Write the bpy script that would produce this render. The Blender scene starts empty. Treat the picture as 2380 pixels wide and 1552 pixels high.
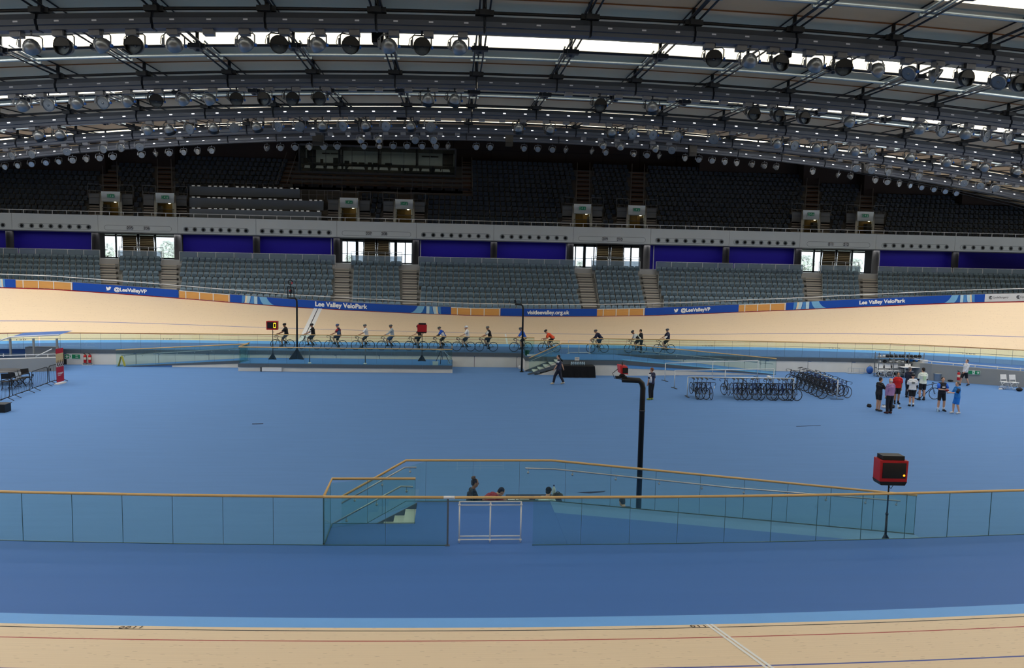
import bpy, bmesh, math, random
from math import sin, cos, tan, pi, radians, hypot, atan2, sqrt
from mathutils import Vector, Matrix
random.seed(7)
SC = bpy.context.scene
COL = SC.collection
# ------------------------------------------------------------------ camera and measuring helpers
FPX = 1815.0
YAW, PIT, ROL = radians(4.5), math.atan(173 / 1815), radians(1.2)
EYE = Vector((0, 0, 7.4))
_f0 = Vector((sin(YAW), cos(YAW), 0)); _r0 = Vector((cos(YAW), -sin(YAW), 0)); _z = Vector((0, 0, 1))
FW = _f0 * cos(PIT) - _z * sin(PIT); _u1 = _f0 * sin(PIT) + _z * cos(PIT)
RT = _r0 * cos(ROL) + _u1 * sin(ROL); UP = _u1 * cos(ROL) - _r0 * sin(ROL)
def ray(x, y): return FW + RT * ((x - 1190) / FPX) + UP * ((776 - y) / FPX)
def G(x, y, z=0.0):
    "survey point of the photograph on a level at height z"
    v = ray(x, y); return EYE + v * ((z - EYE.z) / v.z)
def W(x, y, Y):
    "survey point of the photograph on a cross wall at distance Y"
    v = ray(x, y); return EYE + v * (Y / v.y)
def PR(p):
    q = Vector(p) - EYE; w = q.dot(FW); return 1190 + FPX * q.dot(RT) / w, 776 - FPX * q.dot(UP) / w
cam = bpy.data.cameras.new('camera'); cam.sensor_width = 36; cam.sensor_fit = 'HORIZONTAL'
cam.lens = FPX / 2380 * 36; cam.clip_end = 600; cam.clip_start = .05
co = bpy.data.objects.new('camera', cam); COL.objects.link(co)
m = Matrix.Identity(4)
for i in range(3):
    m[i][0] = RT[i]; m[i][1] = UP[i]; m[i][2] = -FW[i]; m[i][3] = EYE[i]
co.matrix_world = m
SC.camera = co
SC.view_settings.view_transform = 'Standard'
SC.view_settings.look = 'None'
# ------------------------------------------------------------------ materials
def lin(c): return tuple(((v / 255) / 12.92 if v / 255 <= .04045 else ((v / 255 + .055) / 1.055) ** 2.4) for v in c) + (1,)
def mat(name, rgb, rough=.6, metal=0., var=.10, scale=6., stretch=(1, 1, 1), emit=0., spec=.4, bump=0.):
    m = bpy.data.materials.new(name); m.use_nodes = True
    nt = m.node_tree; N = nt.nodes; L = nt.links
    b = N['Principled BSDF']
    b.inputs['Roughness'].default_value = rough; b.inputs['Metallic'].default_value = metal
    b.inputs['Specular IOR Level'].default_value = spec
    tc = N.new('ShaderNodeTexCoord'); mp = N.new('ShaderNodeMapping'); mp.inputs['Scale'].default_value = stretch
    nz = N.new('ShaderNodeTexNoise'); nz.inputs['Scale'].default_value = scale; nz.inputs['Detail'].default_value = 3
    mx = N.new('ShaderNodeMix'); mx.data_type = 'RGBA'
    c = lin(rgb)
    mx.inputs['A'].default_value = tuple(v * (1 - var) for v in c[:3]) + (1,)
    mx.inputs['B'].default_value = tuple(min(1, v * (1 + var)) for v in c[:3]) + (1,)
    L.new(tc.outputs['Object'], mp.inputs['Vector']); L.new(mp.outputs['Vector'], nz.inputs['Vector'])
    L.new(nz.outputs['Fac'], mx.inputs['Factor']); L.new(mx.outputs['Result'], b.inputs['Base Color'])
    if emit: 
        L.new(mx.outputs['Result'], b.inputs['Emission Color']); b.inputs['Emission Strength'].default_value = emit
    if bump:
        bp = N.new('ShaderNodeBump'); bp.inputs['Strength'].default_value = bump; L.new(nz.outputs['Fac'], bp.inputs['Height']); L.new(bp.outputs['Normal'], b.inputs['Normal'])
    return m
def glassmat(name, tint, gloss=.05, rough=.02):
    m = bpy.data.materials.new(name); m.use_nodes = True
    nt = m.node_tree; N = nt.nodes; L = nt.links; N.remove(N['Principled BSDF'])
    t = N.new('ShaderNodeBsdfTransparent'); t.inputs['Color'].default_value = tint + (1,)
    g = N.new('ShaderNodeBsdfGlossy'); g.inputs['Roughness'].default_value = rough; g.inputs['Color'].default_value = (.8, .95, .95, 1)
    fr = N.new('ShaderNodeLayerWeight'); fr.inputs['Blend'].default_value = .25
    mt = N.new('ShaderNodeMath'); mt.operation = 'MULTIPLY_ADD'; mt.inputs[1].default_value = .25; mt.inputs[2].default_value = gloss
    mx = N.new('ShaderNodeMixShader'); L.new(fr.outputs['Fresnel'], mt.inputs[0]); L.new(mt.outputs[0], mx.inputs[0])
    L.new(t.outputs[0], mx.inputs[1]); L.new(g.outputs[0], mx.inputs[2]); L.new(mx.outputs[0], N['Material Output'].inputs['Surface'])
    return m
MT = {}
def K(name, *a, **k):
    if name not in MT: MT[name] = mat(name, *a, **k)
    return MT[name]
def C3(rgb, rough=.7): return K('paint_%d_%d_%d' % tuple(rgb), rgb, rough)
blue_floor = K('blue_rubber_floor', (92, 131, 184), .75, var=.07, scale=1.2, stretch=(.35, 3, 1), spec=.15)
apron_blue = K('blue_safety_zone', (68, 112, 180), .6, var=.06, scale=.8, stretch=(.12, 3, 1), spec=.2)
azure = K('azure_band', (112, 172, 240), .6, var=.04, scale=2)
concrete = K('pale_concrete', (218, 217, 212), .8, var=.10, scale=1.3, bump=.05)
conc_dark = K('grey_concrete', (142, 146, 148), .8, var=.12, scale=.8)
edge_grey = K('slate_edge_cladding', (86, 96, 106), .6, var=.06)
steel = K('brushed_steel', (172, 178, 182), .35, .7, var=.05)
white_paint = K('white_paint', (224, 226, 228), .5, var=.03)
black_paint = K('black_paint', (16, 16, 18), .45, var=.1)
dark_grey = K('dark_grey_metal', (52, 55, 60), .5, .3)
gantry_grey = K('gantry_grey_metal', (78, 84, 96), .55, .3, var=.06)
timber = K('handrail_timber', (206, 170, 112), .45, var=.1, scale=4, stretch=(.3, 8, 8))
glass_near = glassmat('teal_glass', (.90, .97, .93), .04)
glass_far = glassmat('green_tinted_glass', (.88, .96, .93), .03)
glass_edge = K('glass_edge_green', (58, 96, 104), .3, var=.05)
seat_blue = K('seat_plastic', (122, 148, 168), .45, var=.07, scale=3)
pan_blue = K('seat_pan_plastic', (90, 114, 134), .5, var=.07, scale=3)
# ------------------------------------------------------------------ mesh builder
class MB:
    def __init__(s): s.v = []; s.f = []; s.sm = []; s.uv = None
    def add(s, vs, fs, smooth=False):
        o = len(s.v); s.v += [tuple(v) for v in vs]; s.f += [tuple(i + o for i in f) for f in fs]; s.sm += [smooth] * len(fs); return s
    def box(s, x0, x1, y0, y1, z0, z1, M=None, b=0.):
        vs = [Vector((x, y, z)) for z in (z0, z1) for y in (y0, y1) for x in (x0, x1)]
        if M: vs = [M @ v for v in vs]
        return s.add(vs, [(0, 2, 3, 1), (4, 5, 7, 6), (0, 1, 5, 4), (2, 6, 7, 3), (0, 4, 6, 2), (1, 3, 7, 5)])
    def cbox(s, c, d, M=None): return s.box(c[0] - d[0] / 2, c[0] + d[0] / 2, c[1] - d[1] / 2, c[1] + d[1] / 2, c[2] - d[2] / 2, c[2] + d[2] / 2, M)
    def hexa(s, p):  # 8 points: bottom 4 (ccw), top 4
        return s.add(p, [(3, 2, 1, 0), (4, 5, 6, 7), (0, 1, 5, 4), (1, 2, 6, 5), (2, 3, 7, 6), (3, 0, 4, 7)])
    def quad(s, *p): return s.add(p, [tuple(range(len(p)))])
    def tube(s, pts, r, n=8, closed=False, cap=True):
        P = [Vector(p) for p in pts]; k = len(P); vs = []
        R = r if isinstance(r, (list, tuple)) else [r] * k
        up = None
        for i in range(k):
            a = P[i - 1] if (i > 0 or closed) else P[i]; c = P[(i + 1) % k] if (i < k - 1 or closed) else P[i]
            t = (c - a); t = t.normalized() if t.length > 1e-9 else Vector((0, 0, 1))
            if up is None:
                up = Vector((0, 0, 1)) if abs(t.z) < .9 else Vector((0, 1, 0))
            sd = t.cross(up)
            if sd.length < 1e-4: sd = t.cross(Vector((1, 0, 0)))
            sd.normalize(); u2 = sd.cross(t).normalized(); up = u2
            for j in range(n):
                A = 2 * pi * j / n; vs.append(P[i] + (sd * cos(A) + u2 * sin(A)) * R[i])
        fs = []
        for i in range(k if closed else k - 1):
            for j in range(n):
                a = i * n + j; b = i * n + (j + 1) % n; c = ((i + 1) % k) * n + (j + 1) % n; d = ((i + 1) % k) * n + j
                fs.append((a, b, c, d))
        if cap and not closed:
            fs.append(tuple(range(n))[::-1]); fs.append(tuple((k - 1) * n + j for j in range(n)))
        return s.add(vs, fs, n > 5)
    def bar(s, a, b, w, h=None):  # rectangular bar
        a = Vector(a); b = Vector(b); h = h or w; t = (b - a).normalized()
        up = Vector((0, 0, 1)) if abs(t.z) < .95 else Vector((0, 1, 0))
        sd = t.cross(up).normalized() * (w / 2); u = sd.cross(t).normalized() * (h / 2)
        return s.hexa([a - sd - u, a + sd - u, b + sd - u, b - sd - u, a - sd + u, a + sd + u, b + sd + u, b - sd + u])
    def lathe(s, prof, n=16, M=None, cap=True):  # prof: (r,z)
        vs = []; fs = []
        for r, z in prof:
            for j in range(n): vs.append(Vector((r * cos(2 * pi * j / n), r * sin(2 * pi * j / n), z)))
        for i in range(len(prof) - 1):
            for j in range(n): fs.append((i * n + j, i * n + (j + 1) % n, (i + 1) * n + (j + 1) % n, (i + 1) * n + j))
        if cap:
            fs.append(tuple(range(n))[::-1]); fs.append(tuple((len(prof) - 1) * n + j for j in range(n)))
        if M: vs = [M @ v for v in vs]
        return s.add(vs, fs, True)
    def ball(s, c, r, n=10, m=7):
        c = Vector(c); r = r if isinstance(r, (tuple, list)) else (r, r, r); vs = [c + Vector((0, 0, -r[2]))]; fs = []
        for i in range(1, m):
            p = -pi / 2 + pi * i / m
            for j in range(n): vs.append(c + Vector((r[0] * cos(p) * cos(2 * pi * j / n), r[1] * cos(p) * sin(2 * pi * j / n), r[2] * sin(p))))
        vs.append(c + Vector((0, 0, r[2]))); T = len(vs) - 1
        for j in range(n): fs.append((0, 1 + (j + 1) % n, 1 + j))
        for i in range(m - 2):
            for j in range(n): fs.append((1 + i * n + j, 1 + i * n + (j + 1) % n, 1 + (i + 1) * n + (j + 1) % n, 1 + (i + 1) * n + j))
        for j in range(n): fs.append((1 + (m - 2) * n + j, 1 + (m - 2) * n + (j + 1) % n, T))
        return s.add(vs, fs, True)
    def prism(s, poly, a, b, axis=1):  # 2D polygon extruded from a to b along axis
        def pt(p, h):
            q = [0, 0, 0]; o = [i for i in range(3) if i != axis]; q[o[0]] = p[0]; q[o[1]] = p[1]; q[axis] = h; return q
        n = len(poly); vs = [pt(p, a) for p in poly] + [pt(p, b) for p in poly]
        return s.add(vs, [tuple(range(n)), tuple(range(n, 2 * n))[::-1]] + [(i, (i + 1) % n, n + (i + 1) % n, n + i) for i in range(n)])
    def mesh(s, name, mtl=None):
        me = bpy.data.meshes.new(name); me.from_pydata(s.v, [], s.f)
        me.polygons.foreach_set('use_smooth', s.sm)
        if mtl: me.materials.append(mtl)
        bm = bmesh.new(); bm.from_mesh(me); bmesh.ops.recalc_face_normals(bm, faces=bm.faces); bm.to_mesh(me); bm.free()
        me.update(); return me
    def build(s, name, mtl=None, parent=None, loc=None, rot=None):
        o = bpy.data.objects.new(name, s.mesh(name, mtl)); COL.objects.link(o)
        if parent: o.parent = parent
        if loc is not None: o.location = loc
        if rot is not None: o.rotation_euler = rot
        return o
def tag(o, label=None, cat=None, group=None, kind=None):
    if label: o['label'] = label
    if cat: o['category'] = cat
    if group: o['group'] = group
    if kind: o['kind'] = kind
    return o
def struct(name, mb, mtl, parent=None):
    o = mb.build(name, mtl, parent)
    if not parent: o['kind'] = 'structure'
    return o
def thing(name, label, cat, loc=(0, 0, 0), rz=0., group=None):
    o = bpy.data.objects.new(name, None); COL.objects.link(o); o.location = loc; o.rotation_euler = (0, 0, rz); o.empty_display_size = .1
    return tag(o, label, cat, group)
def dup(o, parent=None, label=None, loc=None, rot=None):
    c = o.copy(); COL.objects.link(c); c.parent = parent
    if label: c['label'] = label
    if loc is not None: c.location = loc
    if rot is not None: c.rotation_euler = rot
    for ch in list(o.children): dup(ch, c)
    return c
def text(name, s, size, mtl, parent=None, M=None, bold=.0, ext=.002, align='CENTER', sx=1.0):
    cu = bpy.data.curves.new(name, 'FONT'); cu.body = s; cu.size = size; cu.extrude = ext; cu.offset = bold * size; cu.align_x = align; cu.align_y = 'CENTER'; cu.space_character = sx
    o = bpy.data.objects.new(name, cu); COL.objects.link(o)
    cu.materials.append(mtl)
    me = bpy.data.meshes.new_from_object(o); bpy.data.objects.remove(o); bpy.data.curves.remove(cu)
    if not me.materials: me.materials.append(mtl)
    o = bpy.data.objects.new(name, me); COL.objects.link(o)
    if parent: o.parent = parent
    if M is not None: o.matrix_local = M
    return o
def face_mat(c, right, up):
    "matrix whose x runs along right and y along up"
    r = Vector(right).normalized(); u = Vector(up); n = r.cross(u).normalized(); u = n.cross(r)
    M = Matrix.Identity(4)
    for i in range(3): M[i][0] = r[i]; M[i][1] = u[i]; M[i][2] = n[i]; M[i][3] = c[i]
    return M
ORD = ['first', 'second', 'third', 'fourth', 'fifth', 'sixth', 'seventh', 'eighth', 'ninth', 'tenth', 'eleventh', 'twelfth', 'thirteenth', 'fourteenth', 'fifteenth', 'sixteenth', 'seventeenth', 'eighteenth', 'nineteenth', 'twentieth'] + ['twenty-' + w for w in ('first', 'second', 'third', 'fourth', 'fifth', 'sixth', 'seventh', 'eighth', 'ninth')] + ['thirtieth'] + ['thirty-' + w for w in ('first', 'second', 'third', 'fourth', 'fifth', 'sixth', 'seventh', 'eighth', 'ninth')] + ['fortieth'] + ['forty-' + w for w in ('first', 'second', 'third', 'fourth', 'fifth', 'sixth', 'seventh', 'eighth', 'ninth')] + ['fiftieth']
# ================================================================== setting: floor, track, walls
XC, L1, TA, TB, YC = 2., 20., 30., 22.45, 35.28
def inner(t):
    s = 1 if t >= 0 else -1; a = abs(t)
    if a <= L1: return XC + t, YC + TB, 0., 1.
    th = (a - L1) / 27.; x = TA * sin(th); y = TB * cos(th)
    nx = x / TA ** 2; ny = y / TB ** 2; l = hypot(nx, ny)
    return XC + s * (L1 + x), YC + y, s * nx / l, ny / l
BANK = [(-60, 34), (-50, 31.9), (-40, 30.6), (-35, 30.2), (-30, 28.3), (-25, 24.3), (-20, 20.2), (-15, 17.4), (-10, 15.6), (-5, 14.2), (0, 13.3), (5, 13.3), (10, 14), (15, 15.4), (20, 17.7), (25, 21.2), (30, 25.7), (35, 30.6), (40, 34.6), (45, 37.5), (60, 42)]
def bank(t):
    for (a, u), (b, v) in zip(BANK, BANK[1:]):
        if t <= b:
            k = max(0, (t - a) / (b - a)); return radians(u + (v - u) * k)
    return radians(42)
TWID = 7.0
def tp(t, v, dz=0.):
    "far track point: v metres up the banking from the wooden inner edge"
    x, y, nx, ny = inner(t); b = bank(t)
    return Vector((x + nx * (v * cos(b)), y + ny * (v * cos(b)), 1.125 + v * sin(b) + dz))
def off(t, d, z):
    x, y, nx, ny = inner(t); return Vector((x + nx * d, y + ny * d, z))
# --- materials with painted lines
def trackmat():
    m = mat('pine_track_boards', (236, 214, 184), .5, var=.07, scale=1.5, stretch=(.25, 14, 1), spec=.25)
    nt = m.node_tree; N = nt.nodes; L = nt.links
    tc = [n for n in N if n.type == 'TEX_COORD'][0]; mp = [n for n in N if n.type == 'MAPPING'][0]
    L.new(tc.outputs['UV'], mp.inputs['Vector'])
    sep = N.new('ShaderNodeSeparateXYZ'); L.new(tc.outputs['UV'], sep.inputs[0])
    cur = [n for n in N if n.type == 'MIX'][0].outputs['Result']
    # knots
    mp2 = N.new('ShaderNodeMapping'); mp2.inputs['Scale'].default_value = (3.2, 16, 1); L.new(tc.outputs['UV'], mp2.inputs['Vector'])
    vo = N.new('ShaderNodeTexVoronoi'); vo.inputs['Scale'].default_value = 1; L.new(mp2.outputs[0], vo.inputs['Vector'])
    lt = N.new('ShaderNodeMath'); lt.operation = 'LESS_THAN'; lt.inputs[1].default_value = .13; L.new(vo.outputs['Distance'], lt.inputs[0])
    k2 = N.new('ShaderNodeMath'); k2.operation = 'MULTIPLY'; k2.inputs[1].default_value = .45; L.new(lt.outputs[0], k2.inputs[0])
    mx = N.new('ShaderNodeMix'); mx.data_type = 'RGBA'; L.new(k2.outputs[0], mx.inputs['Factor']); L.new(cur, mx.inputs['A']); mx.inputs['B'].default_value = lin((120, 90, 60)); cur = mx.outputs['Result']
    # board seams
    wv = N.new('ShaderNodeMath'); wv.operation = 'MULTIPLY'; wv.inputs[1].default_value = 9.; L.new(sep.outputs['Y'], wv.inputs[0])
    fr = N.new('ShaderNodeMath'); fr.operation = 'FRACT'; L.new(wv.outputs[0], fr.inputs[0])
    l3 = N.new('ShaderNodeMath'); l3.operation = 'LESS_THAN'; l3.inputs[1].default_value = .08; L.new(fr.outputs[0], l3.inputs[0])
    k3 = N.new('ShaderNodeMath'); k3.operation = 'MULTIPLY'; k3.inputs[1].default_value = .12; L.new(l3.outputs[0], k3.inputs[0])
    mx = N.new('ShaderNodeMix'); mx.data_type = 'RGBA'; L.new(k3.outputs[0], mx.inputs['Factor']); L.new(cur, mx.inputs['A']); mx.inputs['B'].default_value = lin((150, 120, 80)); cur = mx.outputs['Result']
    for lo, hi, c in ((.19, .24, (52, 46, 42)), (.85, .90, (176, 62, 58)), (2.46, 2.52, (78, 92, 170)), (6.86, 7.1, (150, 26, 36))):
        a = N.new('ShaderNodeMath'); a.operation = 'GREATER_THAN'; a.inputs[1].default_value = lo; L.new(sep.outputs['Y'], a.inputs[0])
        b = N.new('ShaderNodeMath'); b.operation = 'LESS_THAN'; b.inputs[1].default_value = hi; L.new(sep.outputs['Y'], b.inputs[0])
        c2 = N.new('ShaderNodeMath'); c2.operation = 'MULTIPLY'; L.new(a.outputs[0], c2.inputs[0]); L.new(b.outputs[0], c2.inputs[1])
        mx = N.new('ShaderNodeMix'); mx.data_type = 'RGBA'; L.new(c2.outputs[0], mx.inputs['Factor']); L.new(cur, mx.inputs['A']); mx.inputs['B'].default_value = lin(c); cur = mx.outputs['Result']
    L.new(cur, N['Principled BSDF'].inputs['Base Color'])
    return m
trackwood = trackmat()
def strip_obj(name, rows, mtl, uvs):
    n = len(rows[0]); mb = MB()
    vs = [p for r in rows for p in r]
    mb.add(vs, [(i * n + j, i * n + j + 1, (i + 1) * n + j + 1, (i + 1) * n + j) for i in range(len(rows) - 1) for j in range(n - 1)], True)
    o = struct(name, mb, mtl)
    ul = o.data.uv_layers.new(name='UVMap'); flat = [u for r in uvs for u in r]
    for lp in o.data.loops: ul.data[lp.index].uv = flat[lp.vertex_index]
    return o
TS = [i * .5 for i in range(-110, 121)]
VS = [0, .5, 1, 2, 3.5, 5, 6, 7]
ln = 0; arc = []
pv = None
for t in TS:
    p = tp(t, 2); ln += (p - pv).length if pv else 0; pv = p; arc.append(ln)
strip_obj('cycling_track', [[tp(t, v) for v in VS] for t in TS], trackwood, [[(a, v) for v in VS] for a in arc])
strip_obj('azure_band', [[off(t, -.63, 1.0), tp(t, 0)] for t in TS], azure, [[(a, 0), (a, 1)] for a in arc])
# near home straight: mirrored, gently surveyed edge
def near_edge(x): return 13.42 + .0042 * (x - 3) ** 2
NX = [i * .5 for i in range(-50, 56)]
def ntp(x, v): return Vector((x, near_edge(x) - .63 - v * cos(radians(13)), 1.125 + v * sin(radians(13))))
strip_obj('cycling_track', [[ntp(x, v) for v in VS] for x in NX], trackwood, [[(x, v) for v in VS] for x in NX])
strip_obj('azure_band', [[Vector((x, near_edge(x), 1.0)), ntp(x, 0)] for x in NX], azure, [[(x, 0), (x, 1)] for x in NX])
# near safety zone slab
def bar_y(x): return 16.98 + .0035 * (x - 2.5) ** 2
mb = MB()
for a, b in zip(NX, NX[1:]):
    mb.hexa([(a, near_edge(a), 0), (b, near_edge(b), 0), (b, bar_y(b) + .04, 0), (a, bar_y(a) + .04, 0), (a, near_edge(a), 1.0), (b, near_edge(b), 1.0), (b, bar_y(b) + .04, 1.0), (a, bar_y(a) + .04, 1.0)])
struct('floor_safety_zone', mb, apron_blue)
# infield floor
mb = MB(); mb.quad((-62, 13.6, 0), (64, 13.6, 0), (64, 60, 0), (-62, 60, 0)); struct('floor', mb, blue_floor)
# far safety zone slab: follows the track, straight retaining wall in front
def wall_y(x):
    x = max(-32, min(33, x)); return 53.2 - .0011 * (x - 1) ** 2
apron_far = K('blue_far_safety_zone', (84, 118, 172), .65, var=.05, scale=.7, stretch=(.15, 3, 1), spec=.2)
mb = MB(); rows = []
TF = [t for t in TS if -36 <= t <= 52]
for t in TF:
    p = off(t, -.63, 1.0)
    w_ = max(0., min(1., (p.x - 30) / 5.)); w_ = w_ * w_ * (3 - 2 * w_)
    rows.append((Vector((p.x, wall_y(p.x), 1.0)).lerp(off(t, -4.4, 1.0), w_), p))
for (a, b), (c, d) in zip(rows, rows[1:]): mb.hexa([a - _z * .3, c - _z * .3, d - _z * .3, b - _z * .3, a, c, d, b])
struct('floor_safety_zone', mb, apron_far)
# far retaining wall in cast panels with slate cladding band on top
joints = [-24.9, -20.6, -19.2, -16, -13.5, -10.6, -7.7, -4.8, -1.9, -.55, 1.63, 4.55, 7.5, 10.4, 13.3, 16.2, 19.1, 22.0, 25, 28.1, 31.4]
wall = None
wj = [(G(x, 843 + (x / 60), 0).x) for x in (150,)]
mb = MB()
for a, b in zip(joints, joints[1:]):
    mb.hexa([(a + .015, wall_y(a), 0), (b - .015, wall_y(b), 0), (b - .015, 53.6, 0), (a + .015, 53.6, 0), (a + .015, wall_y(a), .74), (b - .015, wall_y(b), .74), (b - .015, 53.6, .74), (a + .015, 53.6, .74)])
wall = struct('wall_infield', mb, concrete)
mb = MB()
for a, b in zip([-27] + joints, joints):
    mb.hexa([(a, wall_y(a) + .04, 0), (b, wall_y(b) + .04, 0), (b, 53.5, 0), (a, 53.5, 0), (a, wall_y(a) + .04, .74), (b, wall_y(b) + .04, .74), (b, 53.5, .74), (a, 53.5, .74)])
struct('wall_infield_backing', mb, K('dark_joint', (60, 62, 64), .9))
mb = MB()
for i in range(-27, 32):
    a, b = i, i + 1
    mb.hexa([(a + .005, wall_y(a) - .04, .74), (b - .005, wall_y(b) - .04, .74), (b - .005, 53.6, .74), (a + .005, 53.6, .74), (a + .005, wall_y(a) - .04, .997), (b - .005, wall_y(b) - .04, .997), (b - .005, 53.6, .997), (a + .005, 53.6, .997)])
struct('trim_wall_cladding', mb, edge_grey)
# ------------------------------------------------------------------ lower tier of the far stand
NR = 9
def row_y(r): return 67.0 + .8 * r
def row_z(r): return 2.78 + .43 * r
CY, CZ = 74.2, 6.72          # concourse front and level
step_conc = K('terrace_concrete', (150, 152, 152), .85, var=.1)
mb = MB()
for r in range(-3, NR): mb.box(-62, 75, row_y(r), 86 if r == NR - 1 else 76, row_z(r) - .6, row_z(r))
struct('floor_lower_terrace', mb, step_conc)
mb = MB(); mb.box(-62, 75, CY, 86, CZ - .7, CZ); struct('floor_concourse', mb, K('concourse_floor', (196, 200, 206), .35, var=.04))
AT = [(233, 272), (377.5, 415), (779, 814), (935, 970), (1339, 1373), (1489, 1523), (1868, 1905), (2000, 2038)]
AB = [(241, 283), (377.5, 415.5), (777.5, 814.5), (935, 971), (1354, 1389), (1505, 1537), (1876, 1913), (2002, 2038)]
AISLE = []
for (a, b), (c, d) in zip(AT, AB):
    ty = 610 + (a - 1190) * .021; by = 700 + (a - 1190) * .004
    zt = 6.5; 
    AISLE.append((W(a, ty, 74).x, W(b, ty, 74).x, W(c, by, 68).x, W(d, by, 68).x))
def aisle(i, y):
    a = AISLE[i]; k = (74 - y) / 6.; return a[0] + (a[2] - a[0]) * k, a[1] + (a[3] - a[1]) * k
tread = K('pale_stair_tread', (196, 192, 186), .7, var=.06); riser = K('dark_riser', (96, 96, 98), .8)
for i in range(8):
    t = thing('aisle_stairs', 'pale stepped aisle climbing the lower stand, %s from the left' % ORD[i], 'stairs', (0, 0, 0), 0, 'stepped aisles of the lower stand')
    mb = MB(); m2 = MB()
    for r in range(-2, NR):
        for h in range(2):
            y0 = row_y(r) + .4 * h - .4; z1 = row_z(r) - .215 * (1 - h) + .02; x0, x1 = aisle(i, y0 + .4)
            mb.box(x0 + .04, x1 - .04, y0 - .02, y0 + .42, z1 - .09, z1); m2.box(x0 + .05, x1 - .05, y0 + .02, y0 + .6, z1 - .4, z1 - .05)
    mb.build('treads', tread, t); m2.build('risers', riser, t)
# ------------------------------------------------------------------ balcony front (fascia) and soffit
fasc = K('balcony_front_panel', (196, 202, 204), .6, var=.06, scale=.7)
FY = 74.0
fj = [0 - 60] + [108, 228, 413, 778, 795 - 12, 968, 1144, 1332, 1513, 1696, 1860, 2037, 2222] 
fx = sorted(set([-50.] + [round(W(p, 530, FY).x, 2) for p in (28, 228, 413, 595, 783, 968, 1148, 1333, 1513, 1696, 1861, 2038, 2222)] + [64.]))
bal = thing('balcony_front', 'long pale grey balcony front with air nozzles and block numbers', 'balcony')
bal['kind'] = 'structure'
mb = MB()
for a, b in zip(fx, fx[1:]):
    mb.box(a + .012, b - .012, FY, FY + .35, 9.15, 10.62)
mb.build('front_panel', fasc, bal)
mb = MB(); mb.box(fx[0], fx[-1], FY + .03, FY + .34, 9.2, 10.6); mb.build('joint_backing', dark_grey, bal)
noz = [(-1, [7]), (0, [51, 74, 96, 118.5, 140, 162, 184, 206]), (1, [433, 453, 473, 493, 513, 533, 553, 572]), (1, [610, 632, 654, 676, 698, 720, 742, 764]), (2, [985, 1007, 1028, 1049, 1070, 1091, 1112, 1133]), (2, [1168, 1189, 1210, 1231, 1252, 1273, 1294, 1314]), (3, [1530, 1551, 1572, 1593, 1614, 1635, 1655, 1677]), (3, [1713, 1731, 1750, 1769, 1788, 1807, 1825, 1844]), (4, [2057, 2077, 2098, 2118, 2139, 2159, 2180, 2200]), (4, [2241, 2262, 2284, 2305, 2327, 2349, 2371])]
nozm = K('nozzle_ring', (120, 126, 130), .5, .4); nozd = K('nozzle_hole', (14, 15, 17), .9)
ring = MB()
ring.lathe([(.20, 0), (.20, .05), (.13, .06), (.12, .015)], 14, Matrix.Rotation(radians(90), 4, 'X'), cap=False)
hole = MB(); hole.lathe([(.001, .02), (.13, .02), (.13, .03), (.001, .03)], 12, Matrix.Rotation(radians(90), 4, 'X'), cap=False)
rm = ring.mesh('air_nozzle', nozm); hm = hole.mesh('nozzle_hole', nozd)
for _, xs in noz:
    x0 = W(xs[0], 545, FY).x
    for p in xs:
        yy = 526 + (p - 0) * .0232
        q = W(p, 0, FY); q = W(p, 524.5 + p * .0232, FY)
        o = bpy.data.objects.new('air_nozzle', rm); COL.objects.link(o); o.parent = bal; o.location = (q.x, FY, 9.52)
        h = bpy.data.objects.new('nozzle_hole', hm); COL.objects.link(h); h.parent = o
def pill(x0, x1, z0, z1, Y, w=.02, n=6):
    r = (z1 - z0) / 2; pts = []
    for k in range(n + 1):
        a = -pi / 2 + pi * k / n; pts.append((x1 - r + r * cos(a), Y, (z0 + z1) / 2 + r * sin(a)))
    for k in range(n + 1):
        a = pi / 2 + pi * k / n; pts.append((x0 + r + r * cos(a), Y, (z0 + z1) / 2 + r * sin(a)))
    return pts
groove = K('panel_groove', (104, 110, 116), .7)
mb = MB()
for a, b in [(43, 212), (243, 399), (426, 578), (604, 771), (795, 955), (979, 1140), (1162, 1320), (1345, 1501), (1524, 1683), (1706, 1850), (1877, 2024), (2051, 2206), (2234, 2400)]:
    xa = W(a, 540, FY).x; xb = W(b, 540, FY).x
    mb.tube(pill(xa, xb, 9.30, 9.74, FY - .004), .012, 4, closed=True)
mb.build('recess_outline', groove, bal)
disc = K('number_disc', (188, 192, 196), .6); num_dark = K('number_dark', (52, 56, 62), .6)
for s, p in (('205', 302), ('206', 341), ('207', 857), ('208', 893), ('209', 1406), ('210', 1440), ('211', 1931), ('212', 1966)):
    q = W(p, 527 + p * .0225, FY)
    d = MB(); d.lathe([(.001, 0), (.26, 0), (.26, .012), (.001, .012)], 20, Matrix.Scale(1.25, 4, (1, 0, 0)) @ Matrix.Rotation(radians(90), 4, 'X'), cap=False)
    o = d.build('block_number', disc, bal, (q.x, FY, 9.52))
    text('number', s, .36, num_dark, o, face_mat((0, -.02, 0), (1, 0, 0), (0, 0, 1)), .012)
# soffit / upper slab
mb = MB(); mb.box(-50, 64, FY + .3, 88, 9.15, 9.5); struct('ceiling_concourse', mb, K('soffit', (150, 152, 156), .8))
# rail on top of the balcony front
t = thing('balcony_rail', 'thin steel rail along the top of the balcony front', 'railing')
mb = MB(); mb.tube([(-50, FY + .1, 10.95), (64, FY + .1, 10.95)], .03, 6); mb.build('top_rail', white_paint, t)
pm = MB(); pm.box(-.02, .02, -.02, .02, 0, .35); pm = pm.mesh('post', white_paint)
for i in range(-34, 47):
    o = bpy.data.objects.new('post', pm); COL.objects.link(o); o.parent = t; o.location = (i * 1.24, FY + .1, 10.6)
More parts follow.
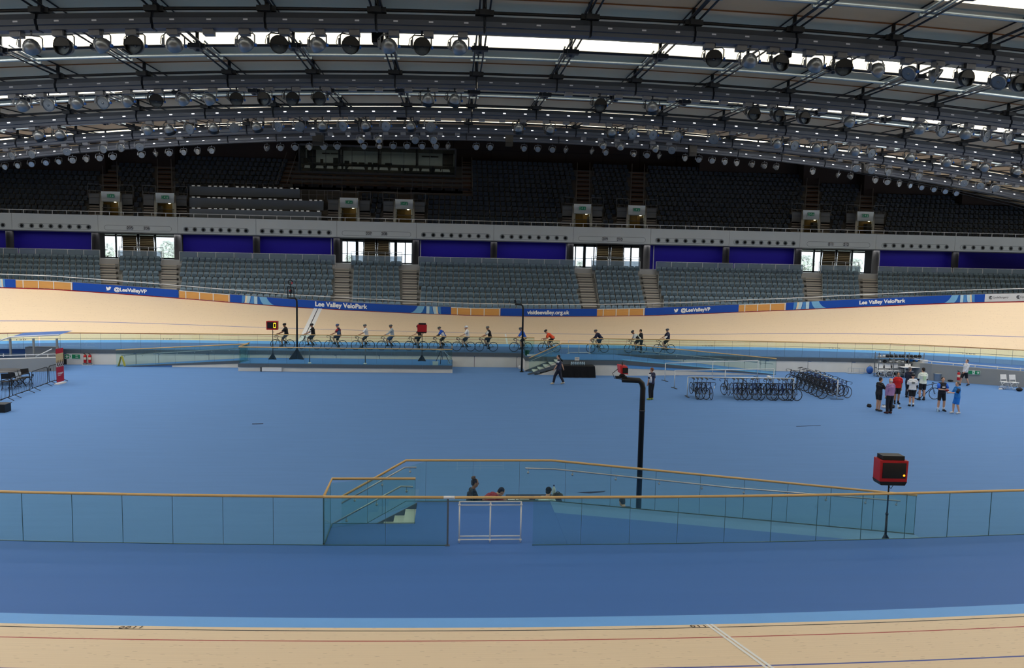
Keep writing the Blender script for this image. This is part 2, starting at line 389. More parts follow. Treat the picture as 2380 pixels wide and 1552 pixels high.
# ------------------------------------------------------------------ upper tier steps and back wall
def urow_y(r): return 74.7 + .8 * r
def urow_z(r): return 10.15 + .54 * r
UR = 14
VOM = [258, 384, 811, 939, 1353, 1479, 1884, 2010]
VX = [(W(p, 480 + p * .022, 76).x) for p in VOM]
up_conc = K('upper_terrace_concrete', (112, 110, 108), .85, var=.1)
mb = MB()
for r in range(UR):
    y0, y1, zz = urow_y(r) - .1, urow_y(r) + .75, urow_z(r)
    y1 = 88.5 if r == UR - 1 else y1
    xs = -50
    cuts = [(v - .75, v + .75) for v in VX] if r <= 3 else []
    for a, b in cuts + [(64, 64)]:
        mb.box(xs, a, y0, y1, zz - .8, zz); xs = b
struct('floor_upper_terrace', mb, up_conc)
brown = K('dark_brown_wall_panel', (66, 54, 50), .8, var=.12, scale=.5)
mb = MB(); mb.box(-60, 75, 88.3, 88.7, 9, 26); struct('wall_back', mb, brown)
mb = MB()
for i in range(-12, 17): mb.box(i * 4.2 - .03, i * 4.2 + .03, 88.26, 88.31, 15, 26)
for z in (19.4, 20.6): mb.box(-60, 75, 88.26, 88.31, z - .02, z + .02)
struct('trim_wall_joints', mb, K('wall_joint', (40, 34, 32), .9))
# ends and rear of the hall
dk = K('side_wall_dark', (60, 60, 64), .9)
mb = MB(); mb.box(-66, -65.5, -30, 90, -1, 26); struct('wall_left', mb, dk)
mb = MB(); mb.box(78, 78.5, -30, 90, -1, 26); struct('wall_right', mb, dk)
mb = MB(); mb.box(-66, 78, -30.5, -30, -1, 26); struct('wall_rear', mb, dk)
mb = MB(); mb.hexa([(-66, -29, -1), (78, -29, -1), (78, 6, -1), (-66, 6, -1), (-66, -29, 12), (78, -29, 12), (78, 4, 2.6), (-66, 4, 2.6)]); struct('floor_near_stand', mb, dk)
# ------------------------------------------------------------------ roof
def zled(x, y): return 14.88 + .0019 * (y - 31) ** 2 - .0019 * (x - 4) ** 2
def zcab(x, y): return zled(x, y) + .42
def zroof(x, y): return zled(x, y) + .88
CX = [.95 + 3.45 * k for k in range(-17, 21)]
LY = [22.0 + 4.15 * k for k in range(-12, 17)]   # cable lines; the skylights start on every other one
SKY = [22.0 + 8.3 * k for k in range(-6, 5)]
ply = mat('roof_plywood', (206, 182, 148), .8, var=.06, scale=3, stretch=(.4, 6, 1))
MT['ply'] = ply
XG = [-63 + 1.725 * .5 * 0 + i * 3.45 - .0 for i in range(0)]
gx = [c for c in CX]
def roofstrip(y0, y1, dz=0., n=5):
    mb = MB(); ys = [y0 + (y1 - y0) * i / n for i in range(n + 1)]
    mb.add([(x, y, zroof(x, y) + dz) for y in ys for x in gx], [(i * len(gx) + j, i * len(gx) + j + 1, (i + 1) * len(gx) + j + 1, (i + 1) * len(gx) + j) for i in range(n) for j in range(len(gx) - 1)], False)
    return mb
edges = [-28] + [v for s in SKY for v in (s, s + 1.9)] + [89]
for a, b in zip(edges[0::2], edges[1::2]): struct('ceiling', roofstrip(a, b), ply)
# panel joints
mb = MB()
for a, b in zip(edges[0::2], edges[1::2]):
    mid = (a + b) / 2
    for x in gx:
        pts = [(x, a + (b - a) * i / 5, zroof(x, a + (b - a) * i / 5) - .015) for i in range(6)]
        mb.tube(pts, .03, 4)
struct('trim_roof_joints', mb, K('roof_joint_dark', (46, 42, 40), .9))
mb = MB()
for s in SKY:
    for d, dz in ((-.02, 0), ):
        for i in range(len(gx) - 1):
            a, b = gx[i], gx[i + 1]; y = s - 4.15
            mb.bar((a, y, zroof(a, y) - .02), (b, y, zroof(b, y) - .02), .05, .03)
struct('trim_plywood_edge', mb, K('plywood_edge_orange', (150, 98, 58), .8))
# skylights: glazed strips in a well with white reveals
skym = mat('skylight_glazing', (255, 252, 244), .3, emit=2.2, var=.02); skym.cycles.emission_sampling = 'NONE'
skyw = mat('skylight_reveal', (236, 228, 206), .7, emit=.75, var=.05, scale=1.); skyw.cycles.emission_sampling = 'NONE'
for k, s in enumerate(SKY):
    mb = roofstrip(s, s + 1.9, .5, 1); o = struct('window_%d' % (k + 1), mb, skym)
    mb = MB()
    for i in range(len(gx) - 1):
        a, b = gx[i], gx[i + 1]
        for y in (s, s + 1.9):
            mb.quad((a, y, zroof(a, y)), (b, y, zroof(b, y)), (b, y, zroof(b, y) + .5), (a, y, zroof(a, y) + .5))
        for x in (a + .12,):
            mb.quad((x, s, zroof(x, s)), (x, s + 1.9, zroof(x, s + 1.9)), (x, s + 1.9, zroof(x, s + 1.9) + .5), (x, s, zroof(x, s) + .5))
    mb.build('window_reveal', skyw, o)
# cables
cab_m = K('cable_dark', (50, 52, 58), .5, .4); galv = K('galvanised_pipe', (150, 160, 164), .4, .6)
cl = MB(); cl.box(-.3, .3, -.13, .13, -.10, .06); cl.box(-.16, .16, -.3, .3, -.14, .02); cl.tube([(0, 0, -.2), (0, 0, .46)], .07, 6); clampm = cl.mesh('cable_clamp', dark_grey)
vis_cx = [i for i, x in enumerate(CX) if -27 < x < 52]
lead = {}
for i, x in enumerate(CX):
    if not (-40 < x < 56): continue
    ys = [12 + 2.075 * k for k in range(37)]
    mb = MB()
    for d in (-.17, .0, .17):
        mb.tube([(x + d, y, zcab(x, y) + (.06 if d else .16)) for y in ys], .035, 5, cap=False)
    o = mb.build('roof_cables', cab_m); tag(o, 'set of parallel dark cables crossing the roof from stand to stand, %s from the left' % ORD[i - [j for j, q in enumerate(CX) if q > -40][0]], 'cable', 'roof cables running towards the far stand')
    if not (-27 < x < 52): continue
    for y in LY:
        if 20 < y < 64:
            c = bpy.data.objects.new('cable_clamp', clampm); COL.objects.link(c); c.parent = o; c.location = (x, y, zcab(x, y))
    for s in SKY:
        if 20 < s < 60:
            g = MB(); g.tube([(x - .2, s + .2, zcab(x, s) + .22), (x - .2, s + 2.3, zcab(x, s + 2.3) + .16)], .035, 5); g.tube([(x + .2, s + .2, zcab(x, s) + .22), (x + .2, s + 2.3, zcab(x, s + 2.3) + .16)], .035, 5)
            g.bar((x - .3, s + 2.2, zcab(x, s + 2.2) + .1), (x + .3, s + 2.2, zcab(x, s + 2.2) + .1), .08)
            g.build('strut_pair', galv, o)
n = 0
for y in LY:
    if not (12 < y < 80): continue
    mb = MB(); mb.tube([(x, y, zcab(x, y)) for x in CX], .055, 6)
    o = mb.build('roof_cable', cab_m); tag(o, 'dark cable running along the roof parallel to the gantries, %s from the camera' % ORD[n], 'cable', 'roof cables running along the hall'); n += 1
n = 0
for s in SKY:
    if not (12 < s < 80): continue
    mb = MB(); mb.tube([(x, s + 2.15, zcab(x, s + 2.15) + .2) for x in CX], .06, 6)
    o = mb.build('roof_pipe', galv); tag(o, 'galvanised pipe along the far edge of a skylight strip, %s from the camera' % ORD[n], 'pipe', 'pipes along the skylights'); n += 1
# ------------------------------------------------------------------ light
def area(name, loc, sx, sy, power, rot=(0, 0, 0), spread=150, color=(1, .98, .95)):
    l = bpy.data.lights.new(name, 'AREA'); l.shape = 'RECTANGLE'; l.size = sx; l.size_y = sy; l.energy = power; l.color = color; l.spread = radians(spread)
    o = bpy.data.objects.new(name, l); COL.objects.link(o); o.location = loc; o.rotation_euler = rot; return o
POW = 760
for s in SKY[2:11]:
    y = s + .95
    for cx in (-27, 33):
        k = [.28, .36, .46, .6, .7, 0.8, 1.0, 1.15, 1.5][SKY.index(s) - 2] * (1.04 if cx < 0 else .86)
        zz = zroof(cx, y) + .1
        area('skylight_daylight', (cx, y, zz - .0), 58, 1.8, POW * 2.4 * k, (0, math.atan(2 * .0019 * (cx - 4)), 0), 180)
SC.cycles.adaptive_threshold = .04; SC.cycles.max_bounces = 6; SC.cycles.diffuse_bounces = 3; SC.cycles.glossy_bounces = 2; SC.cycles.transparent_max_bounces = 10
SC.cycles.caustics_reflective = False; SC.cycles.caustics_refractive = False
w = bpy.data.worlds.new('daylight'); SC.world = w; w.use_nodes = True
wn = w.node_tree.nodes; bg = wn['Background']; bg.inputs[0].default_value = (.86, .93, 1, 1); bg.inputs[1].default_value = 2.2
area('concourse_fill_light', (4, 77.9, 9.1), 100, .3, 330, (0, 0, 0), 170)  # added fill light under the soffit, brightens the blue wall
# ================================================================== concourse behind the lower tier
blue_wall = K('ultramarine_wall', (32, 20, 160), .55, var=.05, scale=.6, spec=.3)
def px2x(p, Y, y=560): return W(p, y + (p - 1190) * .021, Y).x
PORT = [(230, 407), (793, 958), (1335, 1492), (1862, 2026)]
STAIRS = [(284, 358), (846, 905), (1387, 1449), (1912, 1977)]
MULL = [[(228, .1), (269.5, .14), (361, .14), (407, .08)], [(793, .08), (807, .1), (830, .28), (845, .08), (906, .08), (920, .28), (942, .1), (958, .08)],
        [(1338, .1), (1359, .28), (1381, .1), (1450, .1), (1467, .14), (1488, .1)], [(1862, .08), (1892.5, .16), (1909, .1), (1981, .16), (2025, .08)]]
segs = []
prev = -58.
for a, b in PORT:
    segs.append((prev, px2x(a, 79))); prev = px2x(b, 79)
segs.append((prev, 70.))
for a, b in segs:
    mb = MB(); mb.box(a + (.75 if a > -50 else 0), b - (.75 if b < 60 else 0), 79, 79.2, CZ, 9.15); struct('wall_concourse', mb, blue_wall)
    mb = MB(); mb.box(a + .05, b - .05, 79.22, 80.4, CZ, 9.15); struct('wall_concourse_core', mb, dk)
colm = K('grey_column', (112, 112, 114), .8); cold = K('charcoal_column', (58, 58, 62), .8)
ncol = 0
for p, mm in ((222, cold), (413, colm), (783, cold), (967, cold), (1326, cold), (1504, colm), (1856, cold), (2036, colm), (22, cold), (596, cold), (1148, cold), (1688, cold), (2221, cold)):
    mb = MB(); x = px2x(p, 78.2); mb.lathe([(.34, CZ), (.34, 9.15)], 20, Matrix.Translation((x, 78.2, 0)), cap=False); struct('trim_column', mb, mm)
wl = K('white_corner_trim', (200, 204, 220), .5)
mb = MB()
for p in (213, 421.5, 770, 978, 1316.5, 1520, 1847, 2045): x = px2x(p, 78.95); mb.box(x - .04, x + .04, 78.9, 79, CZ, 9.1)
struct('trim_wall_corners', mb, wl)
framem = K('window_frame_dark', (46, 56, 62), .5, .2)
pane_m = glassmat('clear_pane', (.97, .99, 1.), .02)
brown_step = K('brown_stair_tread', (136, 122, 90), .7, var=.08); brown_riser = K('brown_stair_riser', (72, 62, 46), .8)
OUT = []
for i, (a, b) in enumerate(PORT):
    xa, xb = px2x(a, 80.6) - .6, px2x(b, 80.6) + .6
    o = MB(); 
    for p, wd in MULL[i]: x = px2x(p, 80.6); o.box(x - wd / 2, x + wd / 2, 80.5, 80.65, CZ, 9.15)
    o.box(xa, xb, 80.5, 80.65, 9.08 if i in (0, 3) else 8.95, 9.15); o.box(xa, xb, 80.5, 80.65, CZ, CZ + .12)
    wf = struct('window_%d' % (20 + i), o, framem)
    mb = MB(); mb.box(xa, xb, 80.57, 80.59, CZ + .1, 9.1); mb.build('pane', pane_m, wf)
    # stair flights up to the balcony level
    sa, sb = px2x(STAIRS[i][0], 77.5), px2x(STAIRS[i][1], 77.5); mid = (sa + sb) / 2
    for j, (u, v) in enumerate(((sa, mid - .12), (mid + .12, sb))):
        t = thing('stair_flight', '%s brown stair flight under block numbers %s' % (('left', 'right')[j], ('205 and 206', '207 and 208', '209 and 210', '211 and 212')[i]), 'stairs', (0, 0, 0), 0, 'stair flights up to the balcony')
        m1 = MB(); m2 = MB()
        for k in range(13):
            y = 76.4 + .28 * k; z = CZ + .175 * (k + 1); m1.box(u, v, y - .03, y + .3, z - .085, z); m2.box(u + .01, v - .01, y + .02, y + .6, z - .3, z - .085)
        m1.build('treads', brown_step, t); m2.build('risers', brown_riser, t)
    t = thing('stair_handrail', 'steel handrail between the two stair flights under %s' % ('205 and 206', '207 and 208', '209 and 210', '211 and 212')[i], 'railing', (0, 0, 0), 0, 'handrails between the balcony stairs')
    mb = MB(); mb.hexa([(mid - .1, 76.5, CZ), (mid + .1, 76.5, CZ), (mid + .1, 80.4, 8.9), (mid - .1, 80.4, 8.9), (mid - .1, 76.5, CZ + .3), (mid + .1, 76.5, CZ + .3), (mid + .1, 80.4, 9.12), (mid - .1, 80.4, 9.12)]); mb.build('spine', cold, t)
    mb = MB(); mb.box(mid - .1, mid + .1, 76.2, 76.3, CZ, CZ + 1.1)
    for dx in (-.1, .1, sa - mid - .05, sb - mid + .05): mb.tube([(mid + dx, 76.3, CZ + 1.0), (mid + dx, 79.9, 9.1)], .035, 6)
    mb.tube([(sa - .25, 76.2, CZ + 1.0), (sb + .25, 76.2, CZ + 1.0)], .03, 6); mb.tube([(sa - .25, 76.2, CZ + .55), (sb + .25, 76.2, CZ + .55)], .02, 6)
    mb.build('rails', steel, t)
# outside: terrace rail, bright ground and pale trees
mb = MB(); mb.quad((-140, 84.2, 5.9), (150, 84.2, 5.9), (150, 420, 4), (-140, 420, 4)); struct('floor_outside', mb, K('pale_grass_outside', (220, 228, 206), .9, var=.1, scale=.1))
for i in (1, 2):
    t = thing('terrace_railing', 'thin railing outside the glass doors under %s' % ('', '207 and 208', '209 and 210')[i], 'railing', (0, 0, 0), 0, 'railings outside the glass doors')
    xa, xb = px2x(PORT[i][0], 88) - 1, px2x(PORT[i][1], 88) + 1; mb = MB(); mb.tube([(xa, 88.9, 7.7), (xb, 88.9, 7.7)], .03, 6); mb.build('top_rail', framem, t)
    mb = MB()
    k = xa
    while k < xb: mb.box(k - .008, k + .008, 88.89, 88.91, 6.0, 7.7); k += .14
    mb.build('balusters', framem, t)
leafm = K('pale_tree_leaves', (236, 244, 232), .9, var=.25, scale=2); barkm = K('tree_bark', (110, 100, 86), .9)
def tree(x, y, h, lab):
    t = thing('tree', lab, 'tree', (x, y, 4.6)); mb = MB(); mb.tube([(0, 0, 0), (.1, 0, h * .45), (0, .1, h * .7)], [.25, .18, .08], 7); mb.build('trunk', barkm, t)
    mb = MB(); rr = random.Random(int(x * 10))
    for k in range(260):
        a = rr.random() * 2 * pi; r = h * .32 * sqrt(rr.random()); z = h * (.35 + .6 * rr.random()); r *= 1.15 - abs(z / h - .62) * 1.6
        p = Vector((r * cos(a), r * sin(a), z)); d = .09 * h
        q = Matrix.Rotation(rr.random() * 6, 3, Vector((rr.random(), rr.random(), rr.random() + .1)).normalized())
        mb.quad(*[p + q @ Vector(v) for v in ((-d, 0, 0), (0, -d * .6, .02), (d, 0, 0), (0, d * .6, .02))])
    mb.build('leaves', leafm, t)
for k, (p, Y, h) in enumerate(((247, 150, 4.4), (392, 145, 5.0), (812, 170, 3.2), (1350, 170, 3.0), (1875, 145, 5.0), (1990, 150, 4.6))):
    tree(px2x(p, Y), Y, h, 'pale tree outside the glass, %s of the six trees' % ('leftmost', 'second from left', 'third from left', 'third from right', 'second from right', 'rightmost')[k])
# ------------------------------------------------------------------ glass rail along the top of the lower tier
def frostmat():
    m = mat('frosted_rail_glass', (150, 170, 186), .4, var=.04); N = m.node_tree.nodes; L = m.node_tree.links
    t = N.new('ShaderNodeBsdfTransparent'); t.inputs[0].default_value = (.75, .82, .88, 1); x = N.new('ShaderNodeMixShader'); x.inputs[0].default_value = .5
    L.new(t.outputs[0], x.inputs[1]); L.new(N['Principled BSDF'].outputs[0], x.inputs[2]); L.new(x.outputs[0], N['Material Output'].inputs['Surface']); return m
frost = frostmat()
BAL = [(-60, 42), (45, 232), (275, 376), (417, 586), (588, 779), (816, 934), (973, 1337), (1376, 1488), (1525, 1704), (1707, 1866), (1907, 1999), (2041, 2212), (2215, 2420)]
for i, (a, b) in enumerate(BAL):
    narrow = i in (2, 5, 7, 10)
    xa, xb = px2x(a, CY - .1, 600), px2x(b, CY - .1, 600)
    t = thing('glass_rail', 'frosted glass rail on white posts above the %s stand block, %s rail from the left' % ('narrow' if narrow else 'wide', ORD[i]), 'railing', (0, 0, 0), 0, 'glass rails along the concourse')
    n = max(1, round((xb - xa) / 1.45)); mb = MB()
    for k in range(n):
        u, v = xa + (xb - xa) * k / n, xa + (xb - xa) * (k + 1) / n
        g = MB(); g.box(u + .03, v - .03, CY - .13, CY - .115, CZ - .12, CZ + .72); g.build('glass_panel', frost, t)
    for k in range(n + 1): u = xa + (xb - xa) * k / n; mb.box(u - .02, u + .02, CY - .15, CY - .1, CZ - .3, CZ + .76)
    mb.tube([(xa, CY - .12, CZ + .76), (xb, CY - .12, CZ + .76)], .028, 6)
    if narrow:
        mb.tube([(xa, CY + .2, CZ + 1.12), (xb, CY + .2, CZ + 1.12)], .025, 6)
        for k in range(4): u = xa + (xb - xa) * k / 3; mb.box(u - .02, u + .02, CY + .18, CY + .22, CZ, CZ + 1.12)
    mb.build('posts_and_rail', white_paint, t)
# ------------------------------------------------------------------ seats
def seat_back(m, o=(0, 0, 0)):
    n = 6; vs = []
    for j, (z, w, y) in enumerate(((.36, .20, -.02), (.55, .225, .015), (.74, .225, .06), (.80, .18, .075))):
        for i in range(n + 1):
            u = -1 + 2 * i / n; vs.append((o[0] + u * w, o[1] + y - .05 * u * u, o[2] + z + (.0 if j < 3 else -.02 * u * u)))
    f = [(j * (n + 1) + i, j * (n + 1) + i + 1, (j + 1) * (n + 1) + i + 1, (j + 1) * (n + 1) + i) for j in range(3) for i in range(n)]
    nv = len(vs); vs += [(x, y + .035, z) for x, y, z in vs]
    f += [tuple(nv + k for k in q[::-1]) for q in f]
    rim = [i for i in range(n + 1)] + [j * (n + 1) + n for j in range(1, 4)] + [3 * (n + 1) + i for i in range(n - 1, -1, -1)] + [j * (n + 1) for j in (2, 1)]
    f += [(rim[k], rim[(k + 1) % len(rim)], nv + rim[(k + 1) % len(rim)], nv + rim[k]) for k in range(len(rim))]
    m.add(vs, f, True)
def seat_pan(m, o=(0, 0, 0)):
    x, y, z = o
    m.prism([(x + a, z + b) for a, b in ((-.15, .36), (.15, .36), (.175, .42), (.17, .58), (.12, .63), (-.12, .63), (-.17, .58), (-.175, .42))], y - .13, y - .07, 1)
def seat_leg(m, o=(0, 0, 0)):
    x, y, z = o; m.box(x - .275, x - .235, y - .1, y + .12, z, z + .46)
backm = MB(); seat_back(backm); panm = MB(); seat_pan(panm); legm = MB(); seat_leg(legm)
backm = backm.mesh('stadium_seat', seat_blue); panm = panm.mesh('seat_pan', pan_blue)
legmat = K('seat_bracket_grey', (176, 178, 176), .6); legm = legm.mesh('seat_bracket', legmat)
BLK = ['leftmost', 'second', 'third', 'fourth', 'middle', 'sixth', 'seventh', 'eighth', 'rightmost']
SP = .52
seats = []
for r in range(NR):
    y = row_y(r) + .55; z = row_z(r)
    for bi in range(9):
        xa = -50 if bi == 0 else aisle(bi - 1, y)[1] + .06
        xb = 62 if bi == 8 else aisle(bi, y)[0] - .06
        n = int((xb - xa) / SP); x0 = (xa + xb) / 2 - (n - 1) * SP / 2 if bi not in (0, 8) else (xb - (n - 1) * SP - .28 if bi == 0 else xa + .28)
        for k in range(n): seats.append((r, bi, k, n, x0 + k * SP, y, z))
def rail_top_y(px):
    # photo row of the white trackside rail, below which seats are hidden
    return RT_TAB(px)
_rt = []
for t in TS:
    p = tp(t, TWID); p.z += .97; _rt.append(PR(p))
def RT_TAB(px):
    for (a, u), (b, v) in zip(_rt, _rt[1:]):
        if a <= px <= b: return u + (v - u) * (px - a) / (b - a + 1e-9)
    return 700
vis = []; hid = []
for s in seats:
    p = PR((s[4], s[5], s[6] + .8)); q = PR((s[4], s[5], s[6] + .45))
    if -30 < p[0] < 2410 and p[1] < RT_TAB(p[0]): 
        full = 12 < p[0] < 2368 and q[1] < RT_TAB(q[0]) - 2
        d = (Vector((s[4], s[5], s[6])) - EYE).length
        vis.append((0 if full else 1, d, s))
    else: hid.append(s)
vis.sort(key=lambda v: (v[0], v[1]))
chosen = vis[:300]; rest = [v[2] for v in vis[300:]] + hid
for _, _, (r, bi, k, n, x, y, z) in chosen:
    o = bpy.data.objects.new('stadium_seat', backm); COL.objects.link(o); o.location = (x, y, z)
    kk = k if bi else n - 1 - k
    tag(o, 'grey stadium seat, %s row from top, %s from %s in %s block' % (ORD[NR - 1 - r], ORD[kk], 'left' if bi else 'right', BLK[bi]), 'seat', 'tip-up seats of the lower stand')
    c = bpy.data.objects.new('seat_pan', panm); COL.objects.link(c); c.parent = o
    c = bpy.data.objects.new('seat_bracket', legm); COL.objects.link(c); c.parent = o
# upper tier blocks: (left px, right px, rows), measured at mid height
def upx(p, r): return W(p, 440 + (p - 1190) * .021, urow_y(r) + .5).x
upper = []
UB = [(-60, 222, 9), (262, 372, 11), (404, 652, 13), (1095, 1329, 14), (1357, 1453, 14), (1485, 1665, 14), (1665, 1866, 13), (1901, 1996, 11), (2028, 2236, 9), (2236, 2440, 7)]
UX = []
for a, b, n in UB: UX.append((upx(a, 8), upx(b, 8), n))
desk_a, desk_b = upx(430, 3), upx(790, 3)
box_a, box_b = upx(652, 9), upx(1095, 9)
for r in range(UR):
    y = urow_y(r) + .5; z = urow_z(r); x = -50.
    while x < 62:
        ok = True
        for i, v in enumerate(VX):
            half = 1.95 if r < 5 else .78
            if abs(x - v - (y - 76) * v / 76) < half + .24: ok = False
        if desk_a - .3 < x < desk_b and r < 7: ok = False
        if box_a < x < box_b and r >= 6: ok = False
        lim = 14
        xs_ = x * (urow_y(8) + .5) / y
        for a, b, n in UX:
            if a - .9 <= xs_ <= b + .9: lim = n
        if r >= lim: ok = False
        if ok: upper.append((x, y, z))
        x += .55
# loose row behind the concourse rail
con = []
for i, (a, b) in enumerate(BAL):
    if i in (2, 5, 7, 10): continue
    xa, xb = px2x(a, CY, 600) + 1.4, px2x(b, CY, 600) - 1.6
    x = xa
    while x < xb: con.append((x, CY + .9, CZ - .05)); x += .56
t = None
for pts, bk, pn, lg in (([(q[4], q[5], q[6]) for q in rest] + con, seat_blue, pan_blue, legmat), (upper, K('upper_seat_shaded', (66, 80, 98), .5), K('upper_pan_shaded', (54, 66, 84), .5), K('upper_bracket_shaded', (150, 152, 150), .6))):  # upper tier: same seats, shade painted in through darker colours
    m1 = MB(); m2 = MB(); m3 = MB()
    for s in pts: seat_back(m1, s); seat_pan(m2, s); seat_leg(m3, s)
    if t is None: t = m1.build('stadium_seats', bk); tag(t, 'remaining grey tip-up seats of both stands, upper ones coloured darker for shade', 'seats', None, 'stuff')
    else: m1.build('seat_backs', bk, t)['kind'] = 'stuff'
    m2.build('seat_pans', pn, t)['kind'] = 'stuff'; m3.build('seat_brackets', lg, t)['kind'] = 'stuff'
# brown wall closing the rows where the upper tier is shorter
for a, b, n in UX:
    if n < 14:
        mb = MB(); mb.box(a - .8, b + .8, urow_y(n) + .1, 88.3, urow_z(n) - 1, urow_z(n) + 8); struct('wall_upper', mb, brown)
# ------------------------------------------------------------------ stair mouths through the upper tier
vconc = K('stair_mouth_concrete', (226, 232, 230), .8, var=.06)
door_wood = K('door_wood', (150, 120, 62), .5, var=.1, stretch=(8, 1, .6))
green = K('exit_green', (16, 128, 90), .5, emit=.06); white_sign = K('sign_white', (232, 240, 236), .5)
ust = K('upper_stair_tread', (124, 98, 84), .8)
for i, v in enumerate(VX):
    nm = ORD[i] + ' from the left'
    t = thing('stair_mouth', 'concrete stair mouth with brown door and green exit sign, ' + nm, 'doorway', (v, 0, 0), 0, 'stair mouths in the upper stand')
    mb = MB()
    mb.hexa([(-1.0, 74.9, 9.5), (-.78, 74.9, 9.5), (-.66, 78, 9.5), (-1.0, 78, 9.5), (-1.0, 74.9, 11.0), (-.78, 74.9, 11.0), (-.66, 78, 12.9), (-1.0, 78, 12.9)])
    mb.hexa([(.78, 74.9, 9.5), (1.0, 74.9, 9.5), (1.0, 78, 9.5), (.66, 78, 9.5), (.78, 74.9, 11.0), (1.0, 74.9, 11.0), (1.0, 78, 12.9), (.66, 78, 12.9)])
    mb.hexa([(-.82, 76.4, 12.02), (.82, 76.4, 12.02), (.8, 78, 12.02), (-.8, 78, 12.02), (-.86, 76.2, 12.92), (.86, 76.2, 12.92), (.8, 78, 12.92), (-.8, 78, 12.92)])
    mb.build('concrete_surround', vconc, t)
    for sx in (-1, 1):
        x0, x1 = sorted((sx * 1.02, sx * 1.98)); mb = MB(); mb.box(x0, x1, 77.0, 77.3, 11.6, 12.7); mb.build('landing_wall', conc_dark, t)
    d = MB(); d.box(-.66, .66, 77.6, 77.66, 9.7, 12.02); dr = d.build('door', door_wood, t)
    d = MB(); d.box(-.01, .01, 77.57, 77.6, 9.7, 12.02); d.build('door_gap', brown_riser, dr)
    s = MB(); s.box(-.33, .33, 76.17, 76.2, 12.36, 12.66); sg = s.build('exit_sign', green, t)
    s = MB(); s.box(.18, .22, 76.15, 76.17, 12.42, 12.6); s.prism([(.12, 12.47), (.28, 12.47), (.20, 12.39)], 76.15, 76.17)
    s.ball((0, 76.16, 12.59), .03, 6, 4); s.bar((.0, 76.16, 12.56), (-.03, 76.16, 12.49), .035); s.bar((-.03, 76.16, 12.49), (.04, 76.16, 12.42), .025); s.bar((-.03, 76.16, 12.5), (-.09, 76.16, 12.44), .025); s.bar((-.06, 76.16, 12.55), (.06, 76.16, 12.53), .02)
    s.box(-.3, -.16, 76.15, 76.17, 12.40, 12.415); s.box(-.3, -.16, 76.15, 76.17, 12.605, 12.62); s.box(-.3, -.285, 76.15, 76.17, 12.40, 12.62); s.box(-.175, -.16, 76.15, 76.17, 12.40, 12.62)
    s.build('exit_symbols', white_sign, sg)
    l = MB(); l.box(.3, .5, 77.0, 77.2, 11.97, 12.02); l.build('ceiling_lamp', K('lamp_glow', (255, 240, 200), .5, emit=3), t)
    for sx in (-1, 1):
        st = MB(); rs = MB()
        x0, x1 = sorted((sx * 1.04, sx * 1.95))
        for k in range(7):
            z = urow_z(0) + .27 * k; y = urow_y(0) + .1 + .4 * k
            if y > 77: break
            st.box(x0, x1, y - .03, y + .42, z + .02, z + .11); rs.box(x0, x1, y, y + .42, z - .4, z + .02)
        st.build('side_stair_treads', tread, t); rs.build('side_stair_risers', riser, t)
    rl = MB()
    for z in (10.95, 11.35): rl.tube([(-.8, 74.95, z), (.8, 74.95, z)], .025, 5)
    for sx in (-1, 1):
        for k in range(3): rl.tube([(sx * 1.0, 75 + k * .9, 10.6 + .6 * k + .55), (sx * 2.0, 75 + k * .9, 10.6 + .6 * k + .55)], .025, 5)
        rl.tube([(sx * 1.0, 74.95, 10.6), (sx * 1.0, 74.95, 11.4), (sx * 1.0, 77, 12.95)], .025, 5); rl.tube([(sx * 2.0, 75, 10.3), (sx * 2.0, 75, 11.2)], .025, 5)
        for z in (13.0, 13.62): rl.tube([(sx * .85, 76.9, z), (sx * 2.05, 76.9, z)], .025, 5)
        rl.tube([(sx * 2.05, 76.9, 12.5), (sx * 2.05, 76.9, 13.62)], .025, 5); rl.tube([(sx * .85, 76.9, 12.9), (sx * .85, 76.9, 13.62)], .025, 5)
        rl.box(sx * 1.5 - .55, sx * 1.5 + .55, 76.86, 76.94, 12.72, 12.78)
    for z in (13.0, 13.5): rl.tube([(-.85, 76.9, z), (.85, 76.9, z)], .025, 5)
    rl.build('rails', K('dull_steel_rail', (120, 122, 126), .5, .4), t)
    u = thing('upper_stairs', 'brown upper stairs with side rails above the stair mouth, ' + nm, 'stairs', (v, 0, 0), 0, 'stairs of the upper stand')
    st = MB(); rs = MB(); rl = MB()
    nt = 14
    for a, b, n in UX:
        if a - 1.5 < v < b + 1.5: nt = min(nt, n)
    if 800 < VOM[i] < 950: nt = 7
    for k in range((nt - 5) * 2):
        z = urow_z(5) + .27 * k - .5; y = urow_y(5) + .4 * k - .5
        st.box(-.6, .6, y - .03, y + .42, z - .04, z + .10); rs.box(-.6, .6, y, y + .42, z - .4, z + .02)
    for sx in (-1, 1): rl.bar((sx * .68, urow_y(5) - .6, urow_z(5) + .2), (sx * .68, urow_y(nt) - .6, urow_z(nt) + .3), .06, .14)
    st.build('treads', ust, u); rs.build('risers', brown_riser, u); rl.build('side_rails', K('upper_side_rail', (150, 146, 144), .6), u)
for t in [o for o in COL.objects if o.get('category') in ('doorway', 'stairs', 'railing') and o.name.split('.')[0] in ('stair_mouth', 'upper_stairs', 'stair_flight', 'stair_handrail')]:
    # the aisles fan out radially like the bowl
    v = t.location.x; todo = list(t.children); y0_ = 76
    if t.name.startswith(('stair_flight', 'stair_handrail')): y0_ = 77.5; v = sum(q.co.x for q in todo[0].data.vertices) / len(todo[0].data.vertices)
    while todo:
        o = todo.pop(); todo += list(o.children)
        for q in o.data.vertices: q.co.x += (q.co.y - y0_) * v / 76
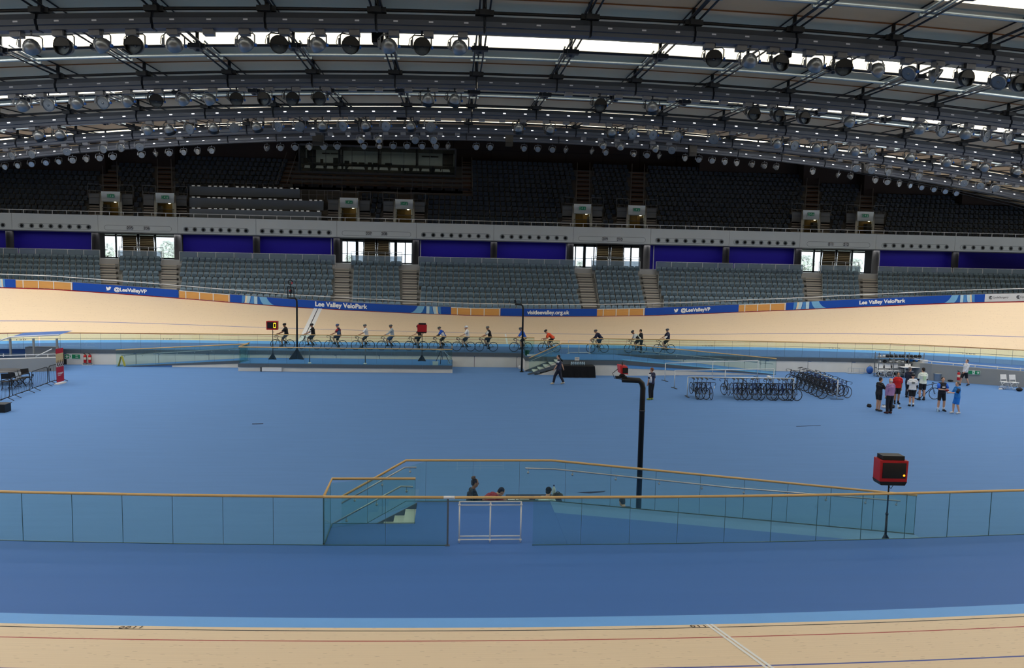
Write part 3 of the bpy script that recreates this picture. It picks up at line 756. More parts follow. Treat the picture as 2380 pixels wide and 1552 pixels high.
# ------------------------------------------------------------------ press desks
deskm = K('press_desk_grey', (128, 140, 152), .55, var=.04); deskt = K('press_desk_top', (60, 66, 72), .5)
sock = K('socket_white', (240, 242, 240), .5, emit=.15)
DESK = [(440, 747, 488.5, 506, 75.0, 'front'), (440, 752, 463, 479, 76.9, 'middle'), (440, 697, 436.5, 451.5, 78.8, 'back')]
for a, b, yt, yb, Y, nm in DESK:
    ca = (a + b) / 2; p1, p2 = W(a, yt, Y), W(b, yt, Y); zt = W(590, yt, Y).z; zb = W(590, yb + 6, Y).z
    t = thing('press_desk', 'long grey press desk with white sockets, %s of the three tiers' % nm, 'desk', (0, 0, 0), 0, 'press desks in the upper stand')
    mb = MB(); mb.box(p1.x, p2.x, Y, Y + .06, zb, zt); mb.build('front_panel', deskm, t)
    mb = MB(); mb.box(p1.x, p2.x, Y + .06, Y + .75, zt - .28, zt - .24); mb.build('worktop', deskt, t)
    mb = MB(); mb.box(p1.x + .3, p2.x - .3, Y + .76, Y + 1.6, zt - 1.2, zt - .9); mb.build('platform', step_conc, t)
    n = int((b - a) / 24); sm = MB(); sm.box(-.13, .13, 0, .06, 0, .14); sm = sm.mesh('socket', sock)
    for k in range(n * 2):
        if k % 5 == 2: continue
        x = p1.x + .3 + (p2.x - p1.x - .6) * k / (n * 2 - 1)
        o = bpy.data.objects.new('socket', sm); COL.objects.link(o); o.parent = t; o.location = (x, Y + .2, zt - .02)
chm = K('desk_chair_black', (22, 23, 26), .7)
k = 0
for p, di in ((470, 1), (500, 1), (560, 1), (605, 1), (655, 1), (515, 0), (585, 0), (620, 0), (675, 0)):
    Y = DESK[di][4] + 1.15; x = W(p, DESK[di][2], Y).x; zf = W(590, DESK[di][2], DESK[di][4]).z - .88
    t = thing('desk_chair', 'black desk chair behind the %s press desk, %s from the left' % (DESK[di][5], ORD[k % 5 if di == 1 else (k - 5)]), 'chair', (x, Y, zf), 0, 'black chairs at the press desks'); k += 1
    mb = MB(); mb.prism([(-.2, .5), (.2, .5), (.24, .62), (.22, .9), (.14, 1.0), (-.14, 1.0), (-.22, .9), (-.24, .62)], .18, .24); mb.build('backrest', chm, t)
    mb = MB(); mb.box(-.23, .23, -.24, .2, .42, .49); mb.build('seat', chm, t)
    mb = MB(); mb.tube([(0, 0, .08), (0, 0, .42)], .03, 6)
    for a in range(5): mb.bar((0, 0, .07), (.27 * cos(a * 1.257), .27 * sin(a * 1.257), .03), .04)
    mb.build('base', chm, t)
# ------------------------------------------------------------------ commentary box
YB = 83.2
p1, p2 = W(696, 338, YB), W(1058, 405, YB); zt = W(877, 341, YB).z; zb = W(877, 404, YB).z
t = thing('commentary_box', 'long glazed commentary box high at the back of the stand', 'commentary box')
cbm = K('commentary_frame', (84, 86, 90), .6); inw = K('commentary_back_wall', (214, 220, 212), .7, emit=.03)
mb = MB(); mb.box(p1.x, p2.x, YB, YB + 3, zt - .12, zt + .1); mb.box(p1.x, p2.x, YB, YB + 3, zb - .12, zb + .1); mb.box(p1.x - .1, p1.x + .1, YB, YB + 3, zb, zt); mb.box(p2.x - .1, p2.x + .1, YB, YB + 3, zb, zt)
mb.build('frame', cbm, t)
mb = MB(); mb.box(p1.x, p2.x, YB + 2.9, YB + 3, zb, zt); mb.build('back_wall', inw, t)
mb = MB()
for a, b in ((p1.x + .3, W(724, 350, YB).x), (W(1028, 360, YB).x, p2.x - .2)): mb.box(a, b, YB + 2.6, YB + 2.75, zb + .9, zt - .15)
for p in (787, 879, 968): x = W(p, 360, YB).x; mb.box(x - .08, x + .08, YB + .3, YB + 2.9, zb + .9, zt - .1)
mb.build('partitions', dk, t)
mb = MB(); mb.box(p1.x + .1, p2.x - .1, YB + .25, YB + .95, zb + .85, zb + .9); mb.box(p1.x + .1, p2.x - .1, YB + .9, YB + .95, zb, zb + .85); mb.build('counter', cbm, t)
mb = MB()
for a, b in ((738, 777), (978, 1018)): 
    for u, v in ((a, (a + b) / 2 - 1), ((a + b) / 2 + 1, b)): mb.box(W(u, 350, YB).x, W(v, 350, YB).x, YB + 2.8, YB + 2.9, zt - .55, zt - .42)
mb.build('wall_vents', dk, t)
for k in range(13):
    x = p1.x + (p2.x - p1.x) * k / 12
    if 0 < k < 12: mb = MB(); mb.box(x - .02, x + .02, YB - .01, YB + .03, zb, zt); mb.build('mullion', cold, t)
mb = MB(); mb.box(p1.x, p2.x, YB + .0, YB + .01, zb + .1, zt - .1); mb.build('glazing', glassmat('smoked_glass', (.62, .66, .66), .04), t)
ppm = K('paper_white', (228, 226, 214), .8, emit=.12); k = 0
for p, wd in ((714, 12), (743, 16), (767, 14), (789, 8), (800, 4), (828, 36), (859, 7), (873, 9), (892, 18), (916, 17), (934, 3), (945, 11), (967, 14), (989, 17), (1017, 12), (1035, 20)):
    q = W(p, 384 + (p - 714) * .021, YB + .1); mb = MB(); w2 = wd / 21.6 / 2
    mb.hexa([(-w2 * 1.1, 0, -.14), (w2 * 1.1, 0, -.14), (w2 * 1.1, .02, -.14), (-w2 * 1.1, .02, -.14), (-w2 * .9, .12, .14), (w2 * .9, .12, .14), (w2 * .9, .14, .14), (-w2 * .9, .14, .14)])
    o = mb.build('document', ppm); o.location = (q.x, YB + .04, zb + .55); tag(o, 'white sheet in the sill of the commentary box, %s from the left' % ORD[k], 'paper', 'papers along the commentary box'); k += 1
k = 0
for p, h, wd in ((713, .5, .45), (750, .45, .3), (782, .6, .5), (808, .35, .5), (825, .22, .6), (842, .22, .6), (861, .25, .4), (874, .22, .5), (904, .25, .7)):
    x = W(p, 370, YB + 1.2).x; t2 = thing('monitor', 'dark screen on the commentary counter, %s from the left' % ORD[k], 'monitor', (x, YB + .6, zb + .9), 0, 'screens in the commentary box'); k += 1
    mb = MB(); mb.box(-wd / 2, wd / 2, 0, .04, .08, .08 + h); mb.build('screen', black_paint, t2); mb = MB(); mb.box(-.1, .1, -.08, .1, 0, .02); mb.box(-.02, .02, 0, .03, 0, .12); mb.build('stand', black_paint, t2)
area('commentary_room_lamp', ((p1.x + p2.x) / 2, YB + 1.6, zt - .2), 14, .3, 26, (0, 0, 0), 160)
# panelled terraces under the box
t = thing('panelled_terrace', 'brown panelled terrace with dark insets under the commentary box', 'terrace')
m1 = MB(); m2 = MB()
for k, (ya, yb, Y) in enumerate(((408, 420, 83.0), (419, 431, 82.0), (430, 442, 81.0))):
    za, zz = W(890, ya, Y).z, W(890, yb, Y).z; xa, xb = W(680, 420, Y).x, W(1093, 420, Y).x
    m1.box(xa, xb, Y, Y + 1.2, zz - .3, za)
    n = 13
    for j in range(n): u = xa + (xb - xa) * (j + .12) / n; v = xa + (xb - xa) * (j + .88) / n; m2.box(u, v, Y - .02, Y, zz + .12, za - .1)
m1.build('brown_fronts', K('terrace_brown', (96, 76, 62), .8), t); m2.build('dark_insets', dk, t)
def railing(name, lab, pts, h, n, mtl, r=.022, mid=True):
    t = thing(name, lab, 'railing'); mb = MB()
    P = [Vector(p) for p in pts]
    for z in ([h, h * .5] if mid else [h]): mb.tube([p + Vector((0, 0, z)) for p in P], r, 5)
    mb.build('rails', mtl, t); mb = MB()
    for a, b in zip(P, P[1:]):
        for k in range(n + 1): q = a.lerp(b, k / n); mb.tube([q, q + Vector((0, 0, h))], r, 5)
    mb.build('posts', mtl, t); return t
dsteel = MT['dull_steel_rail']
a, b = W(702, 433, 80), W(795, 436, 80); railing('platform_railing', 'upper thin railing left of the third stair mouth', [(a.x, 80, a.z), (b.x, 80, b.z)], .95, 4, dsteel)
a, b = W(700, 463, 78.6), W(790, 464, 78.6); railing('platform_railing', 'lower thin railing beside the end of the back press desk', [(a.x, 78.6, a.z), (b.x, 78.6, b.z)], .9, 5, steel)
a, b = W(958, 441, 80), W(1074, 443, 80); railing('platform_railing', 'thin railing right of the fourth stair mouth', [(a.x, 80, a.z), (b.x, 80, b.z)], .9, 5, dsteel)
a, b = W(405, 434, 79.6), W(680, 440, 79.6); railing('platform_railing', 'long thin railing behind the back press desk', [(a.x, 79.6, a.z), (b.x, 79.6, b.z)], .5, 12, dsteel)
for lab, p in (('left', 664), ('right', 1086)):
    u = thing('upper_stairs', 'narrow upper stairs at the %s end of the commentary box' % lab, 'stairs'); st = MB(); rs = MB(); rl = MB()
    x = W(p, 400, 82).x
    for k in range(16): y = urow_y(7) + .4 * k - .3; z = urow_z(7) + .27 * k - .3; st.box(x - .45, x + .45, y - .03, y + .42, z + .02, z + .1); rs.box(x - .45, x + .45, y, y + .42, z - .4, z + .02)
    for sx in (-.52, .52): rl.bar((x + sx, urow_y(7) - .3, urow_z(7) + .5), (x + sx, urow_y(14) - .6, urow_z(14) + .5), .05, .06)
    st.build('treads', ust, u); rs.build('risers', brown_riser, u); rl.build('side_rails', MT['upper_side_rail'], u)
# ================================================================== lighting gantries and floodlights
GY = [26.15, 34.45, 42.75, 51.05, 59.35]
GN = ['nearest', 'second', 'third', 'fourth', 'farthest']
led_dim = K('slot_light_dim', (176, 178, 184), .5, emit=.12); led_on = K('slot_light_on', (255, 255, 255), .5, emit=1.6)
ballm = K('ballast_box_grey', (116, 118, 124), .6); balld = K('ballast_slots', (54, 56, 62), .7)
LAMPS = {0: '71b 150v 238b 314v 404b 571b 648v 739b 813v 905b 981v 1069b 1664v 1747b 1815v 1900b 1965v 2045b 2121s 2187s 2250v 2333s 2376v',
 1: '50b 111l 178b 238l 297b 362v 426b 488b 549v 617v 678v 744v 995d 1057d 1396v 1519d 1754v 1811v 1871v 1980b 2145b 2200l 2254b 2304l 2356l',
 2: '89d 138d 343b 393d 440l 496d 544l 597d 647l 696l 749d 797l 850d 897l 955d 1001l 1206d 1279d 1424d 1472l 1520l 1576l 1662l 1810b 1851l 1903b 1941l 1993b 2032l 2123d 2210b 2256b 2298b 2374d',
 3: '26l 72l 154l 239l 280l 324l 839b 881b 965l 1008l 1402b 1443b 1524b 1563l 1995l 2031l 2071l 2143l 2249l 2288l 2324l',
 4: '10k 40k 72k 106k 136k 168l 200l 231l 262l 329l 360s 393l 427l 459l 492l 621s 652l 686l 719l 753l 784l 846l 882b 914l 946l 981l 1013l 1042s 1107l 1139l 1218l 1250l 1284l 1316s 1377s 1408l 1473b 1504l 1534s 1593l 1625l 1656l 1686l 1714l 1749s 1778s 1806s 1892l 1953s 1980s 2039l 2067l 2096l 2121k 2148k 2177k 2204k 2230k'}
gm = MB()
gm.add([(x, y, z) for x in (.04, 3.41) for y, z in ((.12, .30), (-.16, .26), (-.24, .08), (-.30, .06), (-.30, -.10), (-.24, -.12), (-.24, -.24), (.12, -.24))],
       [tuple(range(8)), tuple(range(8, 16))[::-1]] + [(i, (i + 1) % 8, 8 + (i + 1) % 8, 8 + i) for i in range(8)])
gm.box(.0, .03, -.1, .1, -.26, .45); gm.box(3.42, 3.45, -.1, .1, -.26, .45)
gmesh = gm.mesh('beam', gantry_grey)
lm = MB(); lm.box(-.07, .07, -.315, -.295, -.025, .02); lmd = lm.mesh('slot_light', led_dim); lmo = lm.mesh('slot_light', led_on)
bm_ = MB(); bm_.box(-.16, .16, -.18, .12, -.17, 0)
for a in range(5):
    for b in range(4): bm_.box(-.13 + a * .055, -.095 + a * .055, -.185, -.18, -.15 + b * .035, -.13 + b * .035)
bmesh_ = bm_.mesh('ballast_box', ballm)
def inst(name, me, parent, loc, rot=None):
    o = bpy.data.objects.new(name, me); COL.objects.link(o); o.parent = parent; o.location = loc
    if rot: o.rotation_euler = rot
    return o
parsed = {}
for g, sx in LAMPS.items():
    parsed[g] = [(W(int(w[:-1]), 595 - 8 * 1815 / GY[g], GY[g] - .1).x, w[-1]) for w in sx.split()]
for g, y in enumerate(GY):
    k = 0
    for c in CX:
        if not (c > -.56 * y - 3 and c < .80 * y + 3): continue
        z0, z1 = zled(c, y), zled(c + 3.45, y)
        t = thing('gantry_section', 'grey lighting gantry section with slot lights, %s from the left on the %s gantry' % (ORD[k], GN[g]), 'gantry', (c, y, z0), 0, 'sections of the %s gantry' % GN[g]); k += 1
        t.rotation_euler = (0, -math.atan2(z1 - z0, 3.45), 0)
        inst('beam', gmesh, t, (0, 0, 0))
        for q in (.62, 1.74, 2.86): inst('slot_light', lmo if g >= 2 else lmd, t, (q, 0, 0))
        mine = [x - c for x, _ in parsed[g] if c - .3 <= x < c + 3.6]
        if mine and g < 4:
            for q in (.35, 1.45, 2.55): inst('ballast_box', bmesh_, t, (q + .2, 0, -.24))
        mb = MB(); mb.tube([(0, 0, .4), (0, 0, .75)], .035, 6); mb.build('hanger', dark_grey, t)
silver = K('lamp_housing_silver', (132, 136, 140), .35, .75, var=.05); lensm = K('lamp_lens', (112, 118, 124), .25, .3, var=.25, scale=14); rimm = K('lamp_black', (14, 15, 18), .4)
lensb = K('lamp_lens_blueish', (110, 124, 140), .2, .45, var=.3, scale=12); knobm = K('clamp_knob_blue', (36, 92, 170), .5)
def lamp(kind, small):
    t = thing('floodlight', 'floodlight', 'floodlight')
    pit = {'b': 30, 'v': -4, 'l': -18, 'd': 50, 's': -35, 'k': -20}[kind]; face = 1 if kind in 'bd' else -1
    M = Matrix.Rotation(radians(-pit if face > 0 else -pit), 4, 'X') if face > 0 else Matrix.Rotation(radians(-pit), 4, 'X')
    # lathe axis z -> front along local +y*face, pitched downwards
    A = Matrix.Rotation(radians(90 * -face), 4, 'X'); D = Matrix.Rotation(radians(-face * abs(pit)), 4, 'X')
    T = D @ A
    n = 12 if small else 18
    h = MB(); h.lathe([(.02, -.285), (.10, -.26), (.18, -.20), (.23, -.11), (.257, .0), (.265, .05), (.24, .055)], n, T, cap=False); h.lathe([(.001, -.32), (.06, -.31), (.07, -.25)], 8, T, cap=False)
    h.build('housing', rimm if kind == 'k' else silver, t)  # kind k: black housing paints in the shade the lamp hangs in
    l = MB(); l.lathe([(.001, .035), (.12, .045), (.25, .03)], n, T, cap=False); l.lathe([(.001, .055), (.05, .06), (.055, .03)], 8, T, cap=False); l.build('lens', lensb if kind in 'vk' else lensm, t)
    y = MB(); s = .30
    y.tube([(-s, 0, 0), (-s, 0, .30), (-s * .8, 0, .36), (s * .8, 0, .36), (s, 0, .30), (s, 0, 0)], .022, 5); y.tube([(0, 0, .36), (0, 0, .5)], .03, 6); y.box(-.36, -.29, -.05, .05, -.02, .2)
    if not small: y.tube([(-.2, .02, .42), (-.38, .03, .25), (-.42, .05, .05), (-.3, .08, -.04), (-.1, .12, 0)], .012, 4)
    y.build('yoke', dark_grey if kind in 'vdk' else K('yoke_grey', (104, 108, 116), .5, .4), t)
    if kind in 'vd':
        v = MB(); v.lathe([(.255, .02), (.275, .06), (.28, .2), (.27, .2), (.262, .04)], n, T, cap=False)
        if kind == 'v':
            vs = []; 
            for i in range(11):
                a = pi * i / 10; vs.append(T @ Vector((.262 * cos(a), -face * 0 + .262 * sin(a) * (1), .19)))
            zz = sorted(vs, key=lambda q: q.z); up = vs[5].z > (T @ Vector((0, 0, .19))).z
            if not up: vs = [T @ Vector((.262 * cos(a), -.262 * sin(a), .19)) for a in [pi * i / 10 for i in range(11)]]
            v.add(vs, [tuple(range(11))])
        v.build('visor', rimm, t)
    if not small:
        k = MB(); k.lathe([(.05, .0), (.05, .06)], 10, Matrix.Translation((.30, 0, 0)) @ Matrix.Rotation(radians(90), 4, 'Y')); k.build('clamp_knob', knobm, t)
    return t
tmpl = {}
DESC = {'b': 'silver floodlight seen from behind', 'v': 'black-hooded floodlight facing the hall', 'l': 'floodlight with pale lens showing', 'd': 'silver floodlight with black hood turned down', 's': 'silver floodlight turned sideways', 'k': 'floodlight coloured dark for shade'}
rr = random.Random(3)
for g, row in parsed.items():
    for i, (x, k) in enumerate(row):
        small = g > 2; key = (k, small)
        if key not in tmpl: o = tmpl[key] = lamp(k, small)
        else: o = dup(tmpl[key])
        s = 1.0 if g < 3 else .92 if g == 3 else .8
        o.location = (x, GY[g] - .1, zled(x, GY[g]) - .74); o.scale = (s, s, s)
        yaw = {'b': 15, 'v': -12, 'l': 18, 'd': 12, 's': 62, 'k': 10}[k] * (1 if rr.random() < .5 else -1) + rr.uniform(-8, 8)
        o.rotation_euler = (0, 0, radians(yaw))
        tag(o, '%s, %s lamp from the left on the %s gantry' % (DESC[k], ORD[i] if i < len(ORD) else 'last but few', GN[g]), 'floodlight', 'floodlights on the %s gantry' % GN[g])
# loudspeakers hung among the lamps
for i, (p, yy, Y, w_, h_) in enumerate(((879, 88, 27.5, .42, .40), (313, 276, 44, .66, .48), (934, 269, 44, .60, .45), (740, 326, 57, .8, .7), (1183, 327, 58, .6, .82), (1544, 289, 46, .66, .55), (1609, 351, 58, .6, .75), (2107, 336, 45, .66, .50), (2013, 392, 57, .6, .6), (1826, 122, 27.5, .3, .4))):
    q = W(p, yy, Y); t = thing('loudspeaker', 'black loudspeaker box hung under the roof, %s' % ('beside a silver lamp of the nearest gantry', 'leftmost over the third gantry', 'above the commentary box on the third gantry', 'beside the farthest gantry left of the box', 'tall one right of the commentary box', 'over the middle right of the third gantry', 'right of centre below the farthest gantry', 'rightmost on the third gantry', 'low at the right below the farthest gantry', 'behind the third hooded lamp on the right')[i], 'loudspeaker', q, 0, 'loudspeakers under the roof')
    mb = MB(); mb.hexa([(-w_ * .45, -.2, -h_ / 2), (w_ * .45, -.2, -h_ / 2), (w_ * .4, .2, -h_ / 2), (-w_ * .4, .2, -h_ / 2), (-w_ / 2, -.25, h_ / 2), (w_ / 2, -.25, h_ / 2), (w_ * .45, .25, h_ / 2), (-w_ * .45, .25, h_ / 2)]); mb.build('cabinet', black_paint, t)
    mb = MB(); mb.box(-w_ * .4, w_ * .4, -.245, -.24, -h_ * .2, h_ * .4); mb.build('grille', rimm, t)
    mb = MB(); zz = zcab(q.x, Y) - q.z; mb.tube([(-w_ * .3, 0, h_ / 2), (-w_ * .3, 0, zz)], .012, 4); mb.tube([(w_ * .3, 0, h_ / 2), (w_ * .3, 0, zz)], .012, 4); mb.build('suspension_wires', dark_grey, t)
# ================================================================== trackside fence with advertising boards
_ft = [(PR(tp(t, TWID))[0], t) for t in TS]
def ft(px):
    for (a, u), (b, v) in zip(_ft, _ft[1:]):
        if a <= px <= b: return u + (v - u) * (px - a) / (b - a)
    return TS[0] if px < _ft[0][0] else TS[-1]
def fp(px, h, out=0.):
    t = ft(px); p = tp(t, TWID); x, y, nx, ny = inner(t)
    return Vector((p.x - nx * out, p.y - ny * out, p.z + h))
def fstrip(mb, a, b, h0, h1, o0, o1, n=None):
    n = n or max(2, int((b - a) / 25))
    xs = [a + (b - a) * i / n for i in range(n + 1)]
    for u, v in zip(xs, xs[1:]):
        mb.hexa([fp(u, h0, o0), fp(v, h0, o0), fp(v, h0, o1), fp(u, h0, o1), fp(u, h1, o0), fp(v, h1, o0), fp(v, h1, o1), fp(u, h1, o1)])
def fmat(px, h, out):
    a, b = fp(px - 3, h, out), fp(px + 3, h, out); return face_mat(fp(px, h, out), b - a, (0, 0, 1))
board_blue = K('board_blue', (12, 74, 178), .45, var=.03); board_grey = K('board_white', (206, 212, 220), .5, var=.03); txt_white = K('lettering_white', (240, 244, 248), .5, var=.01); txt_dark = K('lettering_dark', (34, 38, 46), .5)
fence_wood = K('fence_plywood', (214, 158, 88), .55, var=.12, scale=3, stretch=(.5, 1, 6))
swc = [K('swirl_pale_blue', (116, 178, 226), .5), K('swirl_cream', (222, 214, 190), .5), K('swirl_sky', (72, 138, 206), .5), K('swirl_ice', (176, 210, 232), .5), K('swirl_deep', (24, 92, 176), .5)]
def fit(o, w):
    bpy.context.view_layer.update(); d = o.dimensions.x
    if d > 0: o.scale = (w / d * o.scale.x,) * 3
def board_text(t, s, a, b, h, bold, mtl=None, sx=1.0):
    p = (a + b) / 2; w = (fp(b, h) - fp(a, h)).length
    o = text('lettering', s, .4, mtl or txt_white, None, fmat(p, h, .05), bold, .002, 'CENTER', sx)
    if mtl is None:
        d = [tuple(v.co) for v in o.data.vertices]; F = [tuple(p.vertices) for p in o.data.polygons]; n = len(d); b = .011; V = []; Q = []
        for k, (dx, dy) in enumerate(((-b, 0), (b, 0), (0, b), (0, -b))): V += [(x + dx, y + dy, z + k * .0002) for x, y, z in d]; Q += [tuple(i + k * n for i in f) for f in F]
        me = bpy.data.meshes.new('lettering'); me.from_pydata(V, [], Q); me.materials.append(txt_white); o.data = me
    xs = [v.co.x for v in o.data.vertices]; f_ = w / (max(xs) - min(xs)); xm = (max(xs) + min(xs)) / 2; t0 = ft(p)
    ds = (tp(t0 + .5, TWID) - tp(t0 - .5, TWID)).length; z0 = tp(t0, TWID).z
    for v in o.data.vertices:
        u = t0 + (v.co.x - xm) * f_ / ds; P = tp(u, TWID); x_, y_, nx, ny = inner(u); e = .05 + v.co.z
        v.co = (P.x - nx * e, P.y - ny * e, P.z + h + v.co.y * f_)
    o.matrix_world = Matrix.Identity(4); o.parent = t; return o
def bird(t, p, h, s):
    P = [(-.5, -.36), (-.28, -.43), (.02, -.40), (.28, -.22), (.40, .06), (.41, .18), (.54, .32), (.40, .29), (.48, .42), (.33, .36), (.2, .42), (.04, .36), (-.02, .18), (-.24, .24), (-.45, .40), (-.50, .22), (-.42, .10), (-.51, .12), (-.44, -.05), (-.34, -.10), (-.42, -.11), (-.33, -.24), (-.22, -.27), (-.34, -.34)]
    mb = MB(); mb.prism([(x * s, z * s) for x, z in P], -.004, 0, 1); o = mb.build('bird_mark', txt_white)
    M = fmat(p, h, .05); o.matrix_world = M @ Matrix.Rotation(radians(-90), 4, 'X'); o.parent = t
def swirl(t, a, b, flip):
    # fan of curved bands sweeping from the top edge down along the bottom edge
    for k, (u0, u1, v0, v1, c) in enumerate(((.0, .10, -.02, .02, 2), (.10, .16, .06, .12, 1), (.16, .26, .12, .20, 3), (.28, .36, .22, .34, 2), (.36, .46, .36, .46, 3), (.46, .58, .48, .62, 4), (.52, .74, .66, 1.0, 0))):
        mb = MB(); n = 8; pts = []
        for i in range(n + 1):
            q = i / n; h = .60 * (1 - q)
            e = (1 - sqrt(1 - q * q * .98))
            l = u0 + (v0 - u0) * (q * .4 + .6 * e) ; r = u1 + (v1 - u1) * (q * .35 + .65 * e)
            pts.append((l, r, h))
        X = (lambda w: a + (b - a) * w) if not flip else (lambda w: b - (b - a) * w)
        for (l, r, h), (l2, r2, h2) in zip(pts, pts[1:]): mb.quad(fp(X(l), h + .015, .046 + k * .0005), fp(X(r), h + .015, .046 + k * .0005), fp(X(r2), h2 + .015, .046 + k * .0005), fp(X(l2), h2 + .015, .046 + k * .0005))
        mb.build('swirl_band', swc[c], t)
BD = [(-90, 37, 'b', 'plain blue board at the far left end of the fence'), (37, 169, 'w', 'plywood fence length left of the first bird board'), (169, 415, 'b', 'blue board with white bird and handle, left end of the fence'), (417, 535, 'w', 'plywood fence length left of the long board by the finish line'), (535, 1048, 'b', 'long blue board with pale swirls above the white finish line'), (1048, 1163, 'w', 'plywood fence length between the long board and the web address'),
      (1163, 1387, 'b', 'blue board with white web address'), (1387, 1498, 'w', 'plywood fence length right of the web address board'), (1498, 1716, 'b', 'blue board with white bird and handle right of the web address'), (1716, 1826, 'w', 'plywood fence length left of the right-hand swirl board'), (1826, 2288, 'b', 'long blue board with pale swirls on the right'), (2288, 2480, 'g', 'pale grey board with dark lettering at the right end')]
nf = 0
for a, b, k, lab in BD:
    if k == 'w':
        t = thing('plywood_fence', lab, 'fence', (0, 0, 0), 0, 'plywood lengths of the trackside fence'); mb = MB(); fstrip(mb, a, b, .02, .56, .0, .03); mb.build('plywood_panel', fence_wood, t)
        mb = MB(); fstrip(mb, a, b, .56, .61, -.01, .045); mb.build('top_rail', white_paint, t)
        for i in (0.13, .40, .67, .98):
            p = a + (b - a) * i; mb = MB(); fstrip(mb, p - 1, p + 1, .0, .6, .028, .05, 1); mb.build('post', white_paint, t)
    else:
        t = thing('advertising_board', lab, 'board', (0, 0, 0), 0, 'boards of the trackside fence'); mb = MB(); fstrip(mb, a, b, .01, .62, .0, .04); mb.build('panel', board_blue if k == 'b' else board_grey, t)
        mb = MB(); fstrip(mb, a, b, .62, .65, -.01, .04); mb.build('top_trim', K('board_trim_grey', (120, 120, 126), .6), t)
        if lab.startswith('long'): swirl(t, a + (b - a) * .055, a + (b - a) * .205, False) if a < 1000 else swirl(t, a + 18, a + 96, False); swirl(t, b - 96, b - 24, True)
        if a == 535: board_text(t, 'Lee Valley VeloPark', 733, 854, .33, .010)
        if a == 1826: board_text(t, 'Lee Valley VeloPark', 1996, 2103, .33, .010)
        if a == 169: board_text(t, '@LeeValleyVP', 266, 342, .30, .010); bird(t, 253, .33, .36)
        if a == 1498: board_text(t, '@LeeValleyVP', 1582, 1650, .32, .010); bird(t, 1571, .33, .36)
        if a == 1163: board_text(t, 'visitleevalley.org.uk', 1225, 1323, .31, .010)
        if a == -90: swirl(t, -40, 12, True)
        if k == 'g':
            for p in (2298, 2362):
                board_text(t, 'CycleSurgery', p + 8, p + 45, .34, .0, txt_dark)
                mb = MB(); R = .11; mb.tube([(R * cos(x), -.005, R * sin(x)) for x in [radians(50 + i * 26) for i in range(11)]], .022, 5)
                mb.tube([(.055 * cos(x) + .01, -.005, .055 * sin(x)) for x in [radians(60 + i * 40) for i in range(7)]], .016, 5); o = mb.build('ring_mark', txt_dark); o.matrix_world = fmat(p + 4, .34, .05) @ Matrix.Rotation(radians(-90), 4, 'X'); o.parent = t
t = thing('trackside_handrail', 'long white handrail running above the boards along the track', 'railing')
mb = MB(); mb.tube([fp(p, .98, -.15) for p in range(-80, 2481, 20)], .032, 6); mb.build('rail', white_paint, t)
for p in range(20, 2400, 88): mb = MB(); mb.tube([fp(p, .05, -.15), fp(p, .98, -.15)], .022, 5); mb.build('post', K('rail_post_grey', (110, 114, 120), .6), t)
# ------------------------------------------------------------------ painted marks on the boards of the track
line_white = K('line_white', (236, 238, 240), .5, var=.02)
def tline(t0, t1, v0, v1, name, mtl, dz=.006):
    mb = MB(); n = 8; vs = [v0 + (v1 - v0) * i / n for i in range(n + 1)]
    for a, b in zip(vs, vs[1:]): mb.quad(tp(t0, a, dz), tp(t1, a, dz), tp(t1, b, dz), tp(t0, b, dz))
    return struct(name, mb, mtl)
def tx(px, v):
    best = min(TS, key=lambda t: abs(PR(tp(t, v))[0] - px)); a, b = best - 1, best + 1
    for _ in range(40):
        m_ = (a + b) / 2
        if PR(tp(m_, v))[0] < px: a = m_
        else: b = m_
    return a
tf = (tx(725.8, 7) + tx(697, 0)) / 2; tf2 = (tx(747, 7) + tx(716, 0)) / 2; tm = (tf + tf2) / 2
tline(tf, tf2, 0, 7, 'trim_finish_line', line_white); tline(tm - .03, tm + .03, 0, 7, 'trim_finish_line_centre', txt_dark, .01)
ts = tx(1179, 0); tline(ts - .06, ts + .06, 0, 2.3, 'trim_pursuit_line', line_white)
numm = K('track_number_dark', (58, 52, 48), .6)
def tnum(s, px, h=.2):
    t = tx(px, .1); c = tp(t, .105, .008); r = tp(t + .2, .1) - tp(t - .2, .1); u = tp(t, .5) - tp(t, 0)
    o = text('track_number', s, h, numm, None, face_mat(c, r, u), .0, .001, 'CENTER', 1.25); tag(o, 'dark painted distance number %s on the far track' % s, 'number'); o['kind'] = 'structure'; o.scale = (1.9, 1, 1)
for s, p in (('120', 48), ('110', 388), ('1220', 1644), ('1210', 1939), ('1200', 2251)): tnum(s, p)
def nnum(s, px):
    p = G(px, 1459 - (8 if px > 900 else 0), 1.14); c = ntp(p.x, .11); c.z += .006
    o = text('track_number', s, .19, numm, None, face_mat(c, (-1, 0, 0), ntp(p.x, 1) - ntp(p.x, 0)), .0, .001, 'CENTER', 1.1); o['kind'] = 'structure'
nnum('1100', 306); nnum('110', 1620)
p0 = G(1650, 1453, 1.15); mb = MB()
for dx in (-.05, .03):
    vs = [0.0 + .25 * i for i in range(13)]
    for a, b in zip(vs, vs[1:]): mb.quad(ntp(p0.x + dx, a) + Vector((0, 0, .005)), ntp(p0.x + dx + .05, a) + Vector((0, 0, .005)), ntp(p0.x + dx + .05, b) + Vector((0, 0, .005)), ntp(p0.x + dx, b) + Vector((0, 0, .005)))
struct('trim_start_line', mb, line_white)
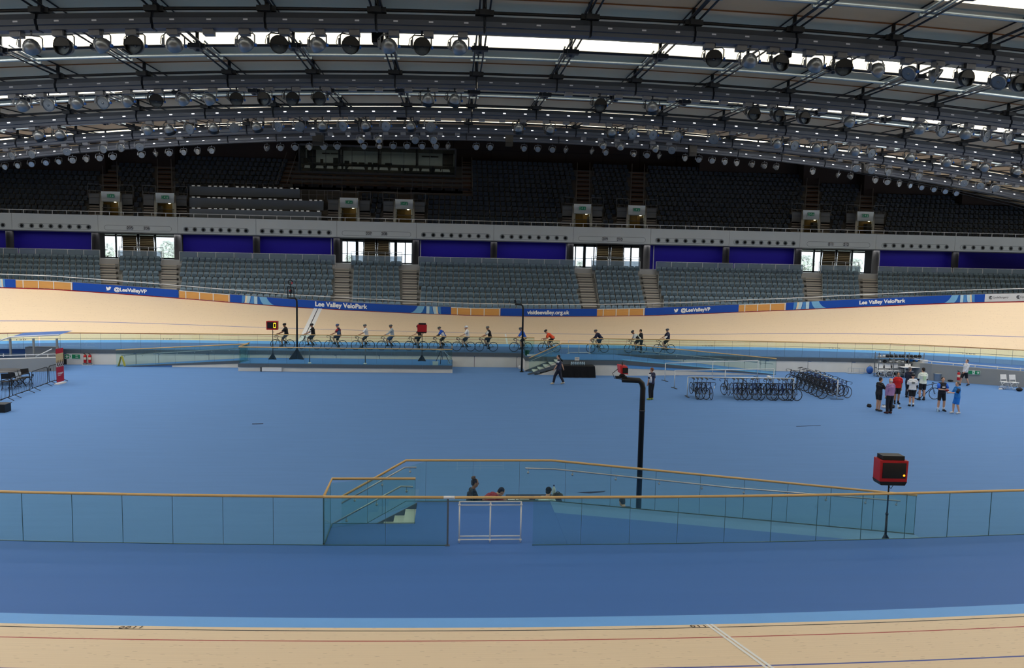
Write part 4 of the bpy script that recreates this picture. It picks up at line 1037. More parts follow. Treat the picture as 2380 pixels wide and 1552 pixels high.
# ================================================================== glass balustrades
def bal(name, lab, path, h, npan, glass, rail_r=.032, rail=timber, cat='balustrade', group=None, zoff=0., steelrail=None):
    "path: list of base points; glass panels stand on it with a timber handrail"
    t = thing(name, lab, cat, (0, 0, 0), 0, group); P = [Vector(p) for p in path]
    L = [(b - a).length for a, b in zip(P, P[1:])]; tot = sum(L)
    def at(s):
        for (a, b), l in zip(zip(P, P[1:]), L):
            if s <= l + 1e-6: return a.lerp(b, min(1, s / l))
            s -= l
        return P[-1]
    for k in range(npan):
        a, b = at(tot * k / npan + .008), at(tot * (k + 1) / npan - .008); d = (b - a); nrm = Vector((-d.y, d.x, 0)).normalized() * .008; H = Vector((0, 0, h))
        g = MB(); g.hexa([a - nrm, b - nrm, b + nrm, a + nrm, a - nrm + H, b - nrm + H, b + nrm + H, a + nrm + H]); gp = g.build('glass_panel', glass, t)
        e = MB(); e.bar(b + Vector((0, 0, .01)), b + H, .007, .018); e.build('glass_edge', glass_edge, gp)
    r = MB(); r.tube([p + Vector((0, 0, h + rail_r * .7)) for p in P], rail_r, 8); r.build('handrail', rail, t)
    c = MB()
    for a, b in zip(P, P[1:]): c.bar(a + Vector((0, 0, .006)), b + Vector((0, 0, .006)), .024, .012)
    c.build('base_channel', glass_edge, t)
    return t
def brail(name, lab, pts, brk, parent_off=(0, 0, -.09), r=.022):
    t = thing(name, lab, 'handrail'); mb = MB(); mb.tube(pts, r, 8); mb.build('rail', steel, t)
    for q in brk:
        q = Vector(q); b = MB(); b.tube([q, q + Vector((0, .0, -.07)), q + Vector((0, .06, -.11))], .009, 5); b.ball(q + Vector((0, .03, -.11)), .032, 8, 6); b.build('bracket', steel, t)
    return t
def by(x): return Vector((x, bar_y(x), 1.0))
xa, xb, xc, xd = G(752, 1268, 1).x, G(1040, 1268, 1).x, G(1237, 1268, 1).x, 15.2
bal('glass_balustrade', 'near glass balustrade with timber rail, left length up to the stairs corner', [by(-22.4), by(-17.5), by(-12.6), by(-9), by(-6), by(xa)], 1.08, 18, glass_near)
bal('glass_balustrade', 'near glass balustrade length in front of the concrete stairs', [by(xa), by(xb)], 1.08, 2, glass_near)
bal('glass_balustrade', 'near glass balustrade with timber rail, right length past the tube gate', [by(xc), by(5), by(8), by(11), by(xd), by(19.5), by(24.1)], 1.08, 20, glass_near)
t = thing('handrail_bridge', 'timber handrail crossing above the white tube gate', 'handrail'); mb = MB(); mb.tube([by(xb) + Vector((0, 0, 1.102)), by(xc) + Vector((0, 0, 1.102))], .032, 8); mb.build('rail', timber, t)
mb = MB(); mb.tube([by(xb - .1) + Vector((0, 0, 1.104)), by(xb + .15) + Vector((0, 0, 1.104))], .034, 8); mb.build('white_tape', white_paint, t)
t = thing('steel_post', 'dark steel end post left of the white tube gate', 'post'); mb = MB(); p = by(xb); mb.box(p.x - .02, p.x + .02, p.y - .02, p.y + .02, 1, 2.08); mb.build('shaft', edge_grey, t); mb = MB(); mb.box(p.x - .05, p.x + .05, p.y - .04, p.y + .04, 1, 1.015); mb.build('foot', edge_grey, t)
t = thing('steel_post', 'dark corner post where the near balustrade meets the stairs', 'post'); mb = MB(); p = by(xa); mb.box(p.x - .012, p.x + .012, p.y - .02, p.y + .02, 1.03, 2.08); mb.build('shaft', glass_edge, t); mb = MB(); mb.box(p.x - .02, p.x + .02, p.y - .02, p.y + .02, 1.03, 1.05); mb.build('foot', edge_grey, t)
# near platform, slab beside the stairs, stairs and ramp
NYE = 20.16
mb = MB(); mb.box(-.82, 2.7, 16.9, NYE, 0, .997); mb.box(-2.78, -.82, 16.9, 18.48, 0, .997); struct('floor_near_platform', mb, apron_blue)
def ramp(mb, x0, x1, y0, y1, z0, z1, y2=None, y3=None):
    y2 = y0 if y2 is None else y2; y3 = y1 if y3 is None else y3
    mb.hexa([(x0, y0, -.02), (x1, y2, -.02), (x1, y3, -.02), (x0, y1, -.02), (x0, y0, z0), (x1, y2, z1), (x1, y3, z1), (x0, y1, z0)])
RX = 12.95
mb = MB(); ramp(mb, 2.7, RX, 16.95, 19.25, 1.0, .012); struct('floor_near_ramp', mb, apron_blue)
light_strip = K('ramp_pale_strip', (92, 140, 190), .6, var=.04)
mb = MB(); ramp(mb, 2.7, RX, 19.25, NYE + .02, 1.0, .012); struct('trim_near_ramp_strip', mb, light_strip)
mb = MB(); mb.hexa([(2.7, NYE + .02, 0), (RX, NYE + .02, 0), (RX, NYE + .1, 0), (2.7, NYE + .1, 0), (2.7, NYE + .02, 1.0), (RX, NYE + .02, .02), (RX, NYE + .1, .02), (2.7, NYE + .1, 1.0)]); mb.box(-.82, 2.7, NYE, NYE + .1, 0, 1.0); struct('trim_near_platform_edge', mb, edge_grey)
stone = K('pale_stair_stone', (206, 210, 204), .7, var=.05, scale=5); stone_d = K('stair_underside_grey', (92, 100, 104), .8)
def stairs(name, lab, x0, x1, y0, y1, z1, n, left=True):
    t = thing(name, lab, 'stairs'); a = MB(); b = MB()
    for k in range(n):
        z = z1 * (n - 1 - k) / n + z1 / n - z1 / n; xs = x1 - (x1 - x0) * (k + 1) / n; xe = x1 - (x1 - x0) * k / n
        z = z1 - z1 * (k + 1) / n
        if z <= 0.01: continue
        a.box(xs - .02, xe, y0, y1, z - .05, z); b.box(xs + .03, xe + .02, y0 + .02, y1 - .02, max(0, z - z1 / n), z - .05); b.box(xe, xe + .02, y0 + .02, y1 - .02, z, z + z1 / n - .05)
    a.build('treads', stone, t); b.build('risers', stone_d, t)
    c = MB(); far = y0 > 30
    for y, d in (((y1, 0),) if not far else ((y0 - .05, .16), (y1, 0))): c.hexa([(x0, y, 0), (x1, y, z1 - .3 - d), (x1, y + .05, z1 - .3 - d), (x0, y + .05, 0), (x0 - .1, y, .06), (x1, y, z1 - d), (x1, y + .05, z1 - d), (x0 - .1, y + .05, .06)])
    if far: w_ = MB(); w_.prism([(x0 + .6, 0), (x1 + .02, 0), (x1 + .02, z1 - .46)], y0, y1 - .05); w_.build('side_wall', concrete, t)
    c.build('stringers', edge_grey, t); return t
stairs('stone_stairs', 'pale stone stairs descending to the left behind the near balustrade', -2.5, -.82, 18.56, 20.08, 1.0, 6)
bal('glass_balustrade', 'near glass balustrade along the far edge of the platform and ramp', [(-2.8, NYE + .06, .02), (-1.12, NYE + .06, 1.0), (2.72, NYE + .06, 1.0), (RX, NYE + .06, .02)], 1.08, 13, glass_near)
bal('glass_balustrade', 'short glass balustrade turning away beside the near stairs', [by(xa), (-2.78, 18.5, 1.0), (-.8, 18.5, 1.0)], 1.08, 3, glass_near)
brail('stair_handrail', 'far steel handrail of the near stairs', [W(794, 1169, 20.1), W(941, 1086, 20.1), W(968, 1086, 20.1)], [W(824, 1154, 20.1), W(888, 1118, 20.1), W(953, 1087, 20.1)])
brail('stair_handrail', 'closer steel handrail of the near stairs', [W(776, 1216, 18.6), W(932, 1130, 18.6), W(960, 1131, 18.6)], [W(805, 1201, 18.6), W(875, 1163, 18.6), W(945, 1132, 18.6)])
brail('ramp_handrail', 'steel handrail sloping down beside the near ramp', [W(1221, 1088, 20.1), W(1290, 1090, 20.1), W(1700, 1133, 20.1), W(2092, 1164, 20.1)], [W(x, y, 20.1) for x, y in ((1228, 1089), (1331, 1094), (1432, 1105), (1533, 1115), (1632, 1126), (1730, 1136), (1827, 1144), (1921, 1153), (2013, 1160), (2085, 1164))])
# white tube gate
t = thing('tube_gate', 'white tubular gate standing in the opening of the near balustrade', 'gate'); q0, q1 = G(1067, 1262, 1.0), G(1210, 1262, 1.0); y = q0.y + .03
mb = MB()
xs = [q0.x, (q0.x + q1.x) / 2, q1.x]
for x in xs: mb.tube([(x, y, 1.0), (x, y, 1.95)], .017, 8)
mb.build('uprights', white_paint, t)
for z in (1.07, 1.15, 1.87, 1.95):
    mb = MB(); mb.tube([(xs[0], y, z), (xs[2], y, z)], .013, 6); mb.build('rail', white_paint, t)
for x in xs:
    for z in (1.06, 1.88): mb = MB(); mb.ball((x, y, z), .032, 8, 6); mb.build('coupling', white_paint, t)
# ------------------------------------------------------------------ far balustrade along the wall
path = [Vector((x, wall_y(x) + .08, 1.0)) for x in [-26.5 + 1.24 * k for k in range(27)]]
PL, PR_ = 7.3, 11.2
bal('glass_balustrade', 'far glass balustrade along the retaining wall behind the row of cyclists', path, 1.05, 26, glass_far)
path2 = [Vector((x, wall_y(x) + .08, 1.0)) for x in [9.7 + 1.24 * k for k in range(18)]]
bal('glass_balustrade', 'far glass balustrade along the retaining wall right of the far platform', path2, 1.05, 17, glass_far)
path3 = [path2[-1]] + [off(t, -4.35, 1.0) for t in (31.5, 34, 36.5, 39, 41.5, 44, 46.5, 49)]
bal('glass_balustrade', 'far glass balustrade curving round the right-hand bend', path3, 1.05, 18, glass_far)
path4 = [off(t, -4.35, 1.0) for t in (-46, -42, -38, -34, -31)] + [Vector((-26.6, wall_y(-26.6) + .08, 1))]
bal('glass_balustrade', 'far glass balustrade at the left-hand bend behind the metal canopy', path4, 1.05, 18, glass_far)
t = thing('tube_gate', 'far tubular gate in the opening above the far platform', 'gate'); g0, g1 = W(1321, 820, 53.2), W(1370, 820, 53.2); mb = MB()
for x in (g0.x, (g0.x + g1.x) / 2, g1.x): mb.tube([(x, 53.25, 1.0), (x, 53.25, 1.95)], .02, 6)
for z in (1.08, 1.9): mb.tube([(g0.x, 53.25, z), (g1.x, 53.25, z)], .017, 6)
mb.build('frame', white_paint, t); mb = MB(); mb.box(g0.x - .1, g0.x + .1, 53.2, 53.3, 1, 1.02); mb.box(g1.x - .1, g1.x + .1, 53.2, 53.3, 1, 1.02); mb.build('feet', white_paint, t)
# ------------------------------------------------------------------ low podium in the middle of the far side
plat_blue = K('platform_blue', (72, 124, 190), .6, var=.05, scale=1)
px0, px1, py0 = -13.4, .14, 50.15
mb = MB(); mb.box(px0, px1, py0 + .06, 53.2, 0, .28); struct('wall_podium_base', mb, concrete)
mb = MB(); 
for i in range(7): a = px0 + (px1 - px0) * i / 7; b = px0 + (px1 - px0) * (i + 1) / 7; mb.box(a + .005, b - .005, py0, 53.15, .28, .497)
struct('trim_podium_cladding', mb, edge_grey)
mb = MB(); mb.box(px0 + .02, px1 - .02, py0 + .02, 53.12, .4, .503); struct('floor_podium', mb, plat_blue)
bal('glass_balustrade', 'glass balustrade round the low podium under the cyclists', [(px0 + .05, 52.9, .5), (px0 + .05, py0 + .05, .5), (px1 - .05, py0 + .05, .5), (px1 - .05, 52.2, .5)], 1.02, 16, glass_far)
for k, p in enumerate((718, 849)):
    t = thing('glass_post', 'steel post with white foot on the low podium, %s one' % ('left', 'right')[k], 'post'); q = G(p, 846, .5); mb = MB(); mb.tube([(q.x, 50.45, .5), (q.x, 50.45, 1.5)], .035, 8); mb.build('shaft', edge_grey, t); mb = MB(); mb.ball((q.x, 50.45, .53), (.12, .12, .06)); mb.build('foot', white_paint, t)
t = thing('white_hoarding', 'white flat panel leaning at the foot of the low podium', 'panel'); a, b = G(608, 864, 0), G(653, 865, 0); mb = MB(); mb.box(a.x, b.x, 50.08, 50.14, .02, .27); mb.build('sheet', white_paint, t); mb = MB(); mb.box(a.x - .1, a.x - .02, 50.09, 50.14, .0, .27); mb.build('dark_gap', dark_grey, t)
brail('stair_handrail', 'short steel handrail at the right end of the low podium', [W(1012, 812, 51), W(1032, 816, 51), W(1050, 834, 51)], [W(1014, 814, 51), W(1046, 832, 51)])
for k, (p, yv, w_, h_) in enumerate(((885, 833, .42, .12), (1012, 848, .36, .2))):
    q = G(p, yv, .5); t = thing('white_box', 'small white box on the low podium, %s' % ('near the middle', 'at its right end')[k], 'box', (q.x, q.y, .505)); mb = MB(); mb.box(-w_ / 2, w_ / 2, -.12, .12, 0, h_); mb.build('body', white_paint, t); mb = MB(); mb.box(-w_ / 2 - .01, w_ / 2 + .01, -.13, .13, h_, h_ + .02); mb.build('lid', K('box_lid', (200, 204, 206)), t)
# left ramp down from the podium
lx = -21.0; ly = 51.75
mb = MB(); ramp(mb, lx, px0, ly + .03, 53.2, .004, .5); struct('floor_podium_ramp', mb, plat_blue)
mb = MB(); mb.hexa([(lx, ly, 0), (px0, ly, .28), (px0, ly + .05, .28), (lx, ly + .05, 0), (lx, ly, .02), (px0, ly, .5), (px0, ly + .05, .5), (lx, ly + .05, .02)]); struct('trim_podium_ramp_edge', mb, edge_grey)
mb = MB(); mb.hexa([(lx + 3, ly + .02, 0), (px0, ly + .02, 0), (px0, ly + .07, 0), (lx + 3, ly + .07, 0), (lx + 3, ly + .02, .1), (px0, ly + .02, .3), (px0, ly + .07, .3), (lx + 3, ly + .07, .1)]); struct('wall_podium_ramp', mb, concrete)
bal('glass_balustrade', 'glass balustrade sloping up beside the ramp left of the low podium', [(lx - .5, ly + .03, .0), (px0 + .3, ly + .03, .5), (px0 + .05, 50.3, .5)], 1.05, 8, glass_far)
brail('ramp_handrail', 'pale steel handrail on the ramp left of the low podium', [(lx - .2, ly + .1, .72), (px0, ly + .1, 1.28)], [(lx + k * 1.1, ly + .1, .74 + .08 * k) for k in range(7)])
# ------------------------------------------------------------------ far platform with stairs and ramp on the right
QX0, QX1, QX2, QY = 7.25, 11.3, 22.0, 49.75; QY2 = 50.9
mb = MB(); mb.box(QX0, QX1, QY + .06, 53.3, 0, .72); mb.box(4.95, QX0, 51.4, 53.3, 0, .72)
mb.hexa([(QX1, QY + .06, 0), (QX2, QY2 + .06, 0), (QX2, 53, 0), (QX1, 53, 0), (QX1, QY + .06, .72), (QX2, QY2 + .06, .005), (QX2, 53, .005), (QX1, 53, .72)])
struct('wall_far_platform', mb, concrete)
mb = MB(); mb.box(QX0, QX1, QY, 53.25, .72, .99); mb.box(4.95, QX0, 51.35, 53.25, .72, .99)
mb.hexa([(QX1, QY, .72), (QX2, QY2, 0), (QX2, 52.6, 0), (QX1, 53.1, .72), (QX1, QY, .99), (QX2, QY2, .02), (QX2, 52.6, .02), (QX1, 53.1, .99)])
struct('trim_far_platform_cladding', mb, edge_grey)
mb = MB(); mb.box(QX0 + .02, QX1, QY + .03, 53.25, .95, 1.0); mb.box(4.97, QX0 + .02, 51.38, 53.25, .95, 1.0)
mb.hexa([(QX1, QY + .9, .5), (QX2, QY2 + .7, 0), (QX2, 52.6, 0), (QX1, 53.2, .5), (QX1, QY + .9, 1.0), (QX2, QY2 + .7, .03), (QX2, 52.6, .03), (QX1, 53.2, 1.0)])
struct('floor_far_platform', mb, plat_blue)
mb = MB(); mb.hexa([(QX1, QY + .03, .5), (QX2, QY2 + .03, 0), (QX2, QY2 + .7, 0), (QX1, QY + .9, .5), (QX1, QY + .03, 1.0), (QX2, QY2 + .03, .03), (QX2, QY2 + .7, .03), (QX1, QY + .9, 1.0)]); struct('trim_far_ramp_strip', mb, K('far_ramp_strip', (98, 160, 222), .6))
stairs('stone_stairs', 'pale stone stairs on the far side beside the walking man', 5.05, QX0, QY + .05, 51.3, 1.0, 6)
bal('glass_balustrade', 'glass balustrade round the far platform, stairs and ramp', [(5.05, QY + .03, .02), (QX0 - .1, QY + .03, 1.0), (QX1, QY + .03, 1.0), (QX2, QY2 + .03, .02)], 1.05, 15, glass_far)
bal('glass_balustrade', 'short glass balustrade behind the far stairs', [(5.0, 53.0, 1.0), (5.0, 51.4, 1.0), (QX0, 51.4, 1.0)], 1.05, 3, glass_far)
brail('stair_handrail', 'pale steel handrail of the far stairs', [(5.05, QY + .12, .85), (QX0 - .2, QY + .12, 1.75), (QX0 + .4, QY + .12, 1.75)], [(5.4, QY + .12, .98), (6.5, QY + .12, 1.45)])
brail('ramp_handrail', 'pale steel handrail of the far ramp', [(9.5, QY + .1, 1.72), (QX1, QY + .1, 1.72), (QX2 - .2, QY2 + .1, .72)], [(QX1 + 1.2 * k, QY + .1 + .12 * k, 1.70 - .108 * k) for k in range(9)])
# ------------------------------------------------------------------ poles with cameras
def tripod_plate(t, x, y, z, s=1.):
    mb = MB()
    for a in (90, 210, 330): A = radians(a); d = Vector((cos(A), sin(A), 0)); e = Vector((-sin(A), cos(A), 0)) * .03; c = Vector((x, y, z)); q = [c - e, c + d * .55 * s - e, c + d * .55 * s + Vector((0, 0, .04)) - e, c + Vector((0, 0, .75 * s)) - e]; mb.add(q + [v + 2 * e for v in q], [(0, 1, 2, 3), (7, 6, 5, 4), (0, 4, 5, 1), (1, 5, 6, 2), (2, 6, 7, 3), (3, 7, 4, 0)])
    mb.build('fin_base', black_paint, t)
redm = K('camera_red', (196, 46, 52), .45); red_d = K('scoreboard_red', (176, 24, 30), .45)
def camhead(t, p, s=1., red=True):
    x, y, z = p; mb = MB(); mb.hexa([(x - .12 * s, y - .3 * s, z + .1 * s), (x + .13 * s, y - .22 * s, z + .06 * s), (x + .13 * s, y + .2 * s, z + .06 * s), (x - .12 * s, y + .1 * s, z + .1 * s), (x - .15 * s, y - .3 * s, z + .33 * s), (x + .1 * s, y - .22 * s, z + .30 * s), (x + .1 * s, y + .2 * s, z + .30 * s), (x - .15 * s, y + .1 * s, z + .33 * s)]); mb.build('camera_housing', redm if red else black_paint, t)
    mb = MB(); mb.cbox((x + .02 * s, y - .31 * s, z + .19 * s), (.16 * s, .02, .16 * s)); mb.build('camera_lens', black_paint, t)
    mb = MB(); mb.tube([(x - .05 * s, y - .2 * s, z + .33 * s), (x - .03 * s, y - .15 * s, z + .40 * s), (x - .01 * s, y - .02 * s, z + .4 * s), (x - .01 * s, y + .03 * s, z + .32 * s)], .015 * s, 5); mb.build('carry_handle', black_paint, t)
    mb = MB(); mb.lathe([(.06 * s, -.02), (.10 * s, .0), (.05 * s, .05), (.09 * s, .09), (.04 * s, .12)], 10, Matrix.Translation((x, y, z))); mb.box(x - .2 * s, x + .12 * s, y - .08 * s, y + .08 * s, z - .08 * s, z - .02 * s); mb.build('pan_head', black_paint, t)
def campole(lab, base, top, arm, r, red=True, s=1., fins=True, head=True):
    t = thing('camera_pole', lab, 'camera pole'); B = Vector(base); T = Vector((B.x, B.y, top)); A = Vector((arm, B.y, top + .02))
    mb = MB(); sg = 1 if arm > B.x else -1; mb.tube([B + Vector((0, 0, .02)), T - Vector((0, 0, .22)), T + Vector((sg * .03, 0, -.09)), T + Vector((sg * .12, 0, 0)), A], r, 10); mb.build('pole', black_paint, t)
    if fins: tripod_plate(t, B.x, B.y, B.z)
    if head: camhead(t, A + Vector((0, 0, .12)), s, red)
    return t
b1 = G(1483, 1186, .35); Y1 = 21.7; q = W(1484, 1178, Y1); tz = W(1492, 884, Y1).z; ax = W(1446, 880, Y1).x
t = campole('tall black pole with red camera, standing beyond the near ramp', (q.x, Y1, 0), tz, ax, .08, True, .95, False)
mb = MB(); mb.tube([(ax - .1, Y1, tz + .35), (ax - .28, Y1, tz + .2), (ax - .22, Y1, tz + .05), (ax, Y1, tz + .03)], .01, 5); mb.build('cable', black_paint, t)
mb = MB(); mb.lathe([(.088, 0), (.088, .05)], 10, Matrix.Translation((q.x, Y1, 3.15))); mb.build('pole_joint', dark_grey, t)
q = G(694, 832, .5); tz = W(694, 692, q.y).z; ax = W(676, 688, q.y).x
t = campole('tall black pole with boxy camera frame on the podium by the finish line', (q.x, 52.6, .5), tz, ax, .06, False, .7, True, False)
mb = MB(); x = ax
for a, b in (((x - .1, 0), (x - .1, .75)), ((x - .1, .0), (x + .3, .0)), ((x + .3, .1), (x + .3, .7)), ((x - .1, .75), (x + .3, .7)), ((x + .1, .1), (x + .1, 1.05))): mb.bar((a[0], 52.6, tz + a[1]), (b[0], 52.6, tz + b[1]), .05)
mb.build('camera_frame', black_paint, t)
mb = MB(); mb.tube([(x + .08 + .14 * cos(a), 52.55, tz + 1.05 + .16 * sin(a)) for a in [i * .7 for i in range(9)]], .03, 6); mb.cbox((x + .1, 52.6, tz + .45), (.16, .2, .2)); mb.build('camera_body', black_paint, t)
mb = MB(); mb.cbox((x + .2, 52.5, tz + 1.0), (.06, .06, .14)); mb.cbox((x + .06, 52.48, tz + .5), (.05, .06, .08)); mb.build('red_marks', redm, t)
q = G(1215, 856, 0); tz = W(1215, 708, 51.1).z; ax = W(1197, 705, 51.1).x; x = W(1214, 800, 51.1).x
t = campole('tall black pole with small camera left of the far stairs', (x, 51.1, 0), tz, ax, .06, False, .5, False)
mb = MB(); mb.lathe([(.14, 0), (.14, .03), (.07, .05)], 12, Matrix.Translation((x, 51.1, 0))); mb.build('foot', black_paint, t)
# ------------------------------------------------------------------ lap counters on poles
led_y = K('digit_yellow', (255, 214, 40), .5, emit=1.4); led_o = K('digit_orange', (255, 130, 20), .5, emit=3.)
def counter(lab, p, face, zt, w=.72, digit=None, fins=True, cap=True, rz=0., base=True):
    x, y, z = p; t = thing('lap_counter', lab, 'lap counter', (x, y, z), rz); h = w * .76; c = zt - z
    mb = MB(); d = w * .28; f = -face
    mb.hexa([(-w / 2 * .96, -d, c - h), (w / 2 * .96, -d, c - h), (w / 2 * .9, d, c - h), (-w / 2 * .9, d, c - h), (-w / 2, -d, c), (w / 2, -d, c), (w / 2 * .92, d, c), (-w / 2 * .92, d, c)]); mb.build('case', red_d, t)
    if cap:
        mb = MB(); mb.box(-w * .38, w * .38, -d * .8, d * .8, c, c + h * .2); mb.build('top_cover', black_paint, t)
        mb = MB(); mb.hexa([(-w * .42, -d * 1.0, c - h * 1.16), (w * .42, -d * 1.0, c - h * 1.16), (w * .42, d, c - h * 1.16), (-w * .42, d, c - h * 1.16), (-w * .49, -d * 1.02, c - h * .98), (w * .49, -d * 1.02, c - h * .98), (w * .47, d, c - h * .98), (-w * .47, d, c - h * .98)]); mb.build('bottom_cover', black_paint, t)
    if face:
        mb = MB(); mb.box(-w * .40, w * .42, -d - .012, -d, c - h * .82, c - h * .1); mb.build('screen', K('screen_black', (24, 18, 16), .3), t)
        if digit == '0':
            mb = MB(); X, Z, a, b, k = w * .24, c - h * .47, w * .095, h * .25, .02
            for u in (((X - a, Z - b), (X + a, Z - b)), ((X - a + .01, Z + b), (X + a + .01, Z + b)), ((X - a, Z - b), (X - a + .01, Z + b)), ((X + a, Z - b), (X + a + .01, Z + b))): mb.bar((u[0][0], -d - .02, u[0][1]), (u[1][0], -d - .02, u[1][1]), .02, .06)
            mb.build('lit_digit', led_y, t)
        if digit == '.': mb = MB(); mb.ball((w * .36, -d - .015, c - h * .68), (.028, .015, .028)); mb.build('lit_dot', led_o, t)
    mb = MB(); mb.tube([(0, 0, .02), (0, 0, (c - h) * .5)], .03, 8); mb.tube([(0, 0, (c - h) * .5), (0, 0, c - h * .9)], .02, 8); mb.build('pole', black_paint, t)
    mb = MB(); mb.lathe([(.034, 0), (.04, .03), (.034, .06)], 8, Matrix.Translation((0, 0, (c - h) * .5))); mb.tube([(.02, -.02, c - h * 1.15), (.09, -.03, c - h * 1.25), (.04, -.03, c - h * 1.4), (.0, -.02, c - h * 1.3)], .01, 4); mb.build('clamp', black_paint, t)
    if base:
        mb = MB()
        for a in (90, 210, 330): A = radians(a); mb.hexa([Vector(v) for v in [(-.02 * sin(A), .02 * cos(A), 0), (.3 * cos(A) - .02 * sin(A), .3 * sin(A) + .02 * cos(A), 0), (.3 * cos(A) + .02 * sin(A), .3 * sin(A) - .02 * cos(A), 0), (.02 * sin(A), -.02 * cos(A), 0), (-.02 * sin(A), .02 * cos(A), .45), (.3 * cos(A) - .02 * sin(A), .3 * sin(A) + .02 * cos(A), .03), (.3 * cos(A) + .02 * sin(A), .3 * sin(A) - .02 * cos(A), .03), (.02 * sin(A), -.02 * cos(A), .45)]])
        mb.build('fin_base', black_paint, t)
    return t
yy = 18.6; q = W(2061, 1200, yy); zz = 1.0 - (q.x - 2.7) / (RX - 2.7) * .99
counter('red lap counter with dark screen and orange dot on the near ramp', (q.x, yy, zz + .01), 1, W(2070, 1066, yy).z, W(2101, 1100, yy).x - W(2038, 1100, yy).x, '.', rz=radians(-4))
q = G(634, 830, .5); counter('red lap counter showing a yellow zero on the podium', (W(634, 800, 52.3).x, 52.3, .505), 1, W(634, 746, 52.3).z, .74, '0', cap=False)
counter('red lap counter seen from behind, fixed to the podium right of the finish line', (W(981, 800, 52.3).x, 52.3, .505), 0, W(981, 754, 52.3).z, .64)
# tripod on the podium
t = thing('tripod', 'black tripod at the right end of the low podium', 'tripod', (W(1027, 835, 51.2).x, 51.2, .505)); mb = MB()
for a in (0, 120, 240): A = radians(a + 20); mb.tube([(0, 0, 1.0), (.55 * cos(A), .55 * sin(A), .01)], .02, 6)
mb.build('legs', black_paint, t); mb = MB(); mb.tube([(0, 0, .8), (0, 0, 1.3)], .03, 8); mb.cbox((0, 0, 1.33), (.14, .14, .08)); mb.build('column', black_paint, t)
# ================================================================== bicycles
tyre = K('tyre_black', (20, 20, 22), .7); rim_m = K('rim_grey', (84, 88, 94), .4, .5); frm = K('bike_frame_dark', (26, 30, 44), .3, .2); frm_b = K('bike_frame_blue', (30, 52, 110), .3, .2); sad_m = K('saddle_black', (24, 24, 26), .6); bar_m = K('bar_tape_black', (22, 22, 24), .7); chain_m = K('crank_metal', (120, 124, 128), .35, .7)
WR = .335
def wheel_mesh():
    m1 = MB(); m1.tube([(WR * cos(a) * .97, 0, WR * sin(a) * .97) for a in [2 * pi * i / 28 for i in range(28)]], .014, 6, closed=True)
    m2 = MB(); m2.tube([((WR - .03) * cos(a), 0, (WR - .03) * sin(a)) for a in [2 * pi * i / 24 for i in range(24)]], .011, 4, closed=True)
    for i in range(16): a = 2 * pi * i / 16; m2.tube([(.02 * cos(a), .02 * (-1) ** i, .02 * sin(a)), ((WR - .03) * cos(a), 0, (WR - .03) * sin(a))], .0025, 3, cap=False)
    m2.lathe([(.022, -.04), (.022, .04)], 8, Matrix.Rotation(radians(90), 4, 'X'))
    return m1.mesh('wheel', tyre), m2.mesh('rim_and_spokes', rim_m)
WM, RM = wheel_mesh()
FA, RA_, BB = (-.5, 0, WR), (.48, 0, WR), (.07, 0, .28)
SEAT, HT, HB = (.235, 0, .80), (-.315, 0, .86), (-.355, 0, .72)
def make_bike(steer=0., fm=None):
    t = thing('bicycle', 'bicycle', 'bicycle'); m = MB()
    top = (.2, 0, .76)
    m.tube([HT, top], .017, 7); m.tube([HB, BB], .02, 7); m.tube([BB, SEAT], .017, 7); m.tube([HT, HB], .021, 7)
    for s in (-1, 1): m.tube([(top[0], s * .01, top[2]), (RA_[0], s * .05, RA_[2])], .009, 5); m.tube([(BB[0], s * .03, BB[2]), (RA_[0], s * .05, RA_[2])], .010, 5)
    m.tube([SEAT, (.26, 0, .93)], .013, 6); m.build('frame', fm or frm, t)
    S = Matrix.Translation(Vector(HB)) @ Matrix.Rotation(radians(steer), 4, Vector((HT[0] - HB[0], 0, HT[2] - HB[2]))) @ Matrix.Translation(-Vector(HB))
    f = MB()
    for s in (-1, 1): f.tube([S @ Vector((HB[0], s * .025, HB[2])), S @ Vector((-.44, s * .05, .50)), S @ Vector((FA[0], s * .05, FA[2]))], .012, 5)
    f.build('fork', fm or frm, t)
    h = MB(); h.tube([S @ Vector(v) for v in (HT, (-.30, 0, .92), (-.40, 0, .94))], .014, 6)
    for s in (-1, 1): h.tube([S @ Vector(v) for v in ((-.40, 0, .94), (-.40, s * .17, .94), (-.44, s * .2, .94), (-.50, s * .205, .93), (-.53, s * .205, .88), (-.50, s * .205, .82), (-.40, s * .205, .81))], .014, 6)
    h.build('handlebar', bar_m, t)
    sd = MB(); sd.hexa([(.12, -.02, .935), (.12, .02, .935), (.38, .065, .945), (.38, -.065, .945), (.10, -.025, .955), (.10, .025, .955), (.40, .08, .975), (.40, -.08, .975)]); sd.build('saddle', sad_m, t)
    c = MB(); c.tube([(BB[0] + .085 * cos(a), -.05, BB[2] + .085 * sin(a)) for a in [2 * pi * i / 16 for i in range(16)]], .008, 4, closed=True); c.tube([(BB[0], -.07, BB[2]), (BB[0], .07, BB[2])], .018, 6)
    c.tube([(BB[0], -.07, BB[2]), (BB[0] - .04, -.08, BB[2] - .165)], .011, 5); c.tube([(BB[0], .07, BB[2]), (BB[0] + .04, .08, BB[2] + .165)], .011, 5)
    c.cbox((BB[0] - .04, -.13, BB[2] - .165), (.09, .08, .02)); c.cbox((BB[0] + .04, .13, BB[2] + .165), (.09, .08, .02)); c.build('crankset', chain_m, t)
    for k, P in enumerate((FA, RA_)):
        w = bpy.data.objects.new('wheel', WM); COL.objects.link(w); w.parent = t
        w.matrix_local = (S if k == 0 else Matrix.Identity(4)) @ Matrix.Translation(Vector(P))
        r = bpy.data.objects.new('rim_and_spokes', RM); COL.objects.link(r); r.parent = w
    return t
BT = {}
